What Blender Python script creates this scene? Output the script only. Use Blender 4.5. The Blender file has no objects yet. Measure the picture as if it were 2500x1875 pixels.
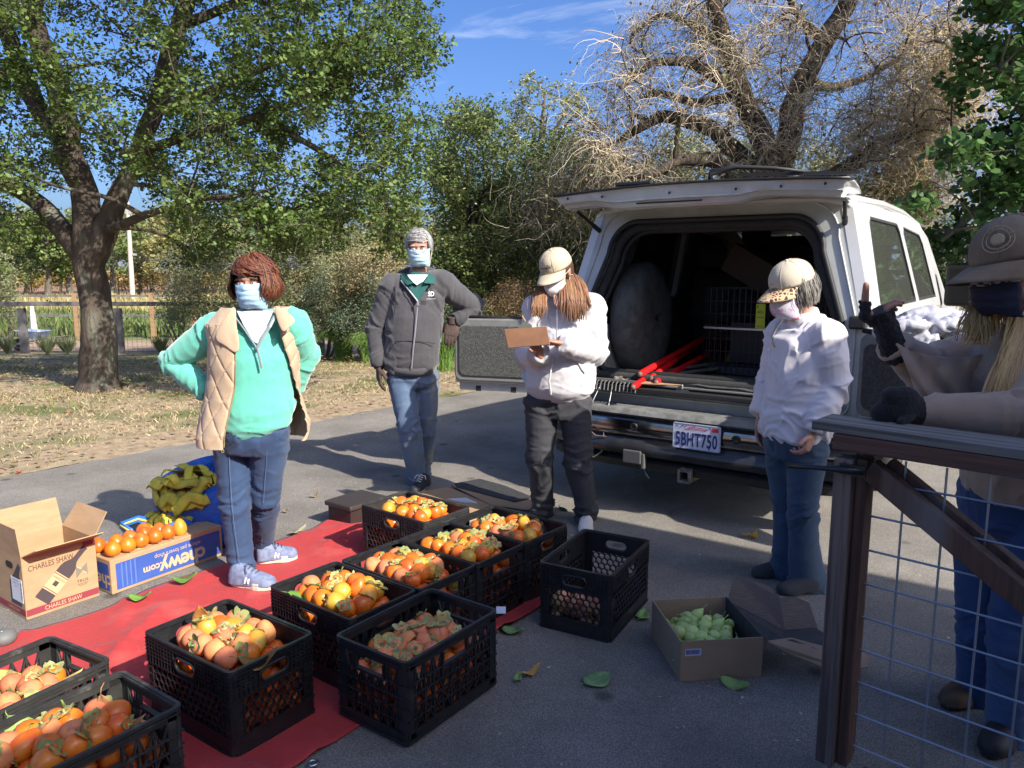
import bpy, bmesh, math, random
import numpy as np
from mathutils import Vector, Matrix
from mathutils.geometry import tessellate_polygon
random.seed(7); RS = np.random.RandomState(11)
sc = bpy.context.scene
R = math.radians
# ---------------------------------------------------------------- camera, sky, sun, exposure
CH, CP, CF = 1.51, R(8.6), 1878.0
cam_d = bpy.data.cameras.new('camera'); cam = bpy.data.objects.new('camera', cam_d)
sc.collection.objects.link(cam); sc.camera = cam
cam.location = (0, 0, CH); cam.rotation_euler = (R(90) - CP, 0, 0)
cam_d.sensor_width = 36; cam_d.lens = CF / 2500 * 36; cam_d.clip_start = .05; cam_d.clip_end = 6000
cam_d.dof.use_dof = False
SUN_EL = R(36.5); SUND = Vector((.727 * math.cos(SUN_EL), -.687 * math.cos(SUN_EL), math.sin(SUN_EL))).normalized()
wd = bpy.data.worlds.new('World'); sc.world = wd; wd.use_nodes = True
nt = wd.node_tree; nt.nodes.clear(); N = nt.nodes.new; L = nt.links.new
wo = N('ShaderNodeOutputWorld'); bg = N('ShaderNodeBackground'); sky = N('ShaderNodeTexSky')
sky.sky_type = 'NISHITA'; sky.sun_disc = False; sky.sun_elevation = SUN_EL
sky.sun_rotation = math.atan2(SUND.x, SUND.y); sky.altitude = 60; sky.air_density = .8; sky.dust_density = 3.6; sky.ozone_density = 6.0
bg.inputs['Strength'].default_value = .115
tc = N('ShaderNodeTexCoord'); mp = N('ShaderNodeMapping'); mp.inputs['Scale'].default_value = (1.6, 3.2, 9); mp.inputs['Rotation'].default_value = (.35, .2, .5)
cl = N('ShaderNodeTexNoise'); cl.inputs['Scale'].default_value = 1.7; cl.inputs['Detail'].default_value = 8; cl.inputs['Roughness'].default_value = .62; cl.inputs['Distortion'].default_value = .5
cr = N('ShaderNodeMapRange'); cr.inputs[1].default_value = .6; cr.inputs[2].default_value = .86; cr.inputs[3].default_value = 0; cr.inputs[4].default_value = .6
mx = N('ShaderNodeMix'); mx.data_type = 'RGBA'; mx.inputs[7].default_value = (5.2, 5.5, 6.0, 1)
hs = N('ShaderNodeHueSaturation'); hs.inputs['Saturation'].default_value = 1.14; hs.inputs['Hue'].default_value = .508; hs.inputs['Value'].default_value = 1.0
L(tc.outputs['Generated'], mp.inputs[0]); L(mp.outputs[0], cl.inputs[0]); L(cl.outputs['Fac'], cr.inputs[0])
L(cr.outputs[0], mx.inputs[0]); L(sky.outputs[0], hs.inputs['Color']); L(hs.outputs[0], mx.inputs[6]); L(mx.outputs[2], bg.inputs[0]); L(bg.outputs[0], wo.inputs[0])
sd = bpy.data.lights.new('sun', 'SUN'); sd.energy = 4.2; sd.angle = R(.53); sd.color = (1, .93, .82)
sun = bpy.data.objects.new('sun', sd); sc.collection.objects.link(sun); sun.location = (6, -6, 12)
sun.rotation_euler = SUND.to_track_quat('Z', 'Y').to_euler()
vs = sc.view_settings; vs.view_transform = 'Standard'; vs.look = 'None'; vs.exposure = 1.08; vs.gamma = 1
cy = sc.cycles if hasattr(sc, 'cycles') else None
sc.render.engine = 'CYCLES'; sc.cycles.max_bounces = 7; sc.cycles.transparent_max_bounces = 12; sc.cycles.use_denoising = True
sc.cycles.diffuse_bounces = 5; sc.cycles.glossy_bounces = 3; sc.cycles.transmission_bounces = 4; sc.cycles.caustics_reflective = False; sc.cycles.caustics_refractive = False
# ---------------------------------------------------------------- geometry of the view: a direction seen through the camera, met with a distance
SX = 2500 / 2212
def ray(x, y):
    u = (x * SX - 1250) / CF; v = (937.5 - y * SX) / CF
    return Vector((u, math.cos(CP) + v * math.sin(CP), -math.sin(CP) + v * math.cos(CP)))
def at(x, y, Y):
    r = ray(x, y); t = Y / r.y
    return Vector((r.x * t, Y, CH + r.z * t))
def gp(x, y, z=0.):
    r = ray(x, y); t = (z - CH) / r.z
    return Vector((r.x * t, r.y * t, z))
# ---------------------------------------------------------------- noise in numpy
def _h(i, j, k, s):
    n = (i * 73856093) ^ (j * 19349663) ^ (k * 83492791) ^ (s * 2654435)
    n = (n ^ (n >> 13)) * 1274126177 & 0x7fffffff
    return ((n ^ (n >> 16)) & 0xffff) / 65535.0
def pn(p, s=0):
    p = np.asarray(p, float); i = np.floor(p).astype(np.int64); f = p - i; f = f * f * (3 - 2 * f); r = 0
    for a in (0, 1):
        for b in (0, 1):
            for c in (0, 1):
                w = (f[..., 0] if a else 1 - f[..., 0]) * (f[..., 1] if b else 1 - f[..., 1]) * (f[..., 2] if c else 1 - f[..., 2])
                r = r + w * _h(i[..., 0] + a, i[..., 1] + b, i[..., 2] + c, s)
    return r * 2 - 1
# ---------------------------------------------------------------- materials
MATS = {}
def mat(name, col, rough=.6, col2=None, scale=8, bump=0, bscale=60, metal=0, spec=.5, trans=0, sheen=0, coat=0, mixlo=.4, mixhi=.6, detail=4, coord='Object', stretch=(1, 1, 1), island=0, alpha=None, objrand=0, bdist=.01, sss=0, col3=None, c3scale=3, c3lo=.55, c3hi=.62):
    if name in MATS: return MATS[name]
    m = bpy.data.materials.new(name); m.use_nodes = True; t = m.node_tree; b = t.nodes['Principled BSDF']
    n = t.nodes.new; l = t.links.new
    c4 = lambda c: (c[0], c[1], c[2], 1)
    b.inputs['Roughness'].default_value = rough; b.inputs['Metallic'].default_value = metal; b.inputs['Specular IOR Level'].default_value = spec
    if sheen: b.inputs['Sheen Weight'].default_value = sheen
    if coat: b.inputs['Coat Weight'].default_value = coat; b.inputs['Coat Roughness'].default_value = .05
    if sss: b.inputs['Subsurface Weight'].default_value = sss; b.inputs['Subsurface Radius'].default_value = (.02, .008, .004); b.inputs['Subsurface Scale'].default_value = .5
    co = n('ShaderNodeTexCoord'); mpp = n('ShaderNodeMapping'); mpp.inputs['Scale'].default_value = stretch; l(co.outputs[coord], mpp.inputs[0])
    src = None
    if col2 is not None:
        nz = n('ShaderNodeTexNoise'); nz.inputs['Scale'].default_value = scale; nz.inputs['Detail'].default_value = detail; nz.inputs['Roughness'].default_value = .6
        l(mpp.outputs[0], nz.inputs['Vector'])
        mr = n('ShaderNodeMapRange'); mr.inputs[1].default_value = mixlo; mr.inputs[2].default_value = mixhi; l(nz.outputs['Fac'], mr.inputs[0])
        fac = mr.outputs[0]
        mi = n('ShaderNodeMix'); mi.data_type = 'RGBA'; mi.inputs[6].default_value = c4(col); mi.inputs[7].default_value = c4(col2); l(fac, mi.inputs[0]); src = mi.outputs[2]
        if col3 is not None:
            n3 = n('ShaderNodeTexNoise'); n3.inputs['Scale'].default_value = c3scale; n3.inputs['Detail'].default_value = 3; l(mpp.outputs[0], n3.inputs['Vector'])
            r3 = n('ShaderNodeMapRange'); r3.inputs[1].default_value = c3lo; r3.inputs[2].default_value = c3hi; l(n3.outputs['Fac'], r3.inputs[0])
            m3 = n('ShaderNodeMix'); m3.data_type = 'RGBA'; m3.inputs[7].default_value = c4(col3); l(r3.outputs[0], m3.inputs[0]); l(src, m3.inputs[6]); src = m3.outputs[2]
    if island or objrand:
        hv = n('ShaderNodeHueSaturation')
        if src is not None: l(src, hv.inputs['Color'])
        else: hv.inputs['Color'].default_value = c4(col)
        if island: g = n('ShaderNodeNewGeometry'); o = g.outputs['Random Per Island']; amt = island
        else: g = n('ShaderNodeObjectInfo'); o = g.outputs['Random']; amt = objrand
        mv = n('ShaderNodeMapRange'); mv.inputs[3].default_value = 1 - amt; mv.inputs[4].default_value = 1 + amt; l(o, mv.inputs[0]); l(mv.outputs[0], hv.inputs['Value'])
        mh = n('ShaderNodeMath'); mh.operation = 'MULTIPLY'; mh.inputs[1].default_value = 7.31; fr = n('ShaderNodeMath'); fr.operation = 'FRACT'; l(o, mh.inputs[0]); l(mh.outputs[0], fr.inputs[0])
        m4 = n('ShaderNodeMapRange'); m4.inputs[3].default_value = .5 - amt * .05; m4.inputs[4].default_value = .5 + amt * .05; l(fr.outputs[0], m4.inputs[0]); l(m4.outputs[0], hv.inputs['Hue'])
        src = hv.outputs[0]
    if src is not None: l(src, b.inputs['Base Color'])
    else: b.inputs['Base Color'].default_value = c4(col)
    if bump:
        bz = n('ShaderNodeTexNoise'); bz.inputs['Scale'].default_value = bscale; bz.inputs['Detail'].default_value = 5; bz.inputs['Roughness'].default_value = .65; l(mpp.outputs[0], bz.inputs['Vector'])
        bp = n('ShaderNodeBump'); bp.inputs['Strength'].default_value = bump; bp.inputs['Distance'].default_value = bdist; l(bz.outputs['Fac'], bp.inputs['Height']); l(bp.outputs[0], b.inputs['Normal'])
    if trans:
        tr = n('ShaderNodeBsdfTranslucent'); ms = n('ShaderNodeMixShader'); ms.inputs[0].default_value = trans
        if src is not None: l(src, tr.inputs[0])
        else: tr.inputs[0].default_value = c4(col)
        l(b.outputs[0], ms.inputs[1]); l(tr.outputs[0], ms.inputs[2]); l(ms.outputs[0], t.nodes['Material Output'].inputs[0])
    MATS[name] = m
    return m
def glassmat(name, tint, refl=.12):
    m = bpy.data.materials.new(name); m.use_nodes = True; t = m.node_tree; t.nodes.clear(); n = t.nodes.new; l = t.links.new
    o = n('ShaderNodeOutputMaterial'); a = n('ShaderNodeBsdfTransparent'); a.inputs[0].default_value = (*tint, 1); g = n('ShaderNodeBsdfGlossy'); g.inputs['Roughness'].default_value = .03; g.inputs[0].default_value = (.9, .95, 1, 1)
    lw = n('ShaderNodeFresnel'); lw.inputs[0].default_value = 1.5; ad = n('ShaderNodeMath'); ad.operation = 'ADD'; ad.inputs[1].default_value = refl - .04
    df = n('ShaderNodeBsdfDiffuse'); df.inputs[0].default_value = (.16, .17, .14, 1); m0 = n('ShaderNodeMixShader'); m0.inputs[0].default_value = .35; l(a.outputs[0], m0.inputs[1]); l(df.outputs[0], m0.inputs[2]); a = m0
    ms = n('ShaderNodeMixShader'); l(lw.outputs[0], ad.inputs[0]); l(ad.outputs[0], ms.inputs[0]); l(a.outputs[0], ms.inputs[1]); l(g.outputs[0], ms.inputs[2]); l(ms.outputs[0], o.inputs[0])
    MATS[name] = m; return m
# ---------------------------------------------------------------- objects
def tag(o, label=None, cat=None, group=None, kind=None):
    if label: o['label'] = label
    if cat: o['category'] = cat
    if group: o['group'] = group
    if kind: o['kind'] = kind
    return o
def empty(name, loc=(0, 0, 0), label=None, cat=None, group=None, rz=0):
    o = bpy.data.objects.new(name, None); sc.collection.objects.link(o); o.location = loc; o.rotation_euler = (0, 0, rz); o.empty_display_size = .1
    return tag(o, label, cat, group)
def link(name, me, m=None, parent=None, loc=None):
    o = bpy.data.objects.new(name, me); sc.collection.objects.link(o)
    if m is not None:
        me.materials.clear()
        for k in (m if isinstance(m, (list, tuple)) else [m]): me.materials.append(k)
    if parent: o.parent = parent
    if loc is not None: o.location = loc
    return o
def upd():
    bpy.context.view_layer.update()
def local(parent):
    "matrix that takes world points into the parent's frame (parents only moved or turned about z)"
    m = Matrix.Identity(4)
    p = parent
    while p is not None:
        m = Matrix.Translation(p.location) @ p.rotation_euler.to_matrix().to_4x4() @ m if p.parent is None else (Matrix.Translation(p.location) @ p.rotation_euler.to_matrix().to_4x4()) @ m
        p = p.parent
    return m.inverted()
class MB:
    def __init__(s): s.v = []; s.f = []; s.mi = []; s.cur = 0
    def add(s, vs, fs, M=None):
        b = len(s.v)
        if M is not None: vs = [M @ Vector(v) for v in vs]
        s.v += [tuple(v) for v in vs]; s.f += [tuple(i + b for i in f) for f in fs]; s.mi += [s.cur] * len(fs)
        return s
    def box(s, c, d, M=None, taper=1):
        x, y, z = c; a, b, h = d[0] / 2, d[1] / 2, d[2] / 2
        vs = [(x + i * a * (taper if k > 0 else 1), y + j * b * (taper if k > 0 else 1), z + k * h) for k in (-1, 1) for j in (-1, 1) for i in (-1, 1)]
        return s.add(vs, [(0, 2, 3, 1), (4, 5, 7, 6), (0, 1, 5, 4), (2, 6, 7, 3), (0, 4, 6, 2), (1, 3, 7, 5)], M)
    def beam(s, a, b, w, h, up=(0, 0, 1)):
        a = Vector(a); b = Vector(b); d = (b - a); l = d.length
        if l < 1e-6: return s
        d /= l; u = Vector(up); sd_ = d.cross(u)
        if sd_.length < 1e-3: sd_ = d.cross(Vector((1, 0, 0)))
        sd_.normalize(); u = sd_.cross(d)
        M = Matrix((sd_, d, u)).transposed().to_4x4(); M.translation = (a + b) / 2
        return s.box((0, 0, 0), (w, l, h), M)
    def tube(s, pts, r, n=8, cap=True, ax=None, ry=None):
        pts = [Vector(p) for p in pts]; m = len(pts)
        rr = r if isinstance(r, (list, tuple)) else [r] * m
        r2 = ry if isinstance(ry, (list, tuple)) else ([ry] * m if ry is not None else rr)
        base = len(s.v); prev = None; vs = []
        for i, p in enumerate(pts):
            d = (pts[min(i + 1, m - 1)] - pts[max(i - 1, 0)])
            if d.length < 1e-9: d = Vector((0, 0, 1))
            d.normalize()
            if ax is not None:
                a = Vector(ax[i] if isinstance(ax, list) else ax); a = a - d * a.dot(d)
            elif prev is None: a = d.cross(Vector((0, 0, 1))) if abs(d.z) < .95 else d.cross(Vector((0, 1, 0)))
            else: a = prev - d * prev.dot(d)
            if a.length < 1e-6: a = d.orthogonal()
            a.normalize(); b = d.cross(a); prev = a
            for k in range(n):
                t = 2 * math.pi * k / n
                vs.append(p + a * (rr[i] * math.cos(t)) + b * (r2[i] * math.sin(t)))
        fs = [(i * n + k, i * n + (k + 1) % n, (i + 1) * n + (k + 1) % n, (i + 1) * n + k) for i in range(m - 1) for k in range(n)]
        if cap: fs += [tuple(range(n - 1, -1, -1)), tuple((m - 1) * n + k for k in range(n))]
        return s.add(vs, fs)
    def ball(s, c, r, M=None, n=12, m=8):
        rx, ry, rz = (r, r, r) if isinstance(r, (int, float)) else r
        vs = [(c[0], c[1], c[2] - rz)]
        for i in range(1, m):
            t = -math.pi / 2 + math.pi * i / m
            for k in range(n):
                p = 2 * math.pi * k / n; vs.append((c[0] + rx * math.cos(t) * math.cos(p), c[1] + ry * math.cos(t) * math.sin(p), c[2] + rz * math.sin(t)))
        vs.append((c[0], c[1], c[2] + rz)); e = len(vs) - 1
        fs = [(0, 1 + (k + 1) % n, 1 + k) for k in range(n)] + [(e, 1 + (m - 2) * n + k, 1 + (m - 2) * n + (k + 1) % n) for k in range(n)]
        fs += [(1 + i * n + k, 1 + i * n + (k + 1) % n, 1 + (i + 1) * n + (k + 1) % n, 1 + (i + 1) * n + k) for i in range(m - 2) for k in range(n)]
        return s.add(vs, fs, M)
    def lathe(s, prof, n=16, M=None, sq=None):
        vs = []; m = len(prof)
        for r, z in prof:
            for k in range(n):
                t = 2 * math.pi * k / n; q = 1 + (sq * math.cos(4 * t) if sq else 0)
                vs.append((r * q * math.cos(t), r * q * math.sin(t), z))
        fs = [(i * n + k, i * n + (k + 1) % n, (i + 1) * n + (k + 1) % n, (i + 1) * n + k) for i in range(m - 1) for k in range(n)]
        fs += [tuple(range(n - 1, -1, -1)), tuple((m - 1) * n + k for k in range(n))]
        return s.add(vs, fs, M)
    def prism(s, poly, h0, h1, M=None):
        "poly in xy, extruded h0..h1 along z"
        n = len(poly); vs = [(x, y, h0) for x, y in poly] + [(x, y, h1) for x, y in poly]
        fs = [tuple(range(n - 1, -1, -1)), tuple(range(n, 2 * n))] + [(i, (i + 1) % n, n + (i + 1) % n, n + i) for i in range(n)]
        return s.add(vs, fs, M)
    def holed(s, outer, holes, h0, h1, M=None, walls=True):
        loops = [outer] + holes
        tri = tessellate_polygon([[Vector((x, y, 0)) for x, y in lp] for lp in loops])
        flat = [p for lp in loops for p in lp]; n = len(flat)
        vs = [(x, y, h0) for x, y in flat] + [(x, y, h1) for x, y in flat]
        fs = []
        for t in tri:
            a, b, c = [Vector((flat[i][0], flat[i][1])) for i in t]
            cr_ = (b - a).cross(c - a) if False else (b.x - a.x) * (c.y - a.y) - (b.y - a.y) * (c.x - a.x)
            t = tuple(t) if cr_ > 0 else tuple(reversed(t))
            fs += [tuple(i + n for i in t), tuple(reversed(t))]
        if walls:
            b = 0
            for lp in loops:
                m = len(lp); fs += [(b + i, b + (i + 1) % m, n + b + (i + 1) % m, n + b + i) for i in range(m)]; b += m
        return s.add(vs, fs, M)
    def grid(s, P, closed=False):
        "P[i][j] points"
        a = len(P); b = len(P[0]); vs = [p for r_ in P for p in r_]
        fs = [(i * b + j, i * b + (j + 1) % b, (i + 1) * b + (j + 1) % b, (i + 1) * b + j) for i in range(a - 1) for j in range(b if closed else b - 1)]
        return s.add(vs, fs)
    def mesh(s, name='mesh', smooth=False, angle=None):
        me = bpy.data.meshes.new(name); me.from_pydata(s.v, [], s.f); me.update()
        if len(set(s.mi)) > 1: me.polygons.foreach_set('material_index', s.mi)
        if smooth or angle: me.polygons.foreach_set('use_smooth', [True] * len(me.polygons))
        if angle: me.set_sharp_from_angle(angle=R(angle))
        return me
    def obj(s, name, m, parent=None, smooth=False, angle=None, world=False, bevel=0, solid=0, subsurf=0):
        if world and parent is not None:
            Mi = local(parent); s.v = [tuple(Mi @ Vector(v)) for v in s.v]
        o = link(name, s.mesh(name, smooth, angle), m, parent)
        if solid: q = o.modifiers.new('s', 'SOLIDIFY'); q.thickness = solid; q.offset = 0
        if subsurf: q = o.modifiers.new('u', 'SUBSURF'); q.levels = q.render_levels = subsurf
        if bevel: q = o.modifiers.new('b', 'BEVEL'); q.width = bevel; q.segments = 2; q.limit_method = 'ANGLE'; q.angle_limit = R(40)
        return o
def fix_normals(me):
    bm = bmesh.new(); bm.from_mesh(me); bmesh.ops.recalc_face_normals(bm, faces=bm.faces); bm.to_mesh(me); bm.free()
def rrect(w, h, r, n=5, cx=0, cy=0):
    o = []
    for (sx_, sy_, a0) in ((1, 1, 0), (-1, 1, 90), (-1, -1, 180), (1, -1, 270)):
        for i in range(n + 1):
            a = R(a0 + 90 * i / n); o.append((cx + sx_ * (w / 2 - r) + r * math.cos(a), cy + sy_ * (h / 2 - r) + r * math.sin(a)))
    return o
def raw(name, v, f, m, parent=None, smooth=False):
    me = bpy.data.meshes.new(name); v = np.asarray(v, np.float32); f = np.asarray(f, np.int32); k = f.shape[1]
    me.vertices.add(len(v)); me.vertices.foreach_set('co', v.ravel()); me.loops.add(f.size); me.loops.foreach_set('vertex_index', f.ravel())
    me.polygons.add(len(f)); me.polygons.foreach_set('loop_start', np.arange(0, f.size, k, dtype=np.int32)); me.update(calc_edges=True)
    if smooth: me.polygons.foreach_set('use_smooth', np.ones(len(f), bool))
    return link(name, me, m, parent)
def text(s, size, m, parent, M, name='lettering', bold=0, spacing=1., xs=1., shear=0, align='CENTER', ext=.0):
    cu = bpy.data.curves.new(name, 'FONT'); cu.body = s; cu.size = size; cu.align_x = align; cu.align_y = 'CENTER'; cu.offset = bold; cu.space_character = spacing; cu.shear = shear; cu.extrude = ext; cu.resolution_u = 3
    t = bpy.data.objects.new('tmp', cu); sc.collection.objects.link(t); upd()
    me = bpy.data.meshes.new_from_object(t); bpy.data.objects.remove(t)
    MM = M @ Matrix.Diagonal((xs, 1, 1, 1))
    if parent is not None: MM = local(parent) @ MM
    me.transform(MM); o = link(name, me, m, parent); return o
def frame(o, x, z=(0, 0, 1)):
    "matrix with local x along x, local y along up-ish z, local z = outward normal"
    x = Vector(x).normalized(); n = x.cross(Vector(z)).normalized(); y = n.cross(x)
    M = Matrix((x, y, n)).transposed().to_4x4(); M.translation = Vector(o); return M
def copytree(o, parent=None):
    c = o.copy(); sc.collection.objects.link(c); c.parent = parent
    for ch in list(o.children): copytree(ch, c)
    return c
# ================================================================ THE GROUND
def gz(x, y):
    return -.06 * min(max(y - 11.5, 0), 10) if y < 400 else -.6
def sheet(name, poly, m, z, step=None, kind='structure', noise=0, thick=0):
    "flat patch clipped to a polygon, following gz; points every step along a grid"
    b = MB()
    bm = bmesh.new(); vs = [bm.verts.new((x, y, 0)) for x, y in poly]; bm.faces.new(vs)
    if step:
        xs = [p[0] for p in poly]; ys = [p[1] for p in poly]
        for c in np.arange(min(ys) + step, max(ys), step):
            bmesh.ops.bisect_plane(bm, geom=bm.verts[:] + bm.edges[:] + bm.faces[:], plane_co=(0, c, 0), plane_no=(0, 1, 0))
        for c in np.arange(min(xs) + step, max(xs), step):
            bmesh.ops.bisect_plane(bm, geom=bm.verts[:] + bm.edges[:] + bm.faces[:], plane_co=(c, 0, 0), plane_no=(1, 0, 0))
    for v in bm.verts: v.co.z = gz(v.co.x, v.co.y) + z
    if noise:
        co = np.array([v.co[:] for v in bm.verts]); d = pn(co * (3, 3, 1), 5) * noise + pn(co * (9, 9, 1), 6) * noise * .4
        for v, q in zip(bm.verts, d): v.co.z += max(q, -.003)
    bmesh.ops.recalc_face_normals(bm, faces=bm.faces)
    me = bpy.data.meshes.new(name); bm.to_mesh(me); bm.free()
    if me.polygons[0].normal.z < 0: me.flip_normals()
    me.polygons.foreach_set('use_smooth', [True] * len(me.polygons))
    return tag(link(name, me, m), kind=kind)
earth = mat('earth', (.23, .175, .1), .95, (.37, .29, .165), 2.2, bump=.6, bscale=14, bdist=.03, coord='Object', col3=(.13, .15, .055), c3scale=.55, c3lo=.52, c3hi=.64, mixlo=.35, mixhi=.65)
b = MB(); P = []
ys = [-30, -8, 0, 4, 8, 11.5, 13, 15, 17, 19, 21.5, 30, 50, 100, 300, 1000, 3000]; xs = [-2500, -600, -150, -50, -20, -8, 0, 8, 20, 50, 150, 600, 2500]
b.grid([[(x, y, gz(x, y) - (.012 if y < 60 else .012)) for x in xs] for y in ys]); o = b.obj('ground', earth); tag(o, kind='structure')
# asphalt drive: dark seal-coated surface with grit, scuffs and a few patches
def asphalt_mat():
    m = mat('asphalt', (.135, .122, .106), .9, (.33, .305, .265), 190, bump=1.0, bscale=260, bdist=.006, mixlo=.38, mixhi=.66, detail=3)
    t = m.node_tree; n = t.nodes.new; l = t.links.new; bs = t.nodes['Principled BSDF']; src = bs.inputs['Base Color'].links[0].from_socket
    co = n('ShaderNodeTexCoord'); a = n('ShaderNodeTexNoise'); a.inputs['Scale'].default_value = 1.3; a.inputs['Detail'].default_value = 7; a.inputs['Roughness'].default_value = .7; l(co.outputs['Object'], a.inputs[0])
    r = n('ShaderNodeMapRange'); r.inputs[1].default_value = .3; r.inputs[2].default_value = .72; r.inputs[3].default_value = .64; r.inputs[4].default_value = 1.28; l(a.outputs['Fac'], r.inputs[0])
    v = n('ShaderNodeHueSaturation'); l(r.outputs[0], v.inputs['Value']); l(src, v.inputs['Color'])
    w = n('ShaderNodeTexVoronoi'); w.inputs['Scale'].default_value = 46; l(co.outputs['Object'], w.inputs['Vector']); wr = n('ShaderNodeMapRange'); wr.inputs[1].default_value = .06; wr.inputs[2].default_value = .045; l(w.outputs['Distance'], wr.inputs[0])
    w2 = n('ShaderNodeTexNoise'); w2.inputs['Scale'].default_value = 9; l(co.outputs['Object'], w2.inputs[0]); g = n('ShaderNodeMapRange'); g.inputs[1].default_value = .56; g.inputs[2].default_value = .64; l(w2.outputs['Fac'], g.inputs[0])
    mu = n('ShaderNodeMath'); mu.operation = 'MULTIPLY'; l(wr.outputs[0], mu.inputs[0]); l(g.outputs[0], mu.inputs[1])
    x = n('ShaderNodeMix'); x.data_type = 'RGBA'; x.inputs[7].default_value = (.5, .49, .46, 1); l(mu.outputs[0], x.inputs[0]); l(v.outputs[0], x.inputs[6])
    # dark drips
    d = n('ShaderNodeTexVoronoi'); d.inputs['Scale'].default_value = 2.3; l(co.outputs['Object'], d.inputs['Vector']); dr = n('ShaderNodeMapRange'); dr.inputs[1].default_value = .05; dr.inputs[2].default_value = .11; dr.inputs[3].default_value = .45; dr.inputs[4].default_value = 1; l(d.outputs['Distance'], dr.inputs[0])
    y = n('ShaderNodeHueSaturation'); l(x.outputs[2], y.inputs['Color']); l(dr.outputs[0], y.inputs['Value']); l(y.outputs[0], bs.inputs['Base Color']); return m
edge = [(-11, -4.5), (-6.2, 2.35), (-4.9, 3.9), (-3.7, 5.4), (-2.9, 6.4), (-2.08, 7.3), (-1.3, 8.3), (-.5, 9.25), (.9, 10.9), (2.4, 12.8), (6.5, 17.5)]
e2 = []
for (a, b_) in zip(edge[:-1], edge[1:]):
    for k in range(10):
        t = k / 10; q = (RS.rand(2) - .5) * .05; e2.append((a[0] + (b_[0] - a[0]) * t + q[0], a[1] + (b_[1] - a[1]) * t + q[1]))
drive = [(14, -9)] + [(15, 4), (9.5, 9.0), (9, 17.5)] + e2[::-1] + [(-11, -9)]
sheet('asphalt_driveway', drive[::-1], asphalt_mat(), .004, step=1.2)
# lawn turf, dirt lane, crop, tall yellow grass, country road, vineyard soil
straw = mat('straw_ground', (.42, .33, .20), .95, (.27, .21, .125), 5, bump=1, bscale=34, bdist=.03, mixlo=.36, mixhi=.6, stretch=(1, 1, 1), col3=(.13, .15, .045), c3scale=.8, c3lo=.5, c3hi=.62)
lawn = [p for p in e2 if p[0] > -12] + [(3, 16), (-30, 16.4), (-30, -4)]
sheet('dry_lawn', lawn, straw, -.004, step=.9, noise=.02)
sheet('dirt_verge', [(x - .52, y + .42) for x, y in e2][::-1] + [(x + .1, y - .08) for x, y in e2], mat('dirt', (.38, .29, .18), .95, (.26, .19, .12), 9, bump=.8, bscale=40, bdist=.02), .002, step=1.5)
sheet('dirt_lane', [(-40, 16.9), (-2, 16.9), (-2, 22.4), (-40, 22.6)], mat('lane', (.36, .26, .165), .95, (.27, .19, .12), 3, bump=.5, bscale=20), .004, step=1)
sheet('crop_field', [(-60, 22.6), (0, 22.4), (2, 34), (-70, 34)], mat('crop', (.12, .16, .05), .95, (.2, .2, .07), 2.5, bump=1, bscale=9, bdist=.1), .006)
sheet('meadow', [(-90, 34), (6, 34), (6, 50), (-110, 50)], mat('meadow', (.34, .28, .11), .95, (.27, .23, .09), 1.2, bump=1, bscale=5, bdist=.2), .005)
sheet('country_road', [(-160, 54.5), (10, 50.5), (60, 50.5), (60, 54), (10, 54), (-160, 58.5)], mat('farroad', (.2, .2, .21), .9), .012)
sheet('vineyard_soil', [(-160, 59), (60, 54.5), (60, 120), (-160, 120)], mat('vsoil', (.33, .2, .115), .95, (.26, .16, .09), .5), .01)
# hills on the horizon
def hills(name, y0, hs_, x0, x1, seed, m):
    n = 90; P0 = []; P1 = []; P2 = []
    for i in range(n):
        x = x0 + (x1 - x0) * i / (n - 1); h = hs_ * (.55 + .45 * pn(np.array([x / 700., seed, 0.]), seed) + .2 * pn(np.array([x / 190., seed, 3.]), seed))
        P0.append((x, y0, -5)); P1.append((x, y0 + 250, h * .6)); P2.append((x, y0 + 500, h))
    P3 = [(p[0], p[1] + 700, -5) for p in P2]
    tag(MB().grid([P0, P1, P2, P3]).obj(name, m, smooth=True), kind='structure')
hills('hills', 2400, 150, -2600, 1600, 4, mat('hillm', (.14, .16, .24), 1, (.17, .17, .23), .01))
# ---- loose straw, turf blades, litter of leaves: nobody could count them
def blades(name, n, area, hfun, m, w=.004, seed=1, lean=.6, zoff=-.01, dens=None):
    r = np.random.RandomState(seed); V_ = []; xs_ = r.uniform(area[0], area[1], n); ys_ = r.uniform(area[2], area[3], n)
    keep = np.array([dens(x, y) > r.rand() for x, y in zip(xs_, ys_)]) if dens else np.ones(n, bool)
    xs_ = xs_[keep]; ys_ = ys_[keep]; n = len(xs_)
    h = np.array([hfun(x, y) for x, y in zip(xs_, ys_)]) * r.uniform(.5, 1.25, n); a = r.uniform(0, 6.283, n); ln = r.uniform(.1, 1, n) * lean * h; q = r.uniform(0, 6.283, n)
    z0 = np.array([gz(x, y) for x, y in zip(xs_, ys_)]) + zoff; W = w * r.uniform(.6, 1.4, n)
    dx, dy = np.cos(a) * W, np.sin(a) * W; lx, ly = np.cos(q) * ln, np.sin(q) * ln
    v = np.stack([np.stack([xs_ - dx, ys_ - dy, z0], 1), np.stack([xs_ + dx, ys_ + dy, z0], 1), np.stack([xs_ + dx * .7 + lx * .4, ys_ + dy * .7 + ly * .4, z0 + h * .6], 1), np.stack([xs_ - dx * .1 + lx, ys_ + ly, z0 + h * .97], 1)], 1).reshape(-1, 3)
    f = np.arange(4 * n).reshape(-1, 4)
    return tag(raw(name, v, f, m), kind='stuff')
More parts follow.
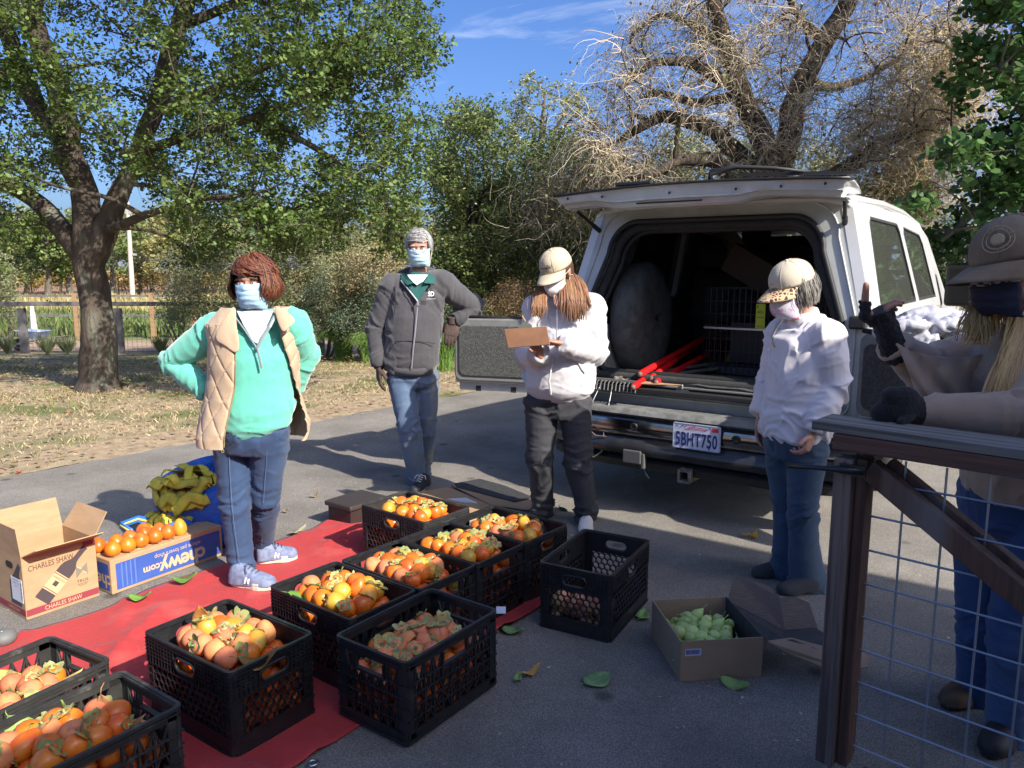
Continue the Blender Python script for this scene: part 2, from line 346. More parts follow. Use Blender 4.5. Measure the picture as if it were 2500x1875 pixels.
def off_edge(x, y):
    "distance of a point left of the asphalt edge"
    best = 99
    for (a, b_) in zip(edge[:-1], edge[1:]):
        ax, ay = a; bx, by = b_; dx, dy = bx - ax, by - ay; t = max(0, min(1, ((x - ax) * dx + (y - ay) * dy) / (dx * dx + dy * dy)))
        px, py = ax + dx * t, ay + dy * t; d = math.hypot(x - px, y - py); s_ = (x - ax) * dy - (y - ay) * dx
        if d < best: best = d; sg = -1 if s_ > 0 else 1
    return best * sg
gn_ = lambda x, y, s=1.2, sd_=3: float(pn(np.array([x * s, y * s, .5]), sd_))
dl = lambda x, y: 0 if off_edge(x, y) < .25 else (.25 if off_edge(x, y) < .6 else min(1, .65 + .6 * gn_(x, y)))
blades('dry_grass', 62000, (-9.5, 1.2, 3.5, 13), lambda x, y: .035 + .03 * max(0, gn_(x, y, 2.2, 8)), mat('strawblade', (.48, .385, .23), .8, island=.3, trans=.25), w=.004, seed=2, lean=1.3, dens=dl)
blades('green_grass', 42000, (-10, 3.4, 4.5, 15.5), lambda x, y: .05 + .05 * max(0, gn_(x, y, .9, 9)), mat('greenblade', (.22, .24, .07), .7, island=.35, trans=.3), w=.004, seed=3, lean=.9, dens=lambda x, y: 0 if off_edge(x, y) < .3 else max(0, min(1, .12 + 1.3 * gn_(x, y, .55, 21) + (.3 if y > 11 else 0))))
blades('meadow_grass', 30000, (-60, 6, 33, 49), lambda x, y: .6, mat('meadowblade', (.44, .37, .15), .8, island=.3, trans=.3), w=.03, seed=4, lean=.4)
blades('crop_rows', 26000, (-42, 2, 23, 33.5), lambda x, y: .5, mat('cropblade', (.15, .2, .055), .7, island=.35, trans=.3), w=.02, seed=5, lean=.7, dens=lambda x, y: 1 if (y * .9) % 1 < .6 else .2)

def grit():
    r = np.random.RandomState(77); n = 900; x = r.uniform(-3.5, 4, n); y = 1.6 + r.rand(n) ** 1.3 * 7; k = np.array([off_edge(a, b) < -.05 for a, b in zip(x, y)]); x, y = x[k], y[k]; n = len(x); s = r.uniform(.002, .007, n); a = r.uniform(0, 6.28, n)
    v = np.stack([np.stack([x + s * np.cos(a + q) * (1.6 if q in (0, 3.14) else .8), y + s * np.sin(a + q) * (1.6 if q in (0, 3.14) else .8), .007 + r.rand(n) * .004], 1) for q in (0, 1.57, 3.14, 4.71)], 1).reshape(-1, 3)
    n2 = 5200; x2 = r.uniform(-9.5, 1.2, n2); y2 = r.uniform(4.2, 13, n2); k2 = np.array([off_edge(a, b) > .05 for a, b in zip(x2, y2)]); x2, y2 = x2[k2], y2[k2]; n2 = len(x2); s2 = r.uniform(.012, .03, n2); a2 = r.uniform(0, 6.28, n2); v2 = np.stack([np.stack([x2 + s2 * np.cos(a2 + q) * (1.3 if q in (0, 3.14) else .8), y2 + s2 * np.sin(a2 + q) * (1.3 if q in (0, 3.14) else .8), .03 + r.rand(n2) * .02], 1) for q in (0, 1.57, 3.14, 4.71)], 1).reshape(-1, 3)
    tag(raw('fallen_leaves', v2, np.arange(4 * n2).reshape(-1, 4), mat('litterleaf', (.24, .15, .08), .8, island=.5)), kind='stuff')
    tag(raw('litter', v, np.arange(4 * n).reshape(-1, 4), mat('littermat', (.42, .38, .30), .8, island=.6)), kind='stuff')
grit()
# ================================================================ TREES, SHRUBS, FENCE, FAR THINGS
def tubes(P, r, n=3):
    "P (N,S,3) centre lines, r (N,S) radii -> vertices, quads"
    N_, S_, _ = P.shape; d = np.gradient(P, axis=1); d /= np.linalg.norm(d, axis=2, keepdims=True) + 1e-9
    mz = np.abs(P[:, -1, 2] - P[:, 0, 2]) / (np.linalg.norm(P[:, -1] - P[:, 0], axis=1) + 1e-9); up = np.where(mz[:, None, None] > .6, np.array([.96, .25, .05]), np.array([.05, .1, .99])); a = np.cross(d, up); a /= np.linalg.norm(a, axis=2, keepdims=True) + 1e-9; b = np.cross(d, a)
    t = np.arange(n) * 2 * np.pi / n; V_ = P[:, :, None, :] + r[..., None, None] * (a[:, :, None, :] * np.cos(t)[None, None, :, None] + b[:, :, None, :] * np.sin(t)[None, None, :, None])
    idx = np.arange(N_ * S_ * n).reshape(N_, S_, n); nx_ = np.roll(idx, -1, axis=2)
    F = np.stack([idx[:, :-1], nx_[:, :-1], nx_[:, 1:], idx[:, 1:]], -1).reshape(-1, 4); return V_.reshape(-1, 3), F
def leafcloud(name, C, size, m, parent, rs, flat=.5, asp=.6, fold=.25):
    "one small folded leaf at every point of C; leaf = 2 quads"
    n = len(C); a = rs.normal(size=(n, 3)); a[:, 2] *= .6; a /= np.linalg.norm(a, axis=1, keepdims=True); u = rs.normal(size=(n, 3)); u[:, 2] = np.abs(u[:, 2]) + flat; b = np.cross(a, u); b /= np.linalg.norm(b, axis=1, keepdims=True) + 1e-9; nn = np.cross(a, b)
    L_ = (size * rs.uniform(.6, 1.3, n))[:, None]; w = L_ * asp * .5
    p0 = C - a * L_ * .5; p1 = C + a * L_ * .5; mid = C + nn * L_ * fold * .3; q1 = C + b * w + nn * L_ * fold * .1 - a * L_ * .02; q2 = C - b * w + nn * L_ * fold * .1 - a * L_ * .02; mid = C - nn * L_ * fold * .12
    q1a = C + b * w * .8 + a * L_ * .28; q2a = C - b * w * .8 + a * L_ * .28; q1 = C + b * w * .85 - a * L_ * .2; q2 = C - b * w * .85 - a * L_ * .2
    V_ = np.stack([p0, q1, q1a, p1, q2a, q2], 1).reshape(-1, 3); k = np.arange(n)[:, None] * 6; F = np.concatenate([k + np.array([[0, 1, 2, 3]]), k + np.array([[0, 3, 4, 5]])]); return raw(name, V_, F, m, parent)
def inpoly(x, y, poly):
    c = False; j = len(poly) - 1
    for i in range(len(poly)):
        xi, yi = poly[i]; xj, yj = poly[j]
        if (yi > y) != (yj > y) and x < (xj - xi) * (y - yi) / (yj - yi) + xi: c = not c
        j = i
    return c
def region(poly, Y0, Y1, n, rs, dens=None):
    xs_ = [p[0] for p in poly]; ys_ = [p[1] for p in poly]; out = []
    tries = 0
    while len(out) < n and tries < n * 60:
        tries += 1; x = rs.uniform(min(xs_), max(xs_)); y = rs.uniform(min(ys_), max(ys_))
        if not inpoly(x, y, poly): continue
        if dens and rs.rand() > dens(x, y): continue
        p = at(x, y, rs.uniform(Y0, Y1))
        if p.z > .4: out.append(p)
    return out
def skeleton(limbs, cl, rs, r0=.035, rmin=.006, droop=.1, k_sub=9):
    "limbs: lists of (point, radius); each cluster is joined to the nearest wood"
    V_, F = [], []; nodes = []; rad = []; off = 0
    def put(P, r, n):
        nonlocal off; v, f = tubes(np.array(P)[None], np.array(r)[None], n); V_.append(v); F.append(f + off); off += len(v)
    for lb in limbs:
        pts = [np.array(p) for p, r in lb]; rr = [r for p, r in lb]; P, R_ = [], []
        for i in range(len(pts) - 1):
            for k in range(k_sub): t = k / k_sub; p = pts[i] * (1 - t) + pts[i + 1] * t; P.append(p); R_.append(rr[i] * (1 - t) + rr[i + 1] * t)
        P.append(pts[-1]); R_.append(rr[-1]); P = np.array(P); R_ = np.array(R_)
        for _ in range(3): P[1:-1] = (P[:-2] + P[1:-1] * 2 + P[2:]) / 4
        P += (np.stack([pn(P * 2.5, 3), pn(P * 2.5, 4), pn(P * 2.5, 5) * .4], 1)) * R_[:, None] * .45; R2 = R_ * (1 + .10 * pn(P * 6, 8)); put(P, R2, 14 if R_[0] > .08 else 8)
        nodes += list(P); rad += list(R_)
    cl = [np.array(c) for c in cl]; nodes = [np.array(n) for n in nodes]; NA = np.array(nodes); RA = np.array(rad); order = np.argsort([np.min(np.linalg.norm(NA - c, axis=1)) for c in cl])
    for i in order:
        c = cl[i]; d = np.linalg.norm(NA - c, axis=1) + (NA[:, 2] > c[2] + .2) * .5 + (RA < .012) * .25; j = int(np.argmin(d)); a = NA[j]; l = np.linalg.norm(c - a)
        if l < .02: continue
        r_s = min(RA[j] * .75, r0 * (.5 + l * .6)); m_ = max(4, int(l / .12)); t = np.linspace(0, 1, m_)[:, None]; P = a * (1 - t) + c * t; P[:, 2] += (np.sin(t[:, 0] * np.pi) * l * .12); w = rs.normal(size=3) * l * .09; P += np.sin(t * np.pi) * w + (np.sin(t * 9 + i) * .015 * l); r_ = np.linspace(r_s, rmin, m_); put(P, r_, 5); NA = np.vstack([NA, P[1:]]); RA = np.append(RA, r_[1:])
    return np.concatenate(V_), np.concatenate(F), NA, RA
def twigs(cl, n, rad, rs, L_=.3, r=.004, S_=5, droop=.15):
    c = np.repeat(np.array([tuple(x) for x in cl]), n, 0); N_ = len(c); d = rs.normal(size=(N_, 3)); d /= np.linalg.norm(d, axis=1, keepdims=True); t = np.linspace(0, 1, S_); P = c[:, None] + d[:, None] * (t[None, :, None] * L_ * rs.uniform(.5, 1.2, N_)[:, None, None]); P[..., 2] -= droop * t[None] ** 2 * L_ * 2; P += rs.normal(size=P.shape) * .012 * (t[None, :, None] > 0)
    return P, np.repeat(np.linspace(r, r * .35, S_)[None], N_, 0)
def bark(name, c1, c2, c3):
    return mat(name, c1, .95, c2, 9, bump=1.0, bscale=22, bdist=.05, stretch=(1, 1, .25), mixlo=.35, mixhi=.65, col3=c3, c3scale=2.4, c3lo=.56, c3hi=.68)
def tree(name, label, group, limbs, clusters, lm, bm_, seed, leaf=.05, per=250, spread=.33, twn=5, r0=.035, asp=.6, base=None, zsq=.8):
    rs = np.random.RandomState(seed); b0 = Vector(limbs[0][0][0]) if base is None else Vector(base); root = empty(name, b0, label, 'tree', group); o3 = np.array(b0)
    V_, F, NA, RA = skeleton(limbs, clusters, rs, r0)
    if twn: P, r_ = twigs(clusters, twn, spread, rs, spread * 1.1); v2, f2 = tubes(P, r_, 3); F = np.concatenate([F, f2 + len(V_)]); V_ = np.concatenate([V_, v2])
    raw('trunk', V_ - o3, F, bm_, root, smooth=True)
    C = np.array([tuple(c) for c in clusters]); n = len(C); sp = spread * rs.uniform(.6, 1.35, n); cnt = np.maximum(20, (per * (sp / spread) ** 1.6)).astype(int); idx = np.repeat(np.arange(n), cnt)
    # sprays: leaves sit along short shoots, so clumps have gaps
    d = rs.normal(size=(len(idx) // 9 + 1, 3)); d /= np.linalg.norm(d, axis=1, keepdims=True); d[:, 2] *= zsq; k = np.arange(len(idx)) // 9; idx = idx[(k * 9)[np.arange(len(idx))]] if False else idx
    base_ = C[idx] + d[k] * (sp[idx] * (rs.uniform(.25, 1., len(d))[k]))[:, None]; L0 = base_ + d[k] * (rs.uniform(-.5, .5, len(idx)) * .10 * (leaf / .05))[:, None] + rs.normal(size=(len(idx), 3)) * leaf * .55
    leafcloud('crown', L0 - o3, leaf, lm, root, rs, asp=asp); return root
def shrub(name, label, cat, pts, Y, h_unused, lm, seed, per=260, spread=.25, leaf=.04, n=40, Y1=None, group=None, stem=None, asp=.5):
    "bush filling a picture outline between two distances"
    rs = np.random.RandomState(seed); cl = region(pts, Y, Y1 or Y + 1.5, n, rs); b0 = Vector((sum(c.x for c in cl) / len(cl), sum(c.y for c in cl) / len(cl), 0)); b0.z = gz(b0.x, b0.y)
    root = empty(name, b0, label, cat, group); o3 = np.array(b0); limbs = []
    for k in range(5): a = k * 1.3; limbs.append([(np.array(b0) + (.1 * math.cos(a), .1 * math.sin(a), 0), .03), (np.array(b0) + (.4 * math.cos(a), .3 * math.sin(a), .6), .02)])
    V_, F, NA, RA = skeleton(limbs, cl, rs, .02, .004); P, r_ = twigs(cl, 7, spread, rs, spread * 1.5, .003); v2, f2 = tubes(P, r_, 3); F = np.concatenate([F, f2 + len(V_)]); V_ = np.concatenate([V_, v2]); raw('stems', V_ - o3, F, stem or MATS['twigbark'], root)
    C = np.array([tuple(c) for c in cl]); idx = np.repeat(np.arange(len(C)), per); d = rs.normal(size=(len(idx), 3)); d /= np.linalg.norm(d, axis=1, keepdims=True); L0 = C[idx] + d * (spread * rs.uniform(.2, 1.15, len(idx)) ** .7)[:, None]; L0 = L0[L0[:, 2] > o3[2] + .02]
    leafcloud('foliage', L0 - o3, leaf, lm, root, rs, asp=asp); return root
oakbark = bark('oakbark', (.10, .075, .055), (.05, .038, .03), (.20, .20, .15)); greybark = bark('greybark', (.15, .125, .10), (.08, .065, .05), (.17, .165, .09)); mat('twigbark', (.13, .105, .08), .9)
lf1 = mat('leaf_oak', (.115, .17, .04), .5, island=.45, trans=.34, spec=.4); lf2 = mat('leaf_live', (.155, .20, .062), .5, island=.45, trans=.32, spec=.4); lf3 = mat('leaf_olive', (.27, .29, .14), .65, island=.4, trans=.3); lf4 = mat('leaf_dark', (.075, .15, .04), .5, island=.5, trans=.28, spec=.35)
lfy = mat('leaf_autumn', (.32, .30, .11), .65, island=.4, trans=.35); lfo = mat('leaf_rust', (.26, .17, .08), .7, island=.4, trans=.3)
def T(x, y, Y): return tuple(at(x, y, Y))
def oak():
    rs = np.random.RandomState(1); Y = 9.4; b = gp(228, 838)
    G0 = lambda x, y, d=0: T(x, y, Y + d)
    limbs = [[((b.x + .02, b.y, -.15), .38), ((b.x, b.y, .12), .25), (G0(215, 740), .200), (G0(205, 660), .178), (G0(197, 590), .172), (G0(190, 520), .165), (G0(180, 450), .15), (G0(165, 380, .0), .16), (G0(140, 290, .1), .14), (G0(108, 160, .2), .13), (G0(78, 40, .3), .12), (G0(55, -120, .4), .10), (G0(40, -300, .5), .06)],
             [(G0(196, 570), .16), (G0(222, 510, -.05), .14), (G0(252, 440, -.1), .115), (G0(285, 370, -.15), .10), (G0(312, 290, -.2), .10), (G0(345, 200, -.2), .10), (G0(378, 90, -.2), .10), (G0(410, 0, -.2), .085), (G0(440, -150, -.2), .06)],
             [(G0(192, 560), .15), (G0(150, 510, .1), .13), (G0(115, 470, .2), .12), (G0(70, 430, .3), .11), (G0(15, 395, .4), .10), (G0(-80, 340, .5), .08), (G0(-220, 260, .6), .05)],
             [(G0(150, 330, .1), .12), (G0(95, 250, .4), .11), (G0(50, 150, .6), .11), (G0(10, 60, .8), .09), (G0(-40, -60, 1), .06)],
             [(G0(300, 330, -.2), .06), (G0(420, 290, -.5), .05), (G0(560, 250, -.8), .045), (G0(700, 200, -.9), .03)],
             [(G0(330, 240, -.2), .07), (G0(450, 200, .3), .06), (G0(600, 130, .6), .05), (G0(780, 80, .8), .03)],
             [(G0(385, 60, -.2), .06), (G0(520, 0, -.3), .05), (G0(680, -60, -.3), .04), (G0(820, -60, -.3), .02)],
             [(G0(225, 500, -.05), .06), (G0(300, 470, -.8), .045), (G0(420, 430, -1.2), .03), (G0(560, 420, -1.3), .02)],
             [(G0(560, 250, -.8), .04), (G0(700, 330, -.6), .03), (G0(820, 420, -.4), .022), (G0(880, 520, -.3), .012)]]
    poly = [(-350, -520), (800, -520), (860, -80), (905, 20), (955, 70), (900, 130), (935, 200), (915, 270), (880, 330), (870, 420), (905, 500), (890, 585), (848, 560), (800, 500), (735, 520), (660, 545), (600, 520), (530, 560), (470, 540), (400, 575), (345, 520), (330, 440), (275, 400), (240, 360), (150, 370), (100, 400), (60, 440), (100, 500), (120, 545), (60, 575), (10, 560), (-350, 560)]
    def dens(x, y):
        if x < 0 or y < 0: return .55
        if 70 < x < 400 and y < 330: return .34
        if x < 140 and y > 380: return .5
        if x > 560 and y > 280: return 1.
        return .75 + .25 * float(pn(np.array([x / 110., y / 110., 1.]), 7))
    cl = region(poly, 7.4, 11.4, 700, rs, dens)
    tree('tree', 'large broad leaved tree with a thick forked trunk standing in the lawn at left', 'trees', limbs, cl, lf1, oakbark, 3, leaf=.047, per=290, spread=.34, twn=7, base=(b.x, b.y, 0), asp=.62)
oak()
def simple_tree(label, cx, basey, Y, crown, lm, bm_, seed, n=60, leaf=.06, per=240, spread=.5, depth=3., tr=.18, name='tree', lean=0, extra=None, asp=.6):
    rs = np.random.RandomState(seed); cl = region(crown, Y - depth / 2, Y + depth / 2, n, rs); bp = at(cx, basey, Y); z0 = gz(bp.x, Y); xs_ = [p[0] for p in crown]; ys_ = [p[1] for p in crown]; mx_, my = sum(xs_) / len(xs_), sum(ys_) / len(ys_)
    top = at(mx_, min(ys_) + (my - min(ys_)) * .5, Y); mid = at((cx + mx_) / 2, (basey * .35 + my * .65), Y)
    limbs = [[((bp.x, Y, z0 - .1), tr), (tuple((Vector((bp.x, Y, z0)) + mid) / 2), tr * .75), (tuple(mid), tr * .55), (tuple(top), tr * .2)]]
    for k in range(5): q = at(xs_[rs.randint(len(xs_))] * .75 + mx_ * .25, ys_[rs.randint(len(ys_))] * .7 + my * .3, Y + rs.uniform(-depth / 3, depth / 3)); limbs.append([(tuple(mid.lerp(Vector((bp.x, Y, z0)), .3 * rs.rand())), tr * .4), (tuple(mid.lerp(q, .5) + Vector((0, 0, .2))), tr * .3), (tuple(q), tr * .1)])
    return tree(name, label, 'trees', limbs, cl, lm, bm_, seed, leaf=leaf, per=per, spread=spread, twn=4, base=(bp.x, Y, z0), asp=asp)
simple_tree('tall evergreen oak just right of the grey haired person', 1010, 690, 15.5, [(965, 640), (925, 560), (940, 470), (905, 400), (930, 320), (960, 260), (1010, 225), (1060, 245), (1095, 330), (1120, 420), (1110, 520), (1070, 600), (1040, 650)], lf2, oakbark, 11, n=170, spread=.42, leaf=.06, per=230)
simple_tree('dense dark oak directly left of the car', 1190, 680, 17, [(1070, 520), (1060, 400), (1110, 330), (1150, 290), (1230, 300), (1310, 340), (1390, 430), (1390, 560), (1300, 640), (1190, 620), (1100, 590)], lf2, oakbark, 12, n=200, spread=.5, leaf=.07, per=240)
simple_tree('sparse pale topped tree against the sky above the dark oaks', 1140, 640, 22, [(1070, 330), (1100, 250), (1115, 180), (1150, 165), (1180, 215), (1205, 170), (1250, 210), (1290, 290), (1250, 330), (1160, 320)], lf3, greybark, 13, n=46, spread=.42, leaf=.08, per=110)
simple_tree('grey green tree filling the gap behind the bare tree', 1400, 640, 20, [(1180, 520), (1230, 380), (1330, 330), (1450, 310), (1560, 330), (1700, 300), (1800, 360), (1780, 520), (1500, 560)], lf3, greybark, 14, n=150, spread=.6, leaf=.09, per=220)
simple_tree('tree of dark maple like leaves at the right edge of the frame', 2330, 700, 8.6, [(2010, 540), (1975, 430), (2010, 330), (2065, 290), (2055, 190), (2100, 110), (2095, 30), (2140, -120), (2160, -450), (2900, -500), (2900, 640), (2380, 700), (2140, 620), (2060, 560)], lf4, greybark, 15, n=330, spread=.3, leaf=.085, per=150, depth=2.6, asp=.85)
simple_tree('leafy thicket behind the open car on the right', 1950, 690, 13.5, [(1700, 640), (1710, 480), (1800, 420), (1900, 380), (2010, 400), (2100, 480), (2120, 640)], lf3, greybark, 16, n=90, spread=.42, leaf=.07, per=180)
def bare():
    rs = np.random.RandomState(21); Y = 12.2; bp = at(1665, 620, Y); G0 = lambda x, y, d=0: T(x, y, Y + d); z0 = gz(bp.x, Y)
    limbs = [[((bp.x, Y, z0 - .1), .36), (G0(1665, 500), .27), (G0(1665, 400), .24), (G0(1655, 340), .19), (G0(1625, 260), .165), (G0(1600, 190), .15), (G0(1575, 110), .13), (G0(1545, 20), .11), (G0(1520, -120), .07)],
             [(G0(1668, 400), .19), (G0(1690, 330, -.1), .17), (G0(1705, 250, -.2), .17), (G0(1735, 175, -.2), .16), (G0(1780, 95, -.2), .145), (G0(1830, 10, -.2), .13), (G0(1880, -120, -.2), .08)],
             [(G0(1645, 380), .15), (G0(1590, 330, .2), .14), (G0(1540, 280, .3), .12), (G0(1500, 265, .3), .11), (G0(1430, 250, .3), .09), (G0(1360, 290, .3), .06), (G0(1290, 330, .3), .03)],
             [(G0(1640, 400, -.4), .13), (G0(1580, 380, -.6), .12), (G0(1540, 345, -.7), .11), (G0(1470, 345, -.9), .08), (G0(1400, 380, -1), .05), (G0(1330, 380, -1), .03)],
             [(G0(1600, 190), .10), (G0(1545, 160, -.2), .09), (G0(1480, 130, -.3), .08), (G0(1410, 135, -.4), .05), (G0(1340, 190, -.5), .03)],
             [(G0(1575, 210), .08), (G0(1500, 225, .4), .07), (G0(1430, 200, .6), .05), (G0(1380, 210, .6), .03)],
             [(G0(1690, 400), .13), (G0(1800, 385, -.3), .12), (G0(1850, 345, -.4), .11), (G0(1890, 315, -.5), .10), (G0(1960, 290, -.6), .06), (G0(2040, 260, -.6), .03)],
             [(G0(1735, 175, -.2), .09), (G0(1800, 190, .3), .07), (G0(1870, 170, .5), .05), (G0(1950, 120, .6), .03)],
             [(G0(1575, 110), .08), (G0(1500, 50, .2), .06), (G0(1430, 30, .3), .04), (G0(1370, 70, .3), .02)],
             [(G0(1780, 95, -.2), .08), (G0(1720, 30, .1), .06), (G0(1680, -60, .2), .04)]]
    poly = [(1210, 330), (1270, 240), (1300, 150), (1350, 60), (1400, -20), (1440, -250), (2050, -260), (2110, 20), (2090, 140), (2110, 260), (2060, 360), (1990, 400), (1850, 380), (1500, 390), (1330, 410), (1230, 400)]
    cl = region(poly, 10.6, 14, 360, rs); root = empty('bare_tree', (bp.x, Y, z0), 'big old nearly leafless tree with mossy dark limbs and drooping curly twigs behind the car', 'tree', 'trees'); o3 = np.array((bp.x, Y, z0))
    V_, F, NA, RA = skeleton(limbs, cl, rs, .05, .009); raw('trunk', V_ - o3, F, bark('mossbark', (.10, .075, .055), (.045, .035, .028), (.13, .13, .045)), root, smooth=True)
    k = np.where(RA < .05)[0]; k = k[rs.randint(len(k), size=6600)]; st = NA[k]; S_ = 11; N_ = len(st); d = rs.normal(size=(N_, 3)); d[:, 2] = np.abs(d[:, 2]) * .5; d /= np.linalg.norm(d, axis=1, keepdims=True); P = np.zeros((N_, S_, 3)); P[:, 0] = st; L_ = rs.uniform(.35, 1.25, N_) / S_
    for i in range(1, S_): d = d + rs.normal(size=d.shape) * .38; d[:, 2] -= .22 * i / S_ * 2; d /= np.linalg.norm(d, axis=1, keepdims=True); P[:, i] = P[:, i - 1] + d * L_[:, None]
    r_ = np.linspace(1, .35, S_)[None] * rs.uniform(.003, .0075, N_)[:, None]; v, f = tubes(P, r_, 3); raw('twigs', v - o3, f, mat('twigpale', (.45, .37, .26), .9, island=.35), root)['kind'] = 'stuff'
    e = P[:, -1][rs.randint(N_, size=420)]; b = MB(); tpl = MB().ball((0, 0, 0), 1, n=7, m=5); tv = np.array(tpl.v); fs = []; V2 = []
    for i, q in enumerate(e): V2.append(tv * (.022, .022, .027) * rs.uniform(.7, 1.2) + q - (0, 0, .02)); 
    me = bpy.data.meshes.new('f'); n0 = len(tv); me.from_pydata(np.concatenate(V2) .__sub__(o3).tolist(), [], [tuple(j + n0 * i for j in ff) for i in range(len(e)) for ff in tpl.f]); link('hanging_fruit', me, mat('walnutfruit', (.28, .17, .08), .7, island=.4), root)['kind'] = 'stuff'
    idx = rs.randint(N_, size=5200); L0 = P[idx, rs.randint(4, S_, size=len(idx))] + rs.normal(size=(len(idx), 3)) * .03; leafcloud('sparse_leaves', L0 - o3, .05, lf3, root, rs)
bare()
def brush():
    rs = np.random.RandomState(31)
    for lab, poly, Y0_, Y1_, n, m in (('tangle of pale dry branches above the right side of the car roof', [(1840, 470), (1830, 380), (1900, 300), (1930, 180), (1960, 90), (2090, 60), (2110, 300), (2070, 400), (2010, 480)], 11.5, 13.5, 2600, mat('brushpale', (.66, .52, .31), .9, island=.35)), ('tangle of grey twigs hanging left of the bare tree', [(1110, 470), (1180, 380), (1260, 330), (1400, 330), (1500, 380), (1500, 420), (1340, 440), (1180, 480)], 13, 15, 1100, mat('brushgrey', (.28, .24, .17), .9, island=.35))):
        cl = region(poly, Y0_, Y1_, 90, rs); C = np.array([tuple(c) for c in cl]); st = C[rs.randint(len(C), size=n)] + rs.normal(size=(n, 3)) * .3; S_ = 10; d = rs.normal(size=(n, 3)); d /= np.linalg.norm(d, axis=1, keepdims=True); P = np.zeros((n, S_, 3)); P[:, 0] = st; L_ = rs.uniform(.4, 1.3, n) / S_
        for i in range(1, S_): d = d + rs.normal(size=d.shape) * .3; d[:, 2] -= .10; d /= np.linalg.norm(d, axis=1, keepdims=True); P[:, i] = P[:, i - 1] + d * L_[:, None]
        v, f = tubes(P, np.linspace(1, .35, S_)[None] * rs.uniform(.003, .0075, n)[:, None], 3); b0 = np.array([C[:, 0].mean(), C[:, 1].mean(), gz(0, C[:, 1].mean())]); root = empty('brush', b0, lab, 'brush')
        V_, F, NA, RA = skeleton([[(tuple(b0), .10), (tuple((b0 + C.mean(0)) / 2 + (.2, 0, 0)), .08), (tuple(C.mean(0)), .04)]], cl, rs, .03, .007); raw('branches', V_ - b0, F, greybark, root, smooth=True); raw('twigs', v - b0, f, m, root)['kind'] = 'stuff'
        leafcloud('foliage', (np.concatenate([st, st + .1]) + rs.normal(size=(2 * n, 3)) * .25)[:4200] - b0, .06, lfy, root, rs)
brush()
# ---- shrubs along the lawn
SG = 'shrubs behind the lawn'
shrub('shrub', 'broad grey green bush behind the teal clad person', 'shrub', [(560, 700), (570, 560), (640, 500), (730, 490), (800, 520), (850, 580), (870, 700), (760, 720)], 13.6, 0, lf3, 41, n=150, spread=.28, leaf=.045, per=230, group=SG, Y1=16)
shrub('shrub', 'grey green bush rising left of the teal clad person', 'shrub', [(350, 700), (360, 560), (420, 500), (500, 500), (580, 560), (600, 700)], 14.6, 0, lf3, 42, n=120, spread=.3, leaf=.045, per=210, group=SG, Y1=16.4)
shrub('shrub', 'tan tinged bush between the teal clad and the grey haired person', 'shrub', [(690, 640), (720, 560), (790, 540), (860, 570), (860, 650)], 12.9, 0, mat('leaf_tan', (.34, .29, .15), .7, island=.4, trans=.3), 43, n=50, spread=.2, leaf=.04, per=200, group=SG)
shrub('shrub', 'dark blue green flowering bush behind the ornamental grass', 'shrub', [(650, 760), (640, 640), (700, 600), (800, 600), (880, 640), (960, 620), (970, 740), (860, 770)], 12.7, 0, mat('leaf_bluegreen', (.12, .17, .10), .6, island=.4, trans=.25), 44, n=110, spread=.2, leaf=.035, per=220, group=SG)
shrub('shrub', 'dark bush under the oaks beside the open car door', 'shrub', [(950, 690), (960, 560), (1040, 520), (1130, 560), (1290, 560), (1330, 700)], 14.5, 0, lf2, 45, n=110, spread=.3, leaf=.05, per=220, group=SG, Y1=17)
shrub('shrub', 'rust brown shrub seen between the grey haired and white hoodie people', 'shrub', [(1060, 690), (1065, 640), (1100, 615), (1140, 625), (1160, 690)], 12.6, 0, lfo, 46, n=22, spread=.17, leaf=.035, per=170, group=SG)
shrub('shrub', 'pale green bush at the left edge beyond the fence', 'shrub', [(-60, 760), (-60, 540), (0, 520), (30, 600), (42, 740)], 17.5, 0, lf3, 47, n=50, spread=.28, leaf=.05, per=220, group=SG)
shrub('shrub', 'small dark bush at the fence right of the big trunk', 'shrub', [(355, 735), (350, 690), (400, 670), (420, 735)], 17.4, 0, lf2, 48, n=20, spread=.2, leaf=.04, per=220, group=SG)
shrub('shrub', 'bush filling the space behind the car roof on the far right', 'shrub', [(1990, 680), (1990, 540), (2080, 480), (2300, 450), (2400, 700)], 11, 0, lf4, 49, n=90, spread=.26, leaf=.06, per=180, group=SG)
def grass_clump(x, y, rad, h, label, seed, n=1500):
    rs = np.random.RandomState(seed); c = gp(x, y); c.z = gz(c.x, c.y); S_ = 7; a = rs.uniform(0, 6.283, n); e = rs.uniform(.15, 1.0, n); t = np.linspace(0, 1, S_); out = rad * (t[None] ** 1.4) * e[:, None]; z = h * (np.sin(t[None] * (1.5 + .9 * e[:, None]))) * rs.uniform(.7, 1.1, n)[:, None]
    P = np.stack([out * np.cos(a)[:, None] + rs.normal(size=(n, 1)) * .05, out * np.sin(a)[:, None] + rs.normal(size=(n, 1)) * .05, z], -1); v, f = tubes(P, np.linspace(.0035, .0012, S_)[None].repeat(n, 0), 3); o = raw('ornamental_grass', v, f, mat('grassclump', (.14, .24, .045), .5, island=.4, trans=.0)); o.location = c; tag(o, label, 'grass', 'ornamental grass clumps')
grass_clump(742, 762, .55, .62, 'bright green arching clump of ornamental grass behind the teal clad person', 1)
grass_clump(800, 775, .42, .5, 'ornamental grass clump touching the left side of the grey haired person', 2, 900); grass_clump(958, 800, .42, .6, 'ornamental grass clump right behind the grey haired person', 3, 1100); grass_clump(965, 740, .5, .6, 'ornamental grass clump behind the corner of the open car door', 4, 900)
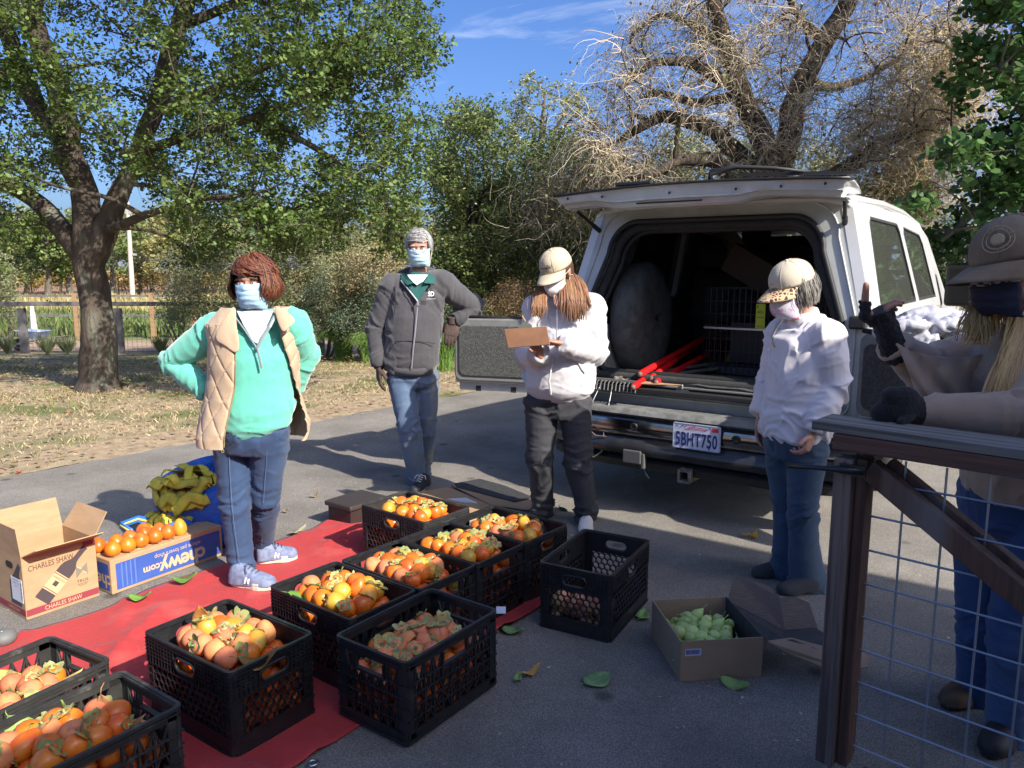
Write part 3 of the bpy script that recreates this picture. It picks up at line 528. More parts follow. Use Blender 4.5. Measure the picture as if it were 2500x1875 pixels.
# ---- fence: posts, top rail, wire
def fence():
    g_ = mat('fencegrey', (.17, .16, .155), .85, (.11, .10, .10), 6, bump=.4, bscale=30); root = empty('fence', (-7, 16.1, gz(0, 16.1)), 'weathered grey rail fence with wire mesh crossing behind the big tree', 'fence'); Yf = 16.1; z0 = gz(0, Yf)
    def Fp(x, z): p = at(x, 640, Yf); return Vector((p.x, Yf, z)) - root.location
    ztop = at(40, 661, Yf).z
    for x in (-190, 43, 252, 470, 690): q = Fp(x, z0); b = MB(); b.box((q.x, 0, (ztop - z0) / 2 - .05), (.13, .12, ztop - z0)); b.obj('post', g_, root)
    for (x0, x1) in ((-190, 43), (43, 252), (252, 470), (470, 700)): a, c = Fp(x0, 0).x, Fp(x1, 0).x; b = MB(); b.box(((a + c) / 2, -.02, ztop - z0 + .045), (c - a - .01, .17, .085)); b.obj('rail', g_, root)
    b = MB(); xa, xb = Fp(-190, 0).x, Fp(690, 0).x; x = xa
    while x < xb: b.beam((x, .03, .02), (x, .03, ztop - z0 - .02), .004, .004, up=(0, 1, 0)); x += .10
    for k in range(9): b.beam((xa, .03, .03 + k * .105), (xb, .03, .03 + k * .105), .004, .004)
    b.obj('wire_mesh', mat('fencewire', (.12, .12, .12), .6, metal=.4), root)['kind'] = 'stuff'
    for k, (x, y) in enumerate(((98, 762), (140, 765), (345, 758), (10, 765))):
        rs = np.random.RandomState(k); n = 160; c = np.array(gp(x, y)); c[1] = 15.6; c[0] = at(x, 700, 15.6).x; c[2] = gz(0, 15.6); S_ = 5; a = rs.uniform(0, 6.28, n); t = np.linspace(0, 1, S_); P = np.stack([t[None] * .22 * np.cos(a)[:, None] * rs.rand(n)[:, None], t[None] * .2 * np.sin(a)[:, None], t[None] * rs.uniform(.2, .4, n)[:, None]], -1); v, f = tubes(P, np.full((n, S_), .004), 3); o = raw('weed_tuft', v, f, mat('weedm', (.14, .17, .08), .8, island=.3)); o.location = c; tag(o, ('dark tuft right of the first fence post', 'small tuft between the fence posts', 'tuft at the fence right of the big trunk', 'tuft at the left edge by the fence')[k], 'weed')
    # a second fence further off with thin wooden posts
    r2 = empty('far_fence', (-9, 23, gz(0, 23)), 'second thin fence of wooden posts further away beyond the dirt lane', 'fence'); wd_ = mat('fencewood', (.30, .19, .10), .85)
    for x in (-90, 165, 330, 420): q = at(x, 690, 23); b = MB(); b.box((q.x + 9, 0, .68), (.12, .12, 1.36)); b.obj('post', wd_, r2)
    for z in (1.28, .7): a = at(-90, 690, 23).x + 9; c = at(420, 690, 23).x + 9; b = MB(); b.beam((a, 0, z), (c, 0, z), .05, .06); b.obj('rail', g_, r2)
fence()
# ---- closed parasol, wheelbarrow, pole, wires, bird
def far_bits():
    c = at(75, 735, 21); z = gz(0, 21); u = empty('parasol', (c.x, 21, z), 'white closed parasol standing in the field behind the fence', 'parasol'); u.scale = (.62, .62, .8); b = MB(); b.tube([(0, 0, 0), (0, 0, 1.6)], .02, 8); b.obj('pole', mat('fencewood', (.3, .19, .1)), u)
    b = MB(); P = [(.03, .42)]; b.lathe([(.10, .40), (.155, .46), (.13, .7), (.12, 1.0), (.085, 1.25), (.035, 1.42), (.01, 1.46)], 18, sq=.10); b.obj('canopy', mat('parasolwhite', (.62, .62, .63), .8), u, smooth=True); b = MB(); b.lathe([(.128, .93), (.134, .96), (.128, .99)], 14); b.obj('tie', mat('tiegrey', (.4, .4, .42)), u)
    c = at(76, 755, 17.2); z = gz(0, 17.2); w = empty('wheelbarrow', (c.x, 17.2, z), 'wheelbarrow with a blue white tray parked behind the first fence post', 'wheelbarrow'); w.scale = (.8, .8, .8)
    b = MB(); b.add([(-.22, -.2, .36), (.2, -.2, .36), (.2, .2, .36), (-.22, .2, .36), (-.34, -.3, .60), (.34, -.3, .56), (.34, .3, .56), (-.34, .3, .60)], [(3, 2, 1, 0), (0, 1, 5, 4), (1, 2, 6, 5), (2, 3, 7, 6), (3, 0, 4, 7)]); b.obj('tray', mat('traybluewhite', (.18, .25, .40), .5, (.38, .40, .43), 6, mixlo=.45, mixhi=.6), w, solid=.01)
    fr_ = mat('barrowframe', (.25, .22, .2), .6)
    for s in (-1, 1): b = MB(); b.tube([(-.42, s * .08, .2), (.2, s * .2, .34), (.85, s * .27, .42)], .018, 6); b.obj('handle', fr_, w); b = MB(); b.tube([(.12, s * .2, .34), (.3, s * .22, 0), (.42, s * .22, .34)], .014, 6); b.obj('leg', fr_, w)
    b = MB(); b.lathe([(.12, -.03), (.17, -.035), (.18, 0), (.17, .035), (.12, .03)], 18, Matrix.Translation((-.45, 0, .18)) @ Matrix.Rotation(R(90), 4, 'X')); b.obj('wheel', mat('rubber', (.02, .02, .02)), w)
    Y = 44; c = at(287, 655, Y); t = at(275, 436, Y); p = empty('utility_pole', (c.x, Y, gz(0, 40)), 'pale leaning utility pole beyond the field, right of the trunk', 'pole'); o = p.location
    b = MB(); b.tube([(0, 0, -.1), Vector((t.x, Y, t.z)) - o], [.15, .10], 12); b.obj('shaft', mat('polepale', (.50, .42, .36), .8), p); b = MB(); b.box(Vector((t.x, Y, t.z - .5)) - o, (.25, .2, .35)); b.obj('bracket', mat('bracketm', (.3, .3, .3)), p); b = MB(); q = Vector((t.x, Y, t.z - 2.9)) - o; b.box((q.x + .18, 0, q.z), (.22, .1, .12)); b.obj('insulator', mat('bracketm', (.3, .3, .3)), p)
    for k, (y0, y1) in enumerate(((552, 548), (560, 559))): a = at(284, y0, Y); c2 = at(1120, y1 - 4, 40); b = MB(); b.tube([a.lerp(c2, i / 8) - Vector((0, 0, .5 * math.sin(math.pi * i / 8))) for i in range(9)], .02, 4); tag(b.obj('power_line', mat('wireblack', (.03, .03, .03))), ('upper', 'lower')[k] + ' thin power line running right from the utility pole', 'cable')
    c = at(108, 656, 16.1); bd = empty('bird', (c.x, 16.08, c.z - .02), 'small dark bird perched on the fence rail left of the trunk', 'bird'); b = MB(); b.ball((0, 0, .055), (.045, .028, .03), Matrix.Rotation(.6, 4, 'Y'), 10, 8); b.ball((-.035, 0, .088), .02, n=8, m=6); b.tube([(.02, 0, .04), (.08, 0, .0)], [.014, .008], 6); b.tube([(-.05, 0, .09), (-.068, 0, .088)], [.005, .001], 5); b.obj('body', mat('birdm', (.04, .03, .025), .8), bd, smooth=True); b = MB(); b.tube([(0, .008, .03), (0, .008, .0)], .003, 4); b.tube([(0, -.008, .03), (0, -.008, .0)], .003, 4); b.obj('leg', mat('birdm', (.04, .03, .025)), bd)
    # far trees and vineyard
    r = random.Random(9); labs = ['round dark green oak', 'pale green tree', 'yellowing tree', 'olive green tree']
    spots = [(20, 56, 7, 3), (60, 60, 8, 1), (105, 46, 6.4, 0), (150, 47, 5.4, 0), (195, 62, 7, 2), (245, 52, 6.2, 0), (300, 62, 6, 1), (330, 70, 7.6, 2), (370, 58, 6.5, 2), (420, 64, 7.5, 2), (470, 66, 7, 3), (540, 70, 8, 2), (620, 66, 7, 3), (700, 60, 8, 2), (790, 66, 8, 3), (860, 58, 7, 2), (930, 62, 6.5, 3), (1000, 60, 7, 2), (1080, 64, 8, 0), (1170, 60, 8, 3), (1270, 56, 8, 0), (-60, 58, 8, 2), (-150, 52, 9, 0)]
    nm = ['first', 'second', 'third', 'fourth', 'fifth', 'sixth', 'seventh', 'eighth']; cnt = {}
    for k, (x, Yt, h, ty) in enumerate(spots):
        c = at(x, 640, Yt); z0 = -.6; m = (lf2, lf3, lfy, mat('leaf_olivefar', (.14, .15, .06), .65, island=.4, trans=.3))[ty]; rs = np.random.RandomState(100 + k); cl = []
        for i in range(46): a = rs.normal(size=3); a /= np.linalg.norm(a); rr = rs.rand() ** .4; cl.append(Vector((c.x + a[0] * rr * h * .42, Yt + a[1] * rr * h * .4, z0 + h * .60 + a[2] * rr * h * .36)))
        cnt[ty] = cnt.get(ty, 0) + 1
        tree('tree', '%s beyond the fields, %s of its kind from the left' % (labs[ty], nm[min(7, cnt[ty] - 1)]), 'far trees', [[((c.x, Yt, z0 - .1), .22), ((c.x + .1, Yt, z0 + h * .3), .16), ((c.x, Yt, z0 + h * .6), .08)]], cl, m, greybark, 200 + k, leaf=.24, per=85, spread=.75, twn=0, base=(c.x, Yt, z0))
    vm = mat('leaf_vine', (.36, .26, .08), .7, island=.4, trans=.3)
    for k in range(9):
        Yv = 60 + k * 4.2; n = 5200; rs = np.random.RandomState(300 + k); x = rs.uniform(-62, 34, n); C = np.stack([x, np.full(n, Yv) + rs.normal(size=n) * .35, -.6 + rs.uniform(.5, 1.7, n)], 1); root = empty('vine_row', (-14, Yv, -.6), 'row of autumn coloured vines across the road, ' + ('nearest of all', 'second nearest', 'third from the road', 'fourth from the road', 'fifth from the road', 'sixth from the road', 'seventh from the road', 'eighth from the road', 'farthest of all')[k], 'vines', 'vineyard rows'); leafcloud('foliage', C - np.array((-14, Yv, -.6)), .26, vm, root, rs)
        b = MB(); [b.beam((i * 2.4 - 45, 0, 0), (i * 2.4 - 45, 0, 1.5), .07, .07, up=(0, 1, 0)) for i in range(38)]; b.obj('stakes', greybark, root)['kind'] = 'stuff'
far_bits()
# ================================================================ THE SHED BEHIND THE CAMERA: its eave casts the near shade
def shed():
    C0 = Vector((3.37, 1.81, 0)); u = Vector((-.59, -.807, 0)).normalized(); v = Vector((.79, -.613, 0)).normalized(); yaw = math.atan2(v.y, v.x)
    root = empty('shed', (C0.x, C0.y, 0), 'weathered board shed outside the frame whose eave shades the near asphalt', 'shed', rz=yaw)
    # local: +x along v, -y along u
    wm = mat('shedwood', (.22, .15, .10), .85, (.15, .10, .07), 6, bump=.4, bscale=30, stretch=(1, 1, .1)); rf = mat('shedroof', (.12, .12, .125), .5, metal=.3)
    H_ = 3.0; LX, LY = 7.5, 7.0; ov = .7
    b = MB(); b.box((ov + (LX - ov) / 2, -ov - (LY - ov) / 2, H_ / 2), (LX - ov, LY - ov, H_ - .02)); w = b.obj('wall', wm, root)
    b = MB(); b.add([(0, 0, H_ - .06), (LX, 0, H_ - .06), (LX, -LY, H_ - .06), (0, -LY, H_ - .06), (0, 0, H_ + .04), (LX, 0, H_ + .04), (LX, -LY, H_ + .04), (0, -LY, H_ + .04), (LX / 2, 0, H_ + 1.0), (LX / 2, -LY, H_ + 1.0)], [(0, 1, 2, 3), (0, 4, 8, 5, 1), (3, 2, 6, 9, 7), (0, 3, 7, 4), (1, 5, 6, 2), (4, 7, 9, 8), (5, 8, 9, 6)]); b.obj('roof', rf, root)
    for k in range(34): x = ov + .1 + k * .2; b = MB(); b.box((x, -ov + .012, 1.48), (.19, .02, 2.9)); b.obj('plank', wm, root) if x < LX - .1 else None
shed()
# ================================================================ RED CLOTH, CRATES, FRUIT, BOXES
D53 = R(53)
def clothsheet():
    o0 = Vector((-.049, 3.0, 0)); u = Vector((.575, .818, 0)); w = Vector((-.818, .575, 0)) # along, across (to upper left)
    A, B_ = [], []
    P = []
    NA, NB = 110, 66
    for i in range(NA):
        t = -1.9 + 2.6 * i / (NA - 1); row = []
        wid = 1.63 + .03 * math.sin(t * 2.1) + .018 * math.sin(t * 9.3)
        for j in range(NB):
            s_ = wid * j / (NB - 1); p = o0 + u * t + w * s_; row.append([p.x, p.y, 0])
        P.append(row)
    a = np.array(P)
    q = a.copy(); q[..., 2] = 0
    def rdg(sc_, s): return 1 - np.abs(pn(q * sc_, s))
    r1 = rdg(np.array([2.2, 2.2, 1]), 31) ** 7 * .034; r2 = rdg(np.array([4.4, 6.5, 1]), 33) ** 6 * .017
    dd = (pn(q * np.array([14, 14, 1]), 35) * .002)
    a[..., 2] = .009 + r1 + r2 + np.abs(dd)
    # keep it flat below the crates
    cx = np.array([[c[0], c[1]] for c in [(-.65, 2.8), (-.43, 3.05), (-.23, 3.3), (0, 3.56), (-.5, 3.83), (-.95, 2.43), (-.32, 2.5), (-1.51, 2.13), (-1.2, 1.9), (-1.25, 3.4), (-1.25,3.75)]])
    d = np.min(np.hypot(a[..., 0][..., None] - cx[:, 0], a[..., 1][..., None] - cx[:, 1]), -1); k = np.clip((d - .22) / .16, 0.1, 1)
    a[..., 2] = .009 + (a[..., 2] - .009) * k
    b = MB(); b.grid([[tuple(p) for p in r_] for r_ in a])
    m = mat('redcloth', (.42, .032, .032), .8, (.35, .025, .028), 2.5, bump=.6, bscale=11, sheen=.05, mixlo=.3, mixhi=.7, bdist=.02, col3=(.47, .07, .06), c3scale=4.5, c3lo=.55, c3hi=.75)
    o = b.obj('ground_cloth', m, smooth=True, solid=.003)
    tag(o, 'long red cloth runner spread on the asphalt under the black crates', 'cloth')
    g = MB(); c = gp(676, 1651, .012)
    pts = [(c.x + .014 * math.cos(t * math.pi / 8), c.y + .014 * math.sin(t * math.pi / 8), .016) for t in range(17)]
    g.tube(pts, .004, 6, cap=False); gr = g.obj('grommet', mat('steelring', (.6, .6, .62), .3, metal=1), o, smooth=True)
clothsheet()
blackp = mat('crateblack', (.0125, .0125, .0145), .42, (.019, .019, .021), 30, bump=.18, bscale=90, spec=.5, bdist=.003, col3=(.05, .047, .043), c3scale=11, c3lo=.62, c3hi=.78)
blackd = mat('cratedusty', (.022, .0215, .021), .55, (.04, .038, .035), 14, bump=.25, bscale=80, bdist=.003, mixlo=.35, mixhi=.65, col3=(.1, .093, .083), c3scale=17, c3lo=.6, c3hi=.72)
CL, CW, CHT = .476, .326, .285
def stadium(w, h, n=7, cy=0, flat=False):
    r = h / 2; o = []
    for k in range(n + 1): a = -math.pi / 2 + math.pi * k / n; o.append((w / 2 - r + r * math.cos(a), cy + r * math.sin(a)))
    for k in range(n + 1): a = math.pi / 2 + math.pi * k / n; o.append((-w / 2 + r + r * math.cos(a), cy + r * math.sin(a)))
    return o
def panel_mesh(w, kind):
    "crate wall in xz drawn in xy: x along, y up 0..CHT, thickness z 0..t"
    b = MB(); T = .011; H = CHT
    if kind == 'hex':
        top0 = H - .098; hole = stadium(.105, .044, 8, cy=H - .055)
        b.holed([(-w / 2, top0), (w / 2, top0), (w / 2, H - .012), (-w / 2, H - .012)], [hole], .003, .008)
        for z in np.arange(top0, H - .01, .0135):                       # fine square ribs over the top band
            b.box((0, z, .0105) if abs(z - (H - .055)) > .03 else (0, -9, 0), (w, .0028, .007)) if abs(z - (H - .055)) > .028 else [b.box((sg * (w / 4 + .032), z, .0105), (w / 2 - .064, .0028, .007)) for sg in (-1, 1)]
        for x in np.arange(-w / 2 + .006, w / 2, .0175):
            if abs(x) > .058: b.box((x, (top0 + H - .012) / 2, .0105), (.0028, H - .012 - top0, .007))
        ring = [(p[0] * 1.03, p[1], .0125) for p in hole]; ring.append(ring[0]); b.tube(ring, .0042, 5, cap=False)
        y0, y1 = .062, top0; s = .0165; dx = s * math.sqrt(3); ww = w - .07; r_ = 0; y = y0
        b.box((0, .031, .0055), (w, .062, .006)); b.box((0, .004, .009), (w, .008, .008)); b.box((0, .058, .009), (w, .006, .008))
        while y < y1 + .02:
            x = -ww / 2 + (dx / 2 if r_ % 2 else 0)
            while x < ww / 2 + .001:
                for (p, q) in (((x, y), (x, y + s)), ((x, y + s), (x + dx / 2, y + s * 1.5)), ((x, y + s), (x - dx / 2, y + s * 1.5))):
                    if max(p[1], q[1]) <= y1 + .006 and abs(q[0]) <= ww / 2 + .006: b.beam((p[0], p[1], .006), (q[0], q[1], .006), .0036, .011, up=(0, 0, 1))
                x += dx
            y += s * 1.5; r_ += 1
        for sg in (-1, 1): b.box((sg * (w / 2 - .0175), (y0 + y1) / 2, .0055), (.035, y1 - y0, .006)); b.box((sg * (w / 2 - .036), (y0 + y1) / 2, .008), (.004, y1 - y0, .01))
        for z in (.085, .115, .145, .17): 
            for sg in (-1, 1): b.box((sg * (w / 2 - .0175), z, .010), (.035, .003, .007))
    else:
        b.box((0, H - .024, .0055), (w, .024, .006)); b.box((0, .02, .0055), (w, .04, .006)); b.box((0, .041, .0085), (w, .005, .011)); b.box((0, .012, .01), (w, .004, .008))
        for z in (.082, .122, .162, .202): b.box((0, z, .0085), (w, .0038, .012))
        hw = .12; n = max(4, int(round((w - .07) / .042))); xs_ = [-(w - .07) / 2 + (w - .07) * k / n for k in range(n + 1)]; yt = H - .036; hz = H - .082
        for i, x in enumerate(xs_):
            t1 = yt if abs(x) > hw / 2 else hz; b.box((x, (t1 + .04) / 2, .006), (.0062, t1 - .04, .011))
        for i in range(n):
            a, c = xs_[i], xs_[i + 1]; m_ = (a + c) / 2; t1 = yt if abs(m_) > hw / 2 else hz
            lv = [.041, .122, t1] if True else []
            for (l0, l1) in zip(lv[:-1], lv[1:]):
                b.beam((a, l0, .006), (c, l1, .006), .0042, .008, up=(0, 0, 1)); b.beam((c, l0, .006), (a, l1, .006), .0042, .008, up=(0, 0, 1))
        b.box((0, hz, .009), (hw + .02, .009, .016)); b.box((-hw / 2 - .003, (hz + yt) / 2, .008), (.006, yt - hz, .013)); b.box((hw / 2 + .003, (hz + yt) / 2, .008), (.006, yt - hz, .013))
        for sg in (-1, 1): b.box((sg * (w / 2 - .0175), H / 2, .0055), (.035, H - .02, .006))
        for z in (.082, .122, .162, .202): 
            for sg in (-1, 1): b.box((sg * (w / 2 - .0175), z, .011), (.035, .004, .009))
    return b.mesh('panel')
def make_crate(kind, m):
    root = empty('milk_crate', (0, 0, 0))
    pl = panel_mesh(CL - .02, kind); ps = panel_mesh(CW - .02, kind)
    for me in (pl, ps): me.materials.append(m)
    for (me, a, d) in ((pl, 0, CW / 2), (pl, 180, CW / 2), (ps, 90, CL / 2), (ps, 270, CL / 2)):
        o = bpy.data.objects.new('side_panel', me); sc.collection.objects.link(o); o.parent = root
        # local: x along wall, y up, z outward
        Rz = Matrix.Rotation(R(a), 4, 'Z'); F = Matrix(((1, 0, 0, 0), (0, 0, -1, -(d - .012)), (0, 1, 0, 0), (0, 0, 0, 1))); o.matrix_local = Rz @ F
    b = MB()
    out = rrect(CL, CW, .022); inn = rrect(CL - .03, CW - .03, .013); inn2 = rrect(CL - .016, CW - .016, .018)
    b.holed(out, [inn], CHT - .012, CHT - .004); b.holed(rrect(CL + .004, CW + .004, .024), [rrect(CL - .018, CW - .018, .018)], CHT - .009, CHT)
    b.holed(rrect(CL + .002, CW + .002, .023), [rrect(CL - .01, CW - .01, .018)], CHT - .022, CHT - .017)
    b.obj('rim', m, root, bevel=.0015)
    b = MB()
    for sx_ in (-1, 1):
        for sy_ in (-1, 1):
            cx, cy_ = sx_ * (CL / 2 - .02), sy_ * (CW / 2 - .02); pts = []
            a0 = {(1, 1): 0, (-1, 1): 90, (-1, -1): 180, (1, -1): 270}[(sx_, sy_)]
            o_ = [(cx + .0185 * math.cos(R(a0 + 90 * k / 5)), cy_ + .0185 * math.sin(R(a0 + 90 * k / 5))) for k in range(6)]
            i_ = [(cx + .0145 * math.cos(R(a0 + 90 * k / 5)), cy_ + .0145 * math.sin(R(a0 + 90 * k / 5))) for k in range(5, -1, -1)]
            c = MB().prism(o_ + i_, .004, CHT - .013); p = c.obj('corner_post', m, root)
    b = MB(); b.holed(rrect(CL - .022, CW - .022, .018), [rrect(CL - .06, CW - .06, .01)], 0.0, .008)
    for x in np.arange(-CL / 2 + .03, CL / 2 - .02, .03): b.box((x, 0, .006), (.005, CW - .03, .006))
    for y in np.arange(-CW / 2 + .03, CW / 2 - .02, .03): b.box((0, y, .0065), (CL - .03, .005, .005))
    b.obj('base', m, root)
    return root
GC = 'black plastic milk crates standing on and beside the red cloth'
CR = [  # name, x, y, yaw, kind, dusty, label
 ('C', -.65, 2.797, 142, 'hex', 0, 'black crate of orange fruit with a long green leaf, beside the woman in teal'),
 ('G', -.433, 3.055, 141, 'rib', 0, 'black crate of orange fruit with pale leafy caps, second of the touching row'),
 ('I', -.228, 3.308, 141, 'rib', 0, 'black crate of yellow and orange fruit, third of the touching row of four'),
 ('J', -.019, 3.561, 141, 'hex', 0, 'black crate with a dark lid poking out of its fruit, by the dark trousers'),
 ('K', -.50, 3.833, 141, 'hex', 1, 'dusty sunlit crate in front of the flattened cardboard, farthest of the fruit crates'),
 ('D', -.955, 2.435, 145, 'hex', 0, 'deep black crate heaped with pinkish fruit and an upright orange leaf'),
 ('E', -.321, 2.512, 54, 'rib', 0, 'big openwork crate in full shade with dull pink fruit and a brown leaf'),
 ('A', -1.514, 2.127, 61, 'rib', 1, 'dusty sunlit crate cut by the left edge with yellow leaves among its fruit'),
 ('B', -1.195, 1.903, 54.6, 'rib', 1, 'openwork crate at the bottom left corner with curled tan and pale green leaves'),
 ('F', .399 + .24 * math.cos(1.071) - .165 * math.sin(1.071), 2.918 + .24 * math.sin(1.071) + .165 * math.cos(1.071), 61.4, 'hex', 0, 'nearly empty crate on bare asphalt with a few pink fruit at its bottom')]
protos = {}
CRO = {}
for nme, x, y, yaw, kind, dusty, lab in CR:
    key = (kind, dusty)
    if key not in protos: protos[key] = make_crate(kind, blackd if dusty else blackp); o = protos[key]
    else: o = copytree(protos[key])
    o.location = (x, y, .012 if nme != 'F' else .006); o.rotation_euler = (0, 0, R(yaw)); tag(o, lab, 'crate', GC); CRO[nme] = o
# torn clear tape on the corner of the open crate
tp = MB(); c = gp(1085, 1325, .27); tp.box((0, 0, 0), (.035, .03, .001), Matrix.Translation((c.x - .005, c.y + .01, .278)) @ Matrix.Rotation(.5, 4, 'X')); tag(tp.obj('tape_scrap', mat('tape', (.5, .52, .6), .2)), 'scrap of clear tape stuck on the corner of the shaded openwork crate', 'tape')
# ---- persimmons
FR_M = [mat('persimmon_gloss', (.66, .115, .010), .38, (.64, .21, .018), 18, coat=.08, objrand=.16, mixlo=.4, mixhi=.7, col3=(.33, .06, .03), c3scale=14, c3lo=.66, c3hi=.72),
        mat('persimmon_bloom', (.60, .175, .075), .7, (.66, .25, .09), 26, bump=.06, bscale=140, objrand=.16, mixlo=.35, mixhi=.65, col3=(.36, .12, .09), c3scale=20, c3lo=.6, c3hi=.7),
        mat('persimmon_pale', (.66, .24, .02), .42, (.58, .33, .04), 12, coat=.05, objrand=.12, mixlo=.35, mixhi=.6)]
CAL = [mat('calyx_pale', (.46, .50, .19), .8, (.28, .26, .10), 50, trans=.2), mat('calyx_green', (.22, .30, .09), .8, (.3, .29, .12), 50, trans=.2)]
def fruit_mesh(v):
    b = MB(); r = [.036, .038, .0345, .037][v]; h = [.038, .034, .042, .036][v]; pts = []
    n = 9
    for i in range(1, n):
        t = math.pi * i / n; rr = r * math.sin(t) ** .86; z = -h * math.cos(t)
        if z > 0 and v in (1, 2): z *= 1.0 + .22 * (z / h) ** 3; rr *= 1 - .08 * (z / h)
        pts.append((rr, z))
    b.lathe([(.0015, -h * .93)] + pts + [(.0012, h * (1.22 if v in (1, 2) else 1.0))], 16, sq=.03)
    return b.mesh('persimmon', smooth=True), h
FM = [fruit_mesh(v) for v in range(4)]
def calyx_mesh(s):
    b = MB(); r = random.Random(s); z0 = 0
    for k in range(4):
        a = k * math.pi / 2 + r.uniform(-.2, .2); P = []
        L_ = .027 * r.uniform(.75, 1.35); lift = r.uniform(.1, 1.3)
        for i in range(5):
            t = i / 4; rad = .003 + L_ * t; w = .016 * (math.sin(math.pi * (.12 + .8 * t)) ** .8) + .001
            z = -.003 - .0125 * (t ** 2) * (1.2 - 1.9 * lift) + r.uniform(-.0015, .0015)
            row = []
            for j in (-1, -.35, .35, 1): row.append((rad * math.cos(a) - w * j * math.sin(a), rad * math.sin(a) + w * j * math.cos(a), z + .003 * abs(j) * (1 if r.random() > .3 else -1)))
            P.append(row)
        b.grid(P)
    b.lathe([(.004, -.004), (.0035, .004), (.003, .011)], 6); b.lathe([(.011, -.004), (.010, .001), (.003, .002)], 8)
    return b.mesh('calyx', smooth=True)
CM = [calyx_mesh(s) for s in range(5)]
for me, h in FM: me.materials.append(FR_M[0])
for me in CM: me.materials.append(CAL[0])
def matcopy(me, m):
    k = me.name + m.name
    if k not in _mc: c = me.copy(); c.materials.clear(); c.materials.append(m); _mc[k] = c
    return _mc[k]
_mc = {}
heap = MB()
def fruit(p, up, v, mi, ci, label, group, s=1.):
    "up = the way the leafy cap points"
    me, h = FM[v]; o = link('persimmon', matcopy(me, FR_M[mi])); q = (-Vector(up)).to_track_quat('Z', 'Y'); o.rotation_mode = 'QUATERNION'; o.rotation_quaternion = q @ Matrix.Rotation(random.uniform(0, 6.28), 3, 'Z').to_quaternion()
    o.location = p; o.scale = (s, s, s); tag(o, label, 'fruit', group)
    c = link('calyx', matcopy(CM[random.randrange(5)], CAL[ci])); c.parent = o; c.matrix_local = Matrix.Translation((0, 0, -h * .93)) @ Matrix.Rotation(math.pi, 4, 'X')
    return o
def fill(nme, level, mound, mi_w, desc, ci_w=(1, 0), layers=3, only=None, seed=0, n_top=None, capup=.8):
    o = CRO[nme]; r = random.Random(seed); M = Matrix.Translation(o.location) @ Matrix.Rotation(o.rotation_euler.z, 4, 'Z')
    pts = []; a = CL / 2 - .053; c = CW / 2 - .053; sp = .071
    for lay in range(layers):
        z = .05 + lay * .052; top = z > level - .06
        off = (lay % 2) * sp / 2
        ny = int(2 * c / (sp * .87)) + 1
        for iy in range(ny + 1):
            y = -c + iy * (2 * c / ny)
            for ix in range(int(2 * a / sp) + 1):
                x = -a + ix * sp + (iy % 2) * sp / 2 + off * .6
                if x > a: continue
                pts.append((x + r.uniform(-.007, .007), y + r.uniform(-.006, .006), z + r.uniform(-.004, .004), lay))
    zt = .05 + layers * .052
    if mound:
        for iy in range(4):
            for ix in range(6):
                x = -a * .8 + ix * a * 1.6 / 5 + (iy % 2) * .03; y = -c * .75 + iy * c * 1.5 / 3
                hh = mound * (1 - (x / a) ** 2 * .8) * (1 - (y / c) ** 2 * .7)
                if hh > .3 * mound and r.random() < .86: pts.append((x + r.uniform(-.01, .01), y + r.uniform(-.008, .008), zt - .008 + hh, layers))
    mnd = [q for q in pts if q[3] == layers]
    for (x, y, z, lay) in pts:
        w = M @ Vector((x, y, z)); ind = lay == layers or (lay == layers - 1 and all(math.hypot(x - q[0], y - q[1]) > .043 for q in mnd))
        v = r.randrange(4); mi = 0 if (u_ := r.random()) < mi_w[0] else (1 if u_ < mi_w[0] + mi_w[1] else 2); ci = 0 if r.random() < ci_w[0] / sum(ci_w) else 1
        if ind:
            up = Vector((r.gauss(0, .8), r.gauss(0, .8), abs(r.gauss(0, 1.3)) if r.random() < capup else -abs(r.gauss(0, 1)))).normalized(); random.seed(r.random())
            rt = w.x - o.location.x; fw = w.y - o.location.y; fr_ = 'far' if fw > .07 else 'near' if fw < -.07 else 'middle'; sd__ = 'left' if rt < -.06 else 'right' if rt > .06 else 'centre'
            lb = ('orange', 'pinkish', 'yellowish')[mi] + ' persimmon ' + ('cap up ' if up.z > .3 else 'smooth side up ' if up.z < -.3 else 'on its side ') + 'at the ' + fr_ + ' ' + sd__ + ' of ' + desc
            fruit(w, up, v, mi, ci, lb, 'persimmons in ' + desc, r.uniform(.9, 1.08))
        else:
            heap.cur = mi; q = Matrix.Translation(w) @ Matrix.Rotation(r.uniform(0, 6), 4, Vector((r.random(), r.random(), r.random())).normalized())
            heap.lathe([(.012, -.033), (.028, -.025), (.037, -.006), (.035, .012), (.022, .028), (.008, .034)], 9, q)
fill('C', .2, .035, (.62, .1, .28), 'the crate by the teal woman', seed=1, layers=4)
fill('G', .2, .03, (.5, .2, .3), 'the second row crate', ci_w=(.7, .3), seed=2, layers=4, capup=.85)
fill('I', .2, .03, (.5, .2, .3), 'the third row crate', ci_w=(.6, .4), seed=3, layers=4)
fill('J', .2, .02, (.75, .15, .1), 'the dark lid crate', seed=4, layers=4)
fill('K', .22, .025, (.7, .1, .2), 'the farthest sunlit crate', seed=5, layers=4, capup=.7)
fill('D', .22, .04, (.25, .65, .10), 'the upright leaf crate', ci_w=(.8, .2), seed=6, layers=4)
fill('E', .12, .02, (.08, .87, .05), 'the shaded openwork crate', ci_w=(.5, .5), seed=7, layers=3)
fill('A', .14, .03, (.3, .6, .1), 'the left edge crate', seed=8, layers=3)
fill('B', .17, .02, (.6, .3, .1), 'the bottom left crate', ci_w=(.5, .5), seed=9, layers=4)
hm = heap.obj('persimmon_heap', FR_M, smooth=True); tag(hm, 'lower layers of persimmons seen through the crate walls', 'fruit', kind='stuff')
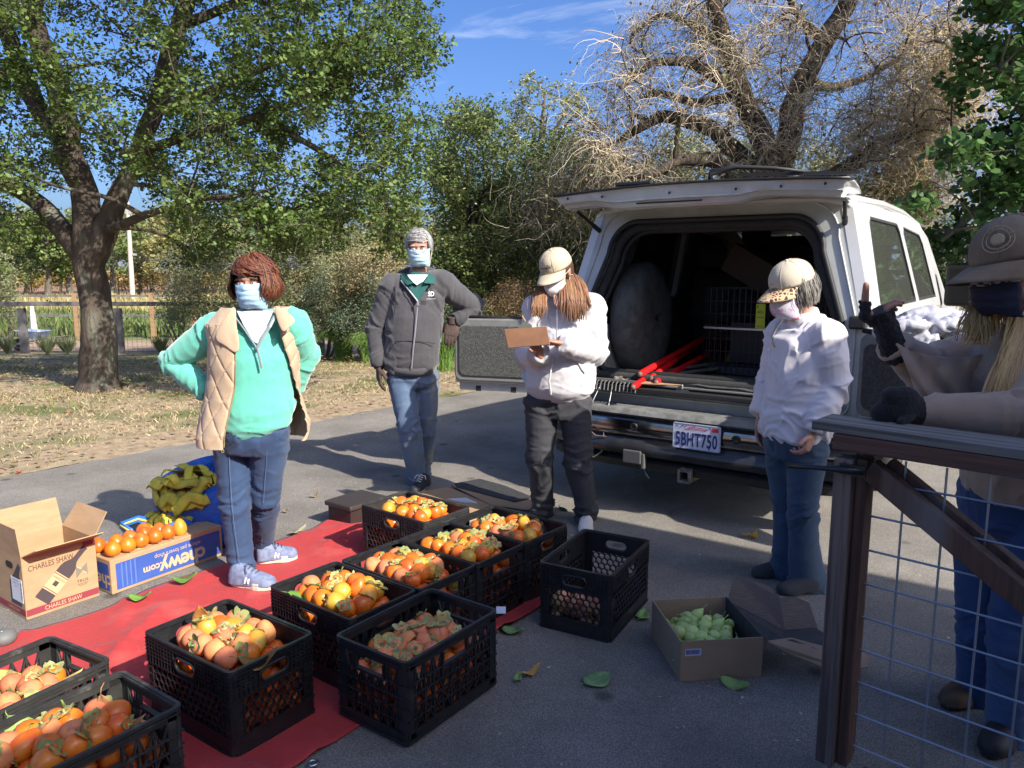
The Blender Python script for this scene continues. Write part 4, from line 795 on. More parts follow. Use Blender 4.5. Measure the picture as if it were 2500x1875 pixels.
# ---- loose leaves: a curved blade with a stalk
def leaf(p, L_, W_, yaw, col, label, curl=.3, tilt=(0, 0), name='fallen_leaf', cup=.2, group=None, col2=None):
    b = MB(); P = []; n = 10
    for i in range(n + 1):
        t = i / n; w = W_ / 2 * (math.sin(math.pi * t ** .8) ** .75) + .0006; x = L_ * (t - .5); zz = curl * L_ * (t - .45) ** 2 * 2 + .004 * math.sin(t * 9)
        P.append([(x, w * j, zz + cup * w * abs(j) ** 1.5 + .003 * math.sin(7 * t + 3 * j)) for j in (-1, -.66, -.33, 0, .33, .66, 1)])
    b.grid(P); z0 = min(q[2] for q in b.v); b.v = [(x, y, z - z0 + .002) for x, y, z in b.v]
    s0 = (-L_ / 2, 0, P[0][3][2] - z0 + .002); b.tube([s0, (s0[0] - L_ * .12, .004, s0[2] + .004), (s0[0] - L_ * .22, .012, s0[2] + .001)], .0012, 4)
    b.beam((-L_ / 2, 0, P[0][3][2] - z0 + .0025), (L_ * .4, 0, P[9][3][2] - z0 + .0025), .0015, .001) if abs(curl) < .15 else None
    m = mat('leaf_%d_%d_%d' % tuple(int(c * 100) for c in col), col, .45, col2 or tuple(c * .75 for c in col), 30, trans=.25, bump=.3, bscale=60, bdist=.003)
    o = b.obj(name, m, smooth=True, solid=.0006); o.location = p; o.rotation_euler = (tilt[0], tilt[1], R(yaw)); return tag(o, label, 'leaf', group)
GRN = (.16, .34, .06); GRD = (.10, .21, .07); YEL = (.62, .45, .08); TAN = (.50, .22, .07); BRN = (.24, .10, .03); ORL = (.75, .33, .10)
leaf(gp(400, 1258, .022), .11, .065, 20, GRN, 'bright green leaf on the red cloth in front of the printed blue box', .5)
leaf(gp(303, 1297, .022), .10, .06, 5, (.2, .4, .07), 'light green leaf on the red cloth nearer the wine carton', .5)
leaf(gp(645, 1153, .006), .12, .06, 60, (.42, .40, .25), 'dry grey green leaf on the asphalt beside the red cloth', .4)
leaf(gp(1290, 1473, .004), .12, .10, 35, (.26, .42, .17), 'large flat green leaf alone on the shaded asphalt', .10, cup=.08)
leaf(gp(1148, 1458, .004), .085, .035, 40, (.60, .38, .10), 'yellow brown leaf on the asphalt by the openwork crate', .5)
leaf(gp(1118, 1470, .004), .05, .03, 80, (.26, .44, .14), 'small green leaf tip beside the yellow brown leaf', .4)
leaf(gp(1108, 1368, .004), .10, .06, -20, (.24, .42, .15), 'green leaf at the edge of the red cloth by the shaded crate', .3)
leaf(gp(1388, 1335, .004), .085, .06, 70, (.28, .48, .12), 'green leaf half under the box of green fruit', .3)
leaf(gp(1590, 1483, .006), .11, .045, -35, (.34, .50, .14), 'green leaf leaning on the front of the box of green fruit', .5, tilt=(.5, 0))
leaf(gp(1628, 1163, .004), .055, .045, 40, (.8, .5, .04), 'bright yellow leaf on the sunlit asphalt strip', .9)
leaf(gp(1450, 1111, .004), .05, .03, 10, (.22, .12, .06), 'small brown leaf on the shaded asphalt behind the crates', .8)
leaf(gp(1210, 1103, .004), .10, .06, 120, (.12, .26, .20), 'upright blue green leaf between the feet in dark trousers', .4, tilt=(.9, 0))
leaf(gp(680, 1075, .004), .06, .03, 30, (.5, .33, .13), 'tan leaf on the asphalt between the teal and the grey clad people', .9)
leaf(gp(618, 1108, .004), .035, .025, 30, (.5, .36, .18), 'tiny tan leaf on the asphalt right of the jeans', .9)
leaf(gp(1745, 1189, .004), .05, .03, 10, (.22, .16, .09), 'dull brown leaf under the woman with the spotted cap brim', .6)
leaf(gp(1612, 1160, .004), .03, .02, 10, (.75, .5, .08), 'small yellow leaf beside the bright yellow one', .6)
leaf(gp(42, 1023, .004), .045, .03, 10, (.5, .05, .03), 'red leaf on the dirt at the edge of the drive', .6)
for i, (x, y, z, L_, W_, yw, cl_, tl, lb) in enumerate([
 (655, 1290, .27, .12, .05, 30, GRN, (.5, 0), 'long green leaf standing in the crate beside the teal woman feet'),
 (440, 1345, .30, .12, .075, 95, ORL, (0, -1.2), 'upright orange leaf in the deep crate of pinkish fruit'),
 (560, 1440, .265, .12, .06, 20, (.3, .17, .05), (.2, 0), 'olive brown leaf lying on the pinkish fruit'),
 (900, 1385, .23, .08, .055, -60, (.28, .12, .03), (1.0, 0), 'round brown leaf on the dull pink fruit'),
 (60, 1590, .25, .13, .075, -30, (.35, .5, .13), (.3, 0), 'pale green crinkled leaf in the bottom left crate'),
 (150, 1565, .25, .11, .04, 60, (.3, .45, .12), (0, -.9), 'narrow green leaf standing by the bottom left crate wall'),
 (235, 1555, .25, .13, .05, -60, (.55, .3, .14), (.3, .9), 'curled tan leaf in the bottom left crate'),
 (265, 1585, .25, .12, .05, 10, (.52, .28, .12), (.2, .1), 'flat tan leaf under the lone dull fruit'),
 (120, 1490, .21, .12, .05, 45, (.72, .5, .16), (.2, .3), 'yellow leaf in the crate cut by the left edge'),
 (45, 1475, .22, .13, .06, 0, (.7, .52, .14), (.2, 0), 'yellow green leaf in the crate cut by the left edge')]):
    leaf(gp(x, y, z), L_, W_, yw, cl_, lb, .8, tilt=tl, name='loose_leaf')
# dark lid in crate J
lid = MB(); M_ = Matrix.Translation(gp(1158, 1145, .25)) @ Matrix.Rotation(.9, 4, 'X') @ Matrix.Rotation(.3, 4, 'Y'); lid.lathe([(.052, 0), (.055, .004), (.052, .008), (.01, .008)], 24, M_)
tag(lid.obj('pot_lid', blackp, smooth=True), 'round dark lid poking out of the crate by the dark trousers', 'lid')
# small dark bin behind the farthest crate
bn = empty('storage_bin', (-.93, 4.43, .004), 'small dark brown plastic bin half hidden behind the farthest fruit crate', 'bin', rz=R(53))
b = MB(); b.box((0, 0, .06), (.26, .20, .12), taper=1.0); b.obj('bin_body', mat('binbrown', (.035, .02, .018), .5), bn, bevel=.006); b = MB(); b.box((0, 0, .135), (.29, .23, .03)); b.obj('bin_lid', mat('binlid', (.045, .035, .03), .45), bn, bevel=.008)
# ---- grey clog at the left edge
cg = MB(); P0 = gp(2, 1400, 0); 
for (dx, r_, z_) in ((0, .05, .035), (-.05, .047, .035), (-.1, .042, .034), (-.16, .035, .032), (-.2, .033, .032)): cg.ball((P0.x + dx, P0.y + .02, z_), (.05, r_, .035))
cgo = cg.obj('clog', mat('clogm', (.13, .135, .13), .6), smooth=True); tag(cgo, 'toe of a grey clog with white dots on the red cloth at the left edge', 'shoe')
d_ = MB(); [d_.ball((P0.x + .01 - .012 * k, P0.y + .0, .071), (.003, .003, .001), n=6, m=4) for k in range(4)]; d_.obj('vent_dot', mat('whitedot', (.8, .8, .8), .5), cgo)
# ================================================================ CARDBOARD
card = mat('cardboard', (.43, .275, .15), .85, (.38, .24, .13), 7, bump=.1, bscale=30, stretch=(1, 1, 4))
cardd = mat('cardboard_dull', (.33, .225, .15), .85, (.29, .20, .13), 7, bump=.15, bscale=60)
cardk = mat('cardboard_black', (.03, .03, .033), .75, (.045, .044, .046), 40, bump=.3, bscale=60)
T = .004
def wall(b, a, c, z0, z1, t=T):
    a = Vector((a[0], a[1], 0)); c = Vector((c[0], c[1], 0)); m = (a + c) / 2; b.beam((a.x, a.y, (z0 + z1) / 2), (c.x, c.y, (z0 + z1) / 2), t, z1 - z0)
def flap(parent, a, c, ang, L_, m, name='flap', inset=.0, M=None, z=0, out=None):
    "flap hinged along a->c at height z, turned out by ang from vertical; out = outward direction"
    a = Vector((a[0], a[1], z)); c = Vector((c[0], c[1], z)); e = (c - a).normalized(); a = a + e * inset; c = c - e * inset
    o = Vector(out).normalized(); d = o * math.sin(ang) + Vector((0, 0, 1)) * math.cos(ang); nrm = e.cross(d)
    b = MB(); h = nrm * T / 2; P = [a, c, c + d * L_ - e * .012, a + d * L_ + e * .012]
    b.add([p - h for p in P] + [p + h for p in P], [(3, 2, 1, 0), (4, 5, 6, 7)] + [(i, (i + 1) % 4, 4 + (i + 1) % 4, 4 + i) for i in range(4)])
    return b.obj(name, m, parent), a, d, e
# wine carton
def wine():
    A = Vector((-2.094, 3.133, 0)); u = Vector((-1.917 + 2.094, 3.384 - 3.133, 0)).normalized(); w = Vector((-u.y, u.x, 0)); W_, Dp, H_ = .307, .30, .280
    root = empty('wine_carton', (A.x, A.y, .006), 'open brown wine carton with a bottle printed on it standing at the left edge', 'box', rz=math.atan2(u.y, u.x))
    b = MB(); q = [(0, 0), (W_, 0), (W_, Dp), (0, Dp)]
    for i in range(4): wall(b, q[i], q[(i + 1) % 4], 0, H_)
    b.box((W_ / 2, Dp / 2, .003), (W_ - .004, Dp - .004, .004)); b.obj('carton_body', card, root)
    flap(root, q[0], q[1], 1.15, .125, card, z=H_, out=(0, -1, 0))
    flap(root, q[3], q[2], .12, .14, card, z=H_, out=(0, 1, 0))
    flap(root, q[1], q[2], .62, .125, card, z=H_, out=(1, 0, 0)); f2 = flap(root, q[3], q[0], .05, .125, card, z=H_, out=(-1, 0, 0))
    mar = mat('maroonprint', (.26, .035, .05), .8); dk = mat('bottleprint', (.062, .045, .05), .7); ln = mat('inkprint', (.10, .06, .045), .8); cream = mat('creamprint', (.55, .40, .22), .8); wht = mat('whitelabel', (.66, .67, .70), .7)
    Rw = Matrix.Translation(root.location) @ Matrix.Rotation(root.rotation_euler.z, 4, 'Z')
    F = Rw @ Matrix(((1, 0, 0, 0), (0, 0, -1, -T / 2 - .0006), (0, 1, 0, 0), (0, 0, 0, 1)))   # front: x right, y up, z out
    Fi = Matrix(((1, 0, 0, 0), (0, 0, -1, -T / 2), (0, 1, 0, 0), (0, 0, 0, 1)))
    def pr(name, poly, m, h=.0006, M=Fi): b = MB(); b.prism(poly, 0, h, M); return b.obj(name, m, root)
    pr('print_band', [(0, .012), (W_, .012), (W_, .042), (0, .042)], mar)
    pr('print_mark', [(W_ - .055, .252), (W_ - .008, .252), (W_ - .008, .274), (W_ - .055, .274)], mar)
    # bottle: outline along its axis, tilted
    B0 = Matrix.Translation((.063, .064, 0)) @ Matrix.Rotation(R(-47), 4, 'Z')
    prof = [(.035, 0), (.037, .004), (.037, .155), (.033, .175), (.016, .2), (.0125, .215), (.0125, .262), (.014, .264), (.014, .272), (.0, .274)]
    pl_ = [(r_, z) for r_, z in prof] + [(-r_, z) for r_, z in reversed(prof[:-1])]
    pr('bottle_print', pl_, dk, .0009, Fi @ B0); pr('bottle_label', [(-.037, .045), (.037, .045), (.037, .128), (-.037, .128)], cream, .0013, Fi @ B0)
    pr('bottle_stripe', [(-.037, .120), (.037, .120), (.037, .1235), (-.037, .1235)], mar, .0016, Fi @ B0); pr('bottle_stripe', [(-.037, .05), (.037, .05), (.037, .0535), (-.037, .0535)], mar, .0016, Fi @ B0)
    pr('bottle_crest', [(-.011, .074), (.011, .074), (.011, .096), (-.011, .096)], dk, .0016, Fi @ B0)
    text('CHARLES SHAW', .0112, ln, root, F @ B0 @ Matrix.Translation((0, .107, .0022)), xs=.85)
    text('CHARLES SHAW', .036, ln, root, F @ Matrix.Translation((.115, .222, .0008)) @ Matrix.Rotation(R(1), 4, 'Z'), bold=.0002, xs=.72)
    text('CHARLES SHAW', .027, cream, root, F @ Matrix.Translation((.152, .026, .0012)), xs=.8)
    # TRUE emblem: a folded bow of two wedges
    g_ = mat('greyink', (.2, .17, .13), .8); pr('emblem', [(.215, .175), (.238, .155), (.265, .175), (.265, .118), (.240, .140), (.215, .115)], g_, .0009); pr('emblem', [(.22, .165), (.238, .151), (.238, .157), (.22, .171)], cream, .0013); pr('emblem', [(.242, .139), (.261, .123), (.261, .129), (.242, .145)], cream, .0013)
    text('TRUE', .019, ln, root, F @ Matrix.Translation((.24, .098, .0009)), xs=1.0, spacing=1.15); text('LESS PACKAGING', .006, ln, root, F @ Matrix.Translation((.24, .084, .0009))); text('MORE WINE', .006, ln, root, F @ Matrix.Translation((.24, .077, .0009)))
    # left side: hole, dark print, white label, band
    S = Matrix(((0, 0, -1, -T / 2), (-1, 0, 0, Dp), (0, 1, 0, 0), (0, 0, 0, 1)))   # x toward the front corner, y up
    pr('print_band', [(0, .012), (Dp, .012), (Dp, .042), (0, .042)], mar, M=S); pr('bottle_print', [(Dp - .13, .05), (Dp - .03, .05), (Dp - .03, .2), (Dp - .012, .235), (Dp - .03, .25), (Dp - .075, .2), (Dp - .13, .15)], dk, .0009, S)
    pr('shipping_label', [(Dp - .115, .07), (Dp - .012, .07), (Dp - .012, .175), (Dp - .115, .175)], wht, .0014, S)
    Sw = Rw @ S
    for k in range(9): pr('barcode_bar', [(Dp - .028, .085 + k * .009), (Dp - .016, .085 + k * .009), (Dp - .016, .088 + k * .009 + (k % 2) * .002), (Dp - .028, .088 + k * .009 + (k % 2) * .002)], ln, .0018, S)
    for k, tx in enumerate(('CHARLES SHAW', 'CABERNET 12/750', 'SHIP TO')): text(tx, .008, ln, root, Sw @ Matrix.Translation((Dp - .07, .165 - .014 * k, .0018)))
    pr('hand_hole', stadium(.07, .028, 5, cy=.225) and [(x + Dp - .12, y) for x, y in stadium(.07, .03, 5, cy=.225)], mat('darkhole', (.02, .015, .01), .9), .0009, S)
    text('CHARLES SHAW', .022, cream, root, Sw @ Matrix.Translation((Dp - .11, .026, .001)), xs=.7)
wine()
def chewy():
    A = Vector((-1.857, 3.388, 0)); u = Vector((.324, .498, 0)).normalized(); L_, Dp, H_ = .60, .27, .165
    root = empty('printed_carton', (A.x, A.y, .006), 'closed brown carton printed blue with upside down pet shop lettering, fruit lined up on top', 'box', rz=math.atan2(u.y, u.x))
    b = MB(); b.box((L_ / 2, Dp / 2, H_ / 2), (L_, Dp, H_)); b.obj('carton_body', card, root, bevel=.003)
    blu = mat('blueprint', (.035, .085, .33), .6, (.045, .1, .36), 12); crm = mat('tanprint', (.55, .38, .22), .8); tape = mat('brown_tape', (.36, .25, .15), .35)
    F = Matrix(((1, 0, 0, 0), (0, 0, -1, 0), (0, 1, 0, 0), (0, 0, 0, 1))); Rw = Matrix.Translation(root.location) @ Matrix.Rotation(root.rotation_euler.z, 4, 'Z')
    b = MB(); b.prism(rrect(L_ - .04, H_ - .038, .004, cx=L_ / 2 + .005, cy=H_ / 2 - .004), 0, .0007, F); b.obj('blue_print', blu, root)
    for k in range(4): b = MB(); b.prism([(.05 + k * .022, .02), (.056 + k * .022, .02), (.056 + k * .022, H_ - .028), (.05 + k * .022, H_ - .028)], 0, .0011, F); b.obj('print_stripe', mat('bluelight', (.10, .17, .45), .6), root)
    G = Rw @ F @ Matrix.Rotation(math.pi, 4, 'Z')
    text('chewy', .105, crm, root, G @ Matrix.Translation((-.37, -.052, .0012)), bold=.003, spacing=.92); text('.com', .05, crm, root, G @ Matrix.Translation((-.205, -.062, .0012)), bold=.0015)
    text('where pet lovers shop', .031, crm, root, G @ Matrix.Translation((-.345, -.112, .0012)), xs=.9)
    S = Matrix(((0, 0, -1, 0), (-1, 0, 0, Dp), (0, 1, 0, 0), (0, 0, 0, 1))); b = MB(); b.prism(rrect(Dp - .03, H_ - .035, .004, cx=Dp / 2, cy=H_ / 2 - .004), 0, .0007, S); b.obj('blue_print', blu, root)
    text('chewy', .09, crm, root, Rw @ S @ Matrix.Rotation(math.pi, 4, 'Z') @ Matrix.Translation((-.16, -.06, .0012)), bold=.002)
    b = MB(); b.box((L_ / 2, Dp / 2, H_ + .0005), (L_, .05, .001)); b.obj('packing_tape', tape, root)
    spots = [(.045, .05, 0), (.03, .15, 0), (.115, .045, 0), (.105, .12, 1), (.185, .05, 0), (.175, .125, 0), (.24, .11, 0), (.255, .045, 1), (.315, .105, 0), (.325, .045, 0), (.275, .17, 0), (.395, .05, 2)]
    names = ['leftmost front persimmon', 'persimmon half hidden by the wine carton', 'second front persimmon', 'persimmon behind the second front one', 'third front persimmon', 'fourth back persimmon', 'back row persimmon near the middle', 'front persimmon with a dark blush', 'back persimmon beside the blue bag strap', 'front persimmon just left of the lone yellowish one', 'rear persimmon touching the blue strap', 'yellowish persimmon standing last on the right']
    for (x, y, k), nm in zip(spots, names):
        random.seed(int(x * 999)); w = Rw @ Vector((x, y, H_ + .033)); fruit(w, (random.uniform(-.1, .1), random.uniform(-.1, .1), -1), 1 if k < 2 else 2, 0 if k < 2 else 2, 0, nm + ' on top of the blue printed carton', 'persimmons lined up on the blue printed carton', 1.0)
chewy()
# blue shopping bag stuffed with yellow straps and dark red cloth
def bag():
    c = Vector((-1.66, 4.12, 0)); root = empty('shopping_bag', (c.x, c.y, .006), 'blue woven shopping bag with yellow trim, bulging open behind the jeans', 'bag')
    P = []; n = 40
    for i in range(9):
        t = i / 8; z = .36 * t * (1.0); row = []
        for k in range(n):
            a = 2 * math.pi * k / n; rx = .20 + .05 * math.sin(t * 2.6); ry = .15 + .04 * math.sin(t * 2.6)
            q = 1 + .05 * float(pn(np.array([math.cos(a) * 3, math.sin(a) * 3, z * 9]), 4)) * (1 + t)
            lean = -.10 * t; up = z + (.05 * t * math.cos(a) + .07 * t * math.sin(a))
            row.append((rx * q * math.cos(a) + lean, ry * q * math.sin(a) - lean * .2, up))
        P.append(row)
    b = MB(); b.grid(P, closed=True); b.add([(0, 0, 0)] + P[0], [(0, 1 + (k + 1) % n, 1 + k) for k in range(n)])
    b.obj('bag_body', mat('bagblue', (.012, .11, .50), .32, (.015, .08, .40), 9, bump=.5, bscale=25, bdist=.02), root, smooth=True, solid=.002)
    s = MB(); s.tube([(-.20, -.12, .12), (-.30, -.24, .20), (-.33, -.36, .205), (-.24, -.42, .19)], .022, 6, ry=.002, ax=(0, 0, 1)); s.tube([(.0, -.17, .12), (-.05, -.25, .19), (-.11, -.33, .185)], .018, 6, ry=.002, ax=(0, .3, 1)); s.obj('strap', mat('strapblue', (.03, .16, .62), .4), root, smooth=True)
    s = MB(); s.tube([(-.20, -.125, .125), (-.30, -.245, .203), (-.33, -.365, .208), (-.24, -.425, .193)], .006, 6, ry=.004, ax=(0, 0, 1)); s.obj('strap_trim', mat('strapyellow', (.7, .62, .08), .5), root, smooth=True)
    st = empty('strap_bundle', (c.x, c.y, .01), 'heap of crumpled olive yellow straps and dark red cloth spilling from the blue bag', 'straps')
    yl = mat('yellowstrap', (.66, .54, .05), .8, (.48, .40, .045), 12, bump=.3, bscale=200, bdist=.002, objrand=.15); r = random.Random(5)
    b = MB(); b.ball((-.10, -.03, .24), (.19, .15, .15)); b.obj('red_cloth', mat('darkred', (.14, .02, .018), .8), st, smooth=True)
    for k in range(34):
        a = r.uniform(0, 6.28); e = r.uniform(.1, 1.45); pts = []; q0 = Vector((-.12, -.06, .245)); dr = Vector((math.cos(a) * math.cos(e), math.sin(a) * math.cos(e) - .25, math.sin(e))); sdv = Vector((-math.sin(a), math.cos(a), r.uniform(-.6, .6))).normalized()
        Rr = r.uniform(.14, .2)
        for i in range(9):
            t = (i / 8 - .5) * r.uniform(1.1, 1.3); d2 = (dr + sdv * t).normalized(); pts.append(q0 + Vector((d2.x * Rr * 1.05, d2.y * Rr * .85, d2.z * Rr * .95 - .02 * abs(t))) + Vector((0, 0, .02 * math.sin(6 * t + k))))
        s = MB(); s.tube(pts, r.uniform(.02, .032), 6, ry=.004, ax=[(dr + sdv * ((i / 8 - .5))).cross(sdv) + Vector((0, 0, .35 * math.sin(i + k))) for i in range(9)]); s.obj('strap', yl, st, smooth=True)
    for k in range(9):
        x = -.28 + .04 * k; pts = [(x, -.12, .2), (x - .02, -.20, .18), (x - .02 + .01 * k, -.235, .08), (x, -.22, .01 + .002 * k)]
        if k < 7: s = MB(); s.tube(pts, .022, 6, ry=.005, ax=(1, .2 * k - .5, 0)); s.obj('strap', yl, st, smooth=True)
bag()
# open box of green fruit
def greenbox():
    A = Vector((.618, 2.635, 0)); u = Vector((.31, .035, 0)).normalized(); W_, Dp, H_ = .312, .355, .155
    root = empty('fruit_box', (A.x, A.y, .006), 'open grey brown cardboard box of small green fruit with a barcode sticker', 'box', rz=math.atan2(u.y, u.x))
    b = MB(); q = [(0, 0), (W_, 0), (W_, Dp), (-.0, Dp)]
    for i in range(4):
        if i == 1: continue
        wall(b, q[i], q[(i + 1) % 4], 0, H_, .005)
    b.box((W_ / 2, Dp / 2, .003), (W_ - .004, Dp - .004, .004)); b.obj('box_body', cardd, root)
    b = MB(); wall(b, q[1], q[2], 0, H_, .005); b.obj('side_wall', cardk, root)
    F = Matrix(((1, 0, 0, 0), (0, 0, -1, -.003), (0, 1, 0, 0), (0, 0, 0, 1)))
    b = MB(); b.prism(rrect(.062, .027, .004, cx=.045, cy=.112), 0, .0008, F); b.obj('barcode_sticker', mat('sticker', (.45, .50, .72), .5), root)
    x = .018; r = random.Random(3)
    ink = mat('barink', (.03, .03, .12), .6)
    while x < .072: w_ = r.choice((.0009, .0014, .002)); b = MB(); b.box((x, .113, .001), (w_, .018, .0004), F); b.obj('barcode_bar', ink, root); x += w_ + r.choice((.001, .0016))
    # flaps laid open to the far right
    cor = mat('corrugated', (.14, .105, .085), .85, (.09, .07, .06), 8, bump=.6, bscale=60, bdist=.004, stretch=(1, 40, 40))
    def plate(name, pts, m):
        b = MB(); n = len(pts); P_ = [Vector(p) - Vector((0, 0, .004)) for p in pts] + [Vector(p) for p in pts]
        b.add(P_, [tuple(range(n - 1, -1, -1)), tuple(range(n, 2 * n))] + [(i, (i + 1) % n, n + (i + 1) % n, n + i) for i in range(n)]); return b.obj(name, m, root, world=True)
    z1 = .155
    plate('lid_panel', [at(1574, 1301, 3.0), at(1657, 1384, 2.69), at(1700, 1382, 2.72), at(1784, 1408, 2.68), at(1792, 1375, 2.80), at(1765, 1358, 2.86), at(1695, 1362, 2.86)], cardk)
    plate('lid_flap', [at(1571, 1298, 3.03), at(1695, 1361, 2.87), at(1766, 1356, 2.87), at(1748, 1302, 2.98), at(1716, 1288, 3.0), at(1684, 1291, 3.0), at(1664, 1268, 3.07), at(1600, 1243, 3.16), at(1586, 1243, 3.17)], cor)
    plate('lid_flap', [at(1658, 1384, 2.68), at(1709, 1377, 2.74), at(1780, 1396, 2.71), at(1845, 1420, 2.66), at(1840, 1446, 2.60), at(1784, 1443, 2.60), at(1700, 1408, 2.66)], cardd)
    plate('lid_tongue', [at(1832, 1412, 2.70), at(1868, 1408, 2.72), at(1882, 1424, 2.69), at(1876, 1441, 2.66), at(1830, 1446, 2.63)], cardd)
    gm = mat('greenfruit', (.42, .55, .14), .5, (.50, .60, .22), 24, objrand=.25, mixlo=.35, mixhi=.65); r = random.Random(12); Rw = Matrix.Translation(root.location) @ Matrix.Rotation(root.rotation_euler.z, 4, 'Z')
    me = MB().lathe([(.003, -.024), (.014, -.022), (.022, -.010), (.0235, .002), (.020, .013), (.012, .023), (.006, .031), (.003, .036)], 12).mesh('fig', smooth=True); me.materials.append(gm)
    me2 = MB().lathe([(.003, -.026), (.016, -.023), (.0255, -.008), (.026, .006), (.018, .02), (.004, .026)], 12).mesh('fig', smooth=True); me2.materials.append(gm)
    stm = MB().tube([(0, 0, .032), (.002, 0, .045), (.006, .002, .056)], .0022, 5).mesh('stalk', smooth=True); stm.materials.append(mat('stalkm', (.28, .36, .12), .7))
    pts = []
    for lay in range(3):
        for iy in range(7):
            for ix in range(6):
                x = .035 + ix * .047 + (iy % 2) * .02 + r.uniform(-.006, .006); y = .035 + iy * .047 + r.uniform(-.006, .006); z = .03 + lay * .034
                if x > W_ - .03: continue
                if lay == 2 and (((x - .16) / .12) ** 2 + ((y - .2) / .14) ** 2 > 1): continue
                if lay == 0 and 0 < ix < 5 and 0 < iy < 6: continue
                pts.append((x, y, z))
    for p in pts:
        big = r.random() < .3; o = link('green_fruit', me2 if big else me); o.location = Rw @ Vector(p); o.rotation_euler = (r.uniform(-1.3, 1.3), r.uniform(-1.3, 1.3), r.uniform(0, 6)); q_ = r.uniform(.8, 1.15); o.scale = (q_, q_, q_ * r.uniform(.95, 1.15)); tag(o, 'small green fruit heaped in the grey brown box with the barcode', 'fruit', 'green fruit in the cardboard box')
        if not big: c = link('stalk', stm); c.parent = o
greenbox()
# a few pink and green fruit at the bottom of the empty-looking crate
pk = mat('pinkfruit', (.62, .2, .17), .4, (.55, .45, .15), 14, objrand=.2, mixlo=.4, mixhi=.6); r = random.Random(2)
ap = MB().lathe([(.004, -.026), (.02, -.026), (.031, -.01), (.032, .006), (.024, .023), (.006, .021)], 14).mesh('apple', smooth=True); ap.materials.append(pk)
Mf = Matrix.Translation(CRO['F'].location) @ Matrix.Rotation(CRO['F'].rotation_euler.z, 4, 'Z')
for k in range(16):
    ly = k // 8; o = link('apple', ap); o.location = Mf @ Vector((-CL / 2 + .055 + .06 * (k % 3 if ly == 0 else k % 2) + .01 * ly, -CW / 2 + .06 + .07 * ((k % 8) // 2), .042 + .055 * ly)); o.rotation_euler = (r.uniform(-1, 1), r.uniform(-1, 1), r.uniform(0, 6)); tag(o, 'pinkish green fruit at the bottom of the nearly empty crate', 'fruit', 'fruit in the nearly empty crate')
# flattened cardboards on the asphalt
def flat(name, pts, z, m, label, th=.005, lift=0):
    b = MB(); n = len(pts); P_ = [(x, y, z + lift * k) for k, (x, y) in enumerate(pts)]; b.add(P_ + [(x, y, zz + th) for x, y, zz in P_], [tuple(range(n - 1, -1, -1)), tuple(range(n, 2 * n))] + [(i, (i + 1) % n, n + (i + 1) % n, n + i) for i in range(n)])
    o = b.obj(name, m); fix_normals(o.data); return tag(o, label, 'cardboard') if label else o
flat('flattened_cardboard', [(-.70, 4.62), (-.30, 4.38), (-.02, 4.66), (-.16, 4.78), (-.44, 5.15), (-.62, 5.05)], .006, card, 'flattened tan cardboard on the asphalt behind the sunlit crate')
flat('flattened_cardboard', [(-.14, 4.74), (.10, 4.62), (.20, 4.72), (.12, 4.84), (-.25, 5.2), (-.42, 5.16)], .013, card, 'tan cardboard edge under the black sheet by the dark trousers', lift=.001)
flat('flattened_cardboard', [(-.40, 5.19), (-.38, 5.1), (.02, 4.76), (.14, 4.85), (-.05, 5.12), (-.23, 5.29)], .022, cardk, 'flat black sheet lying on top of the tan cardboard', lift=.001)  # near black flat outline laid over the tan pieces
fl = flat('paper_label', [(-.42, 4.86), (-.34, 4.80), (-.22, 4.77), (-.30, 4.88)], .0125, mat('whitelabel', (.7, .7, .72), .7), 'white paper label on the tan cardboard behind the crate')
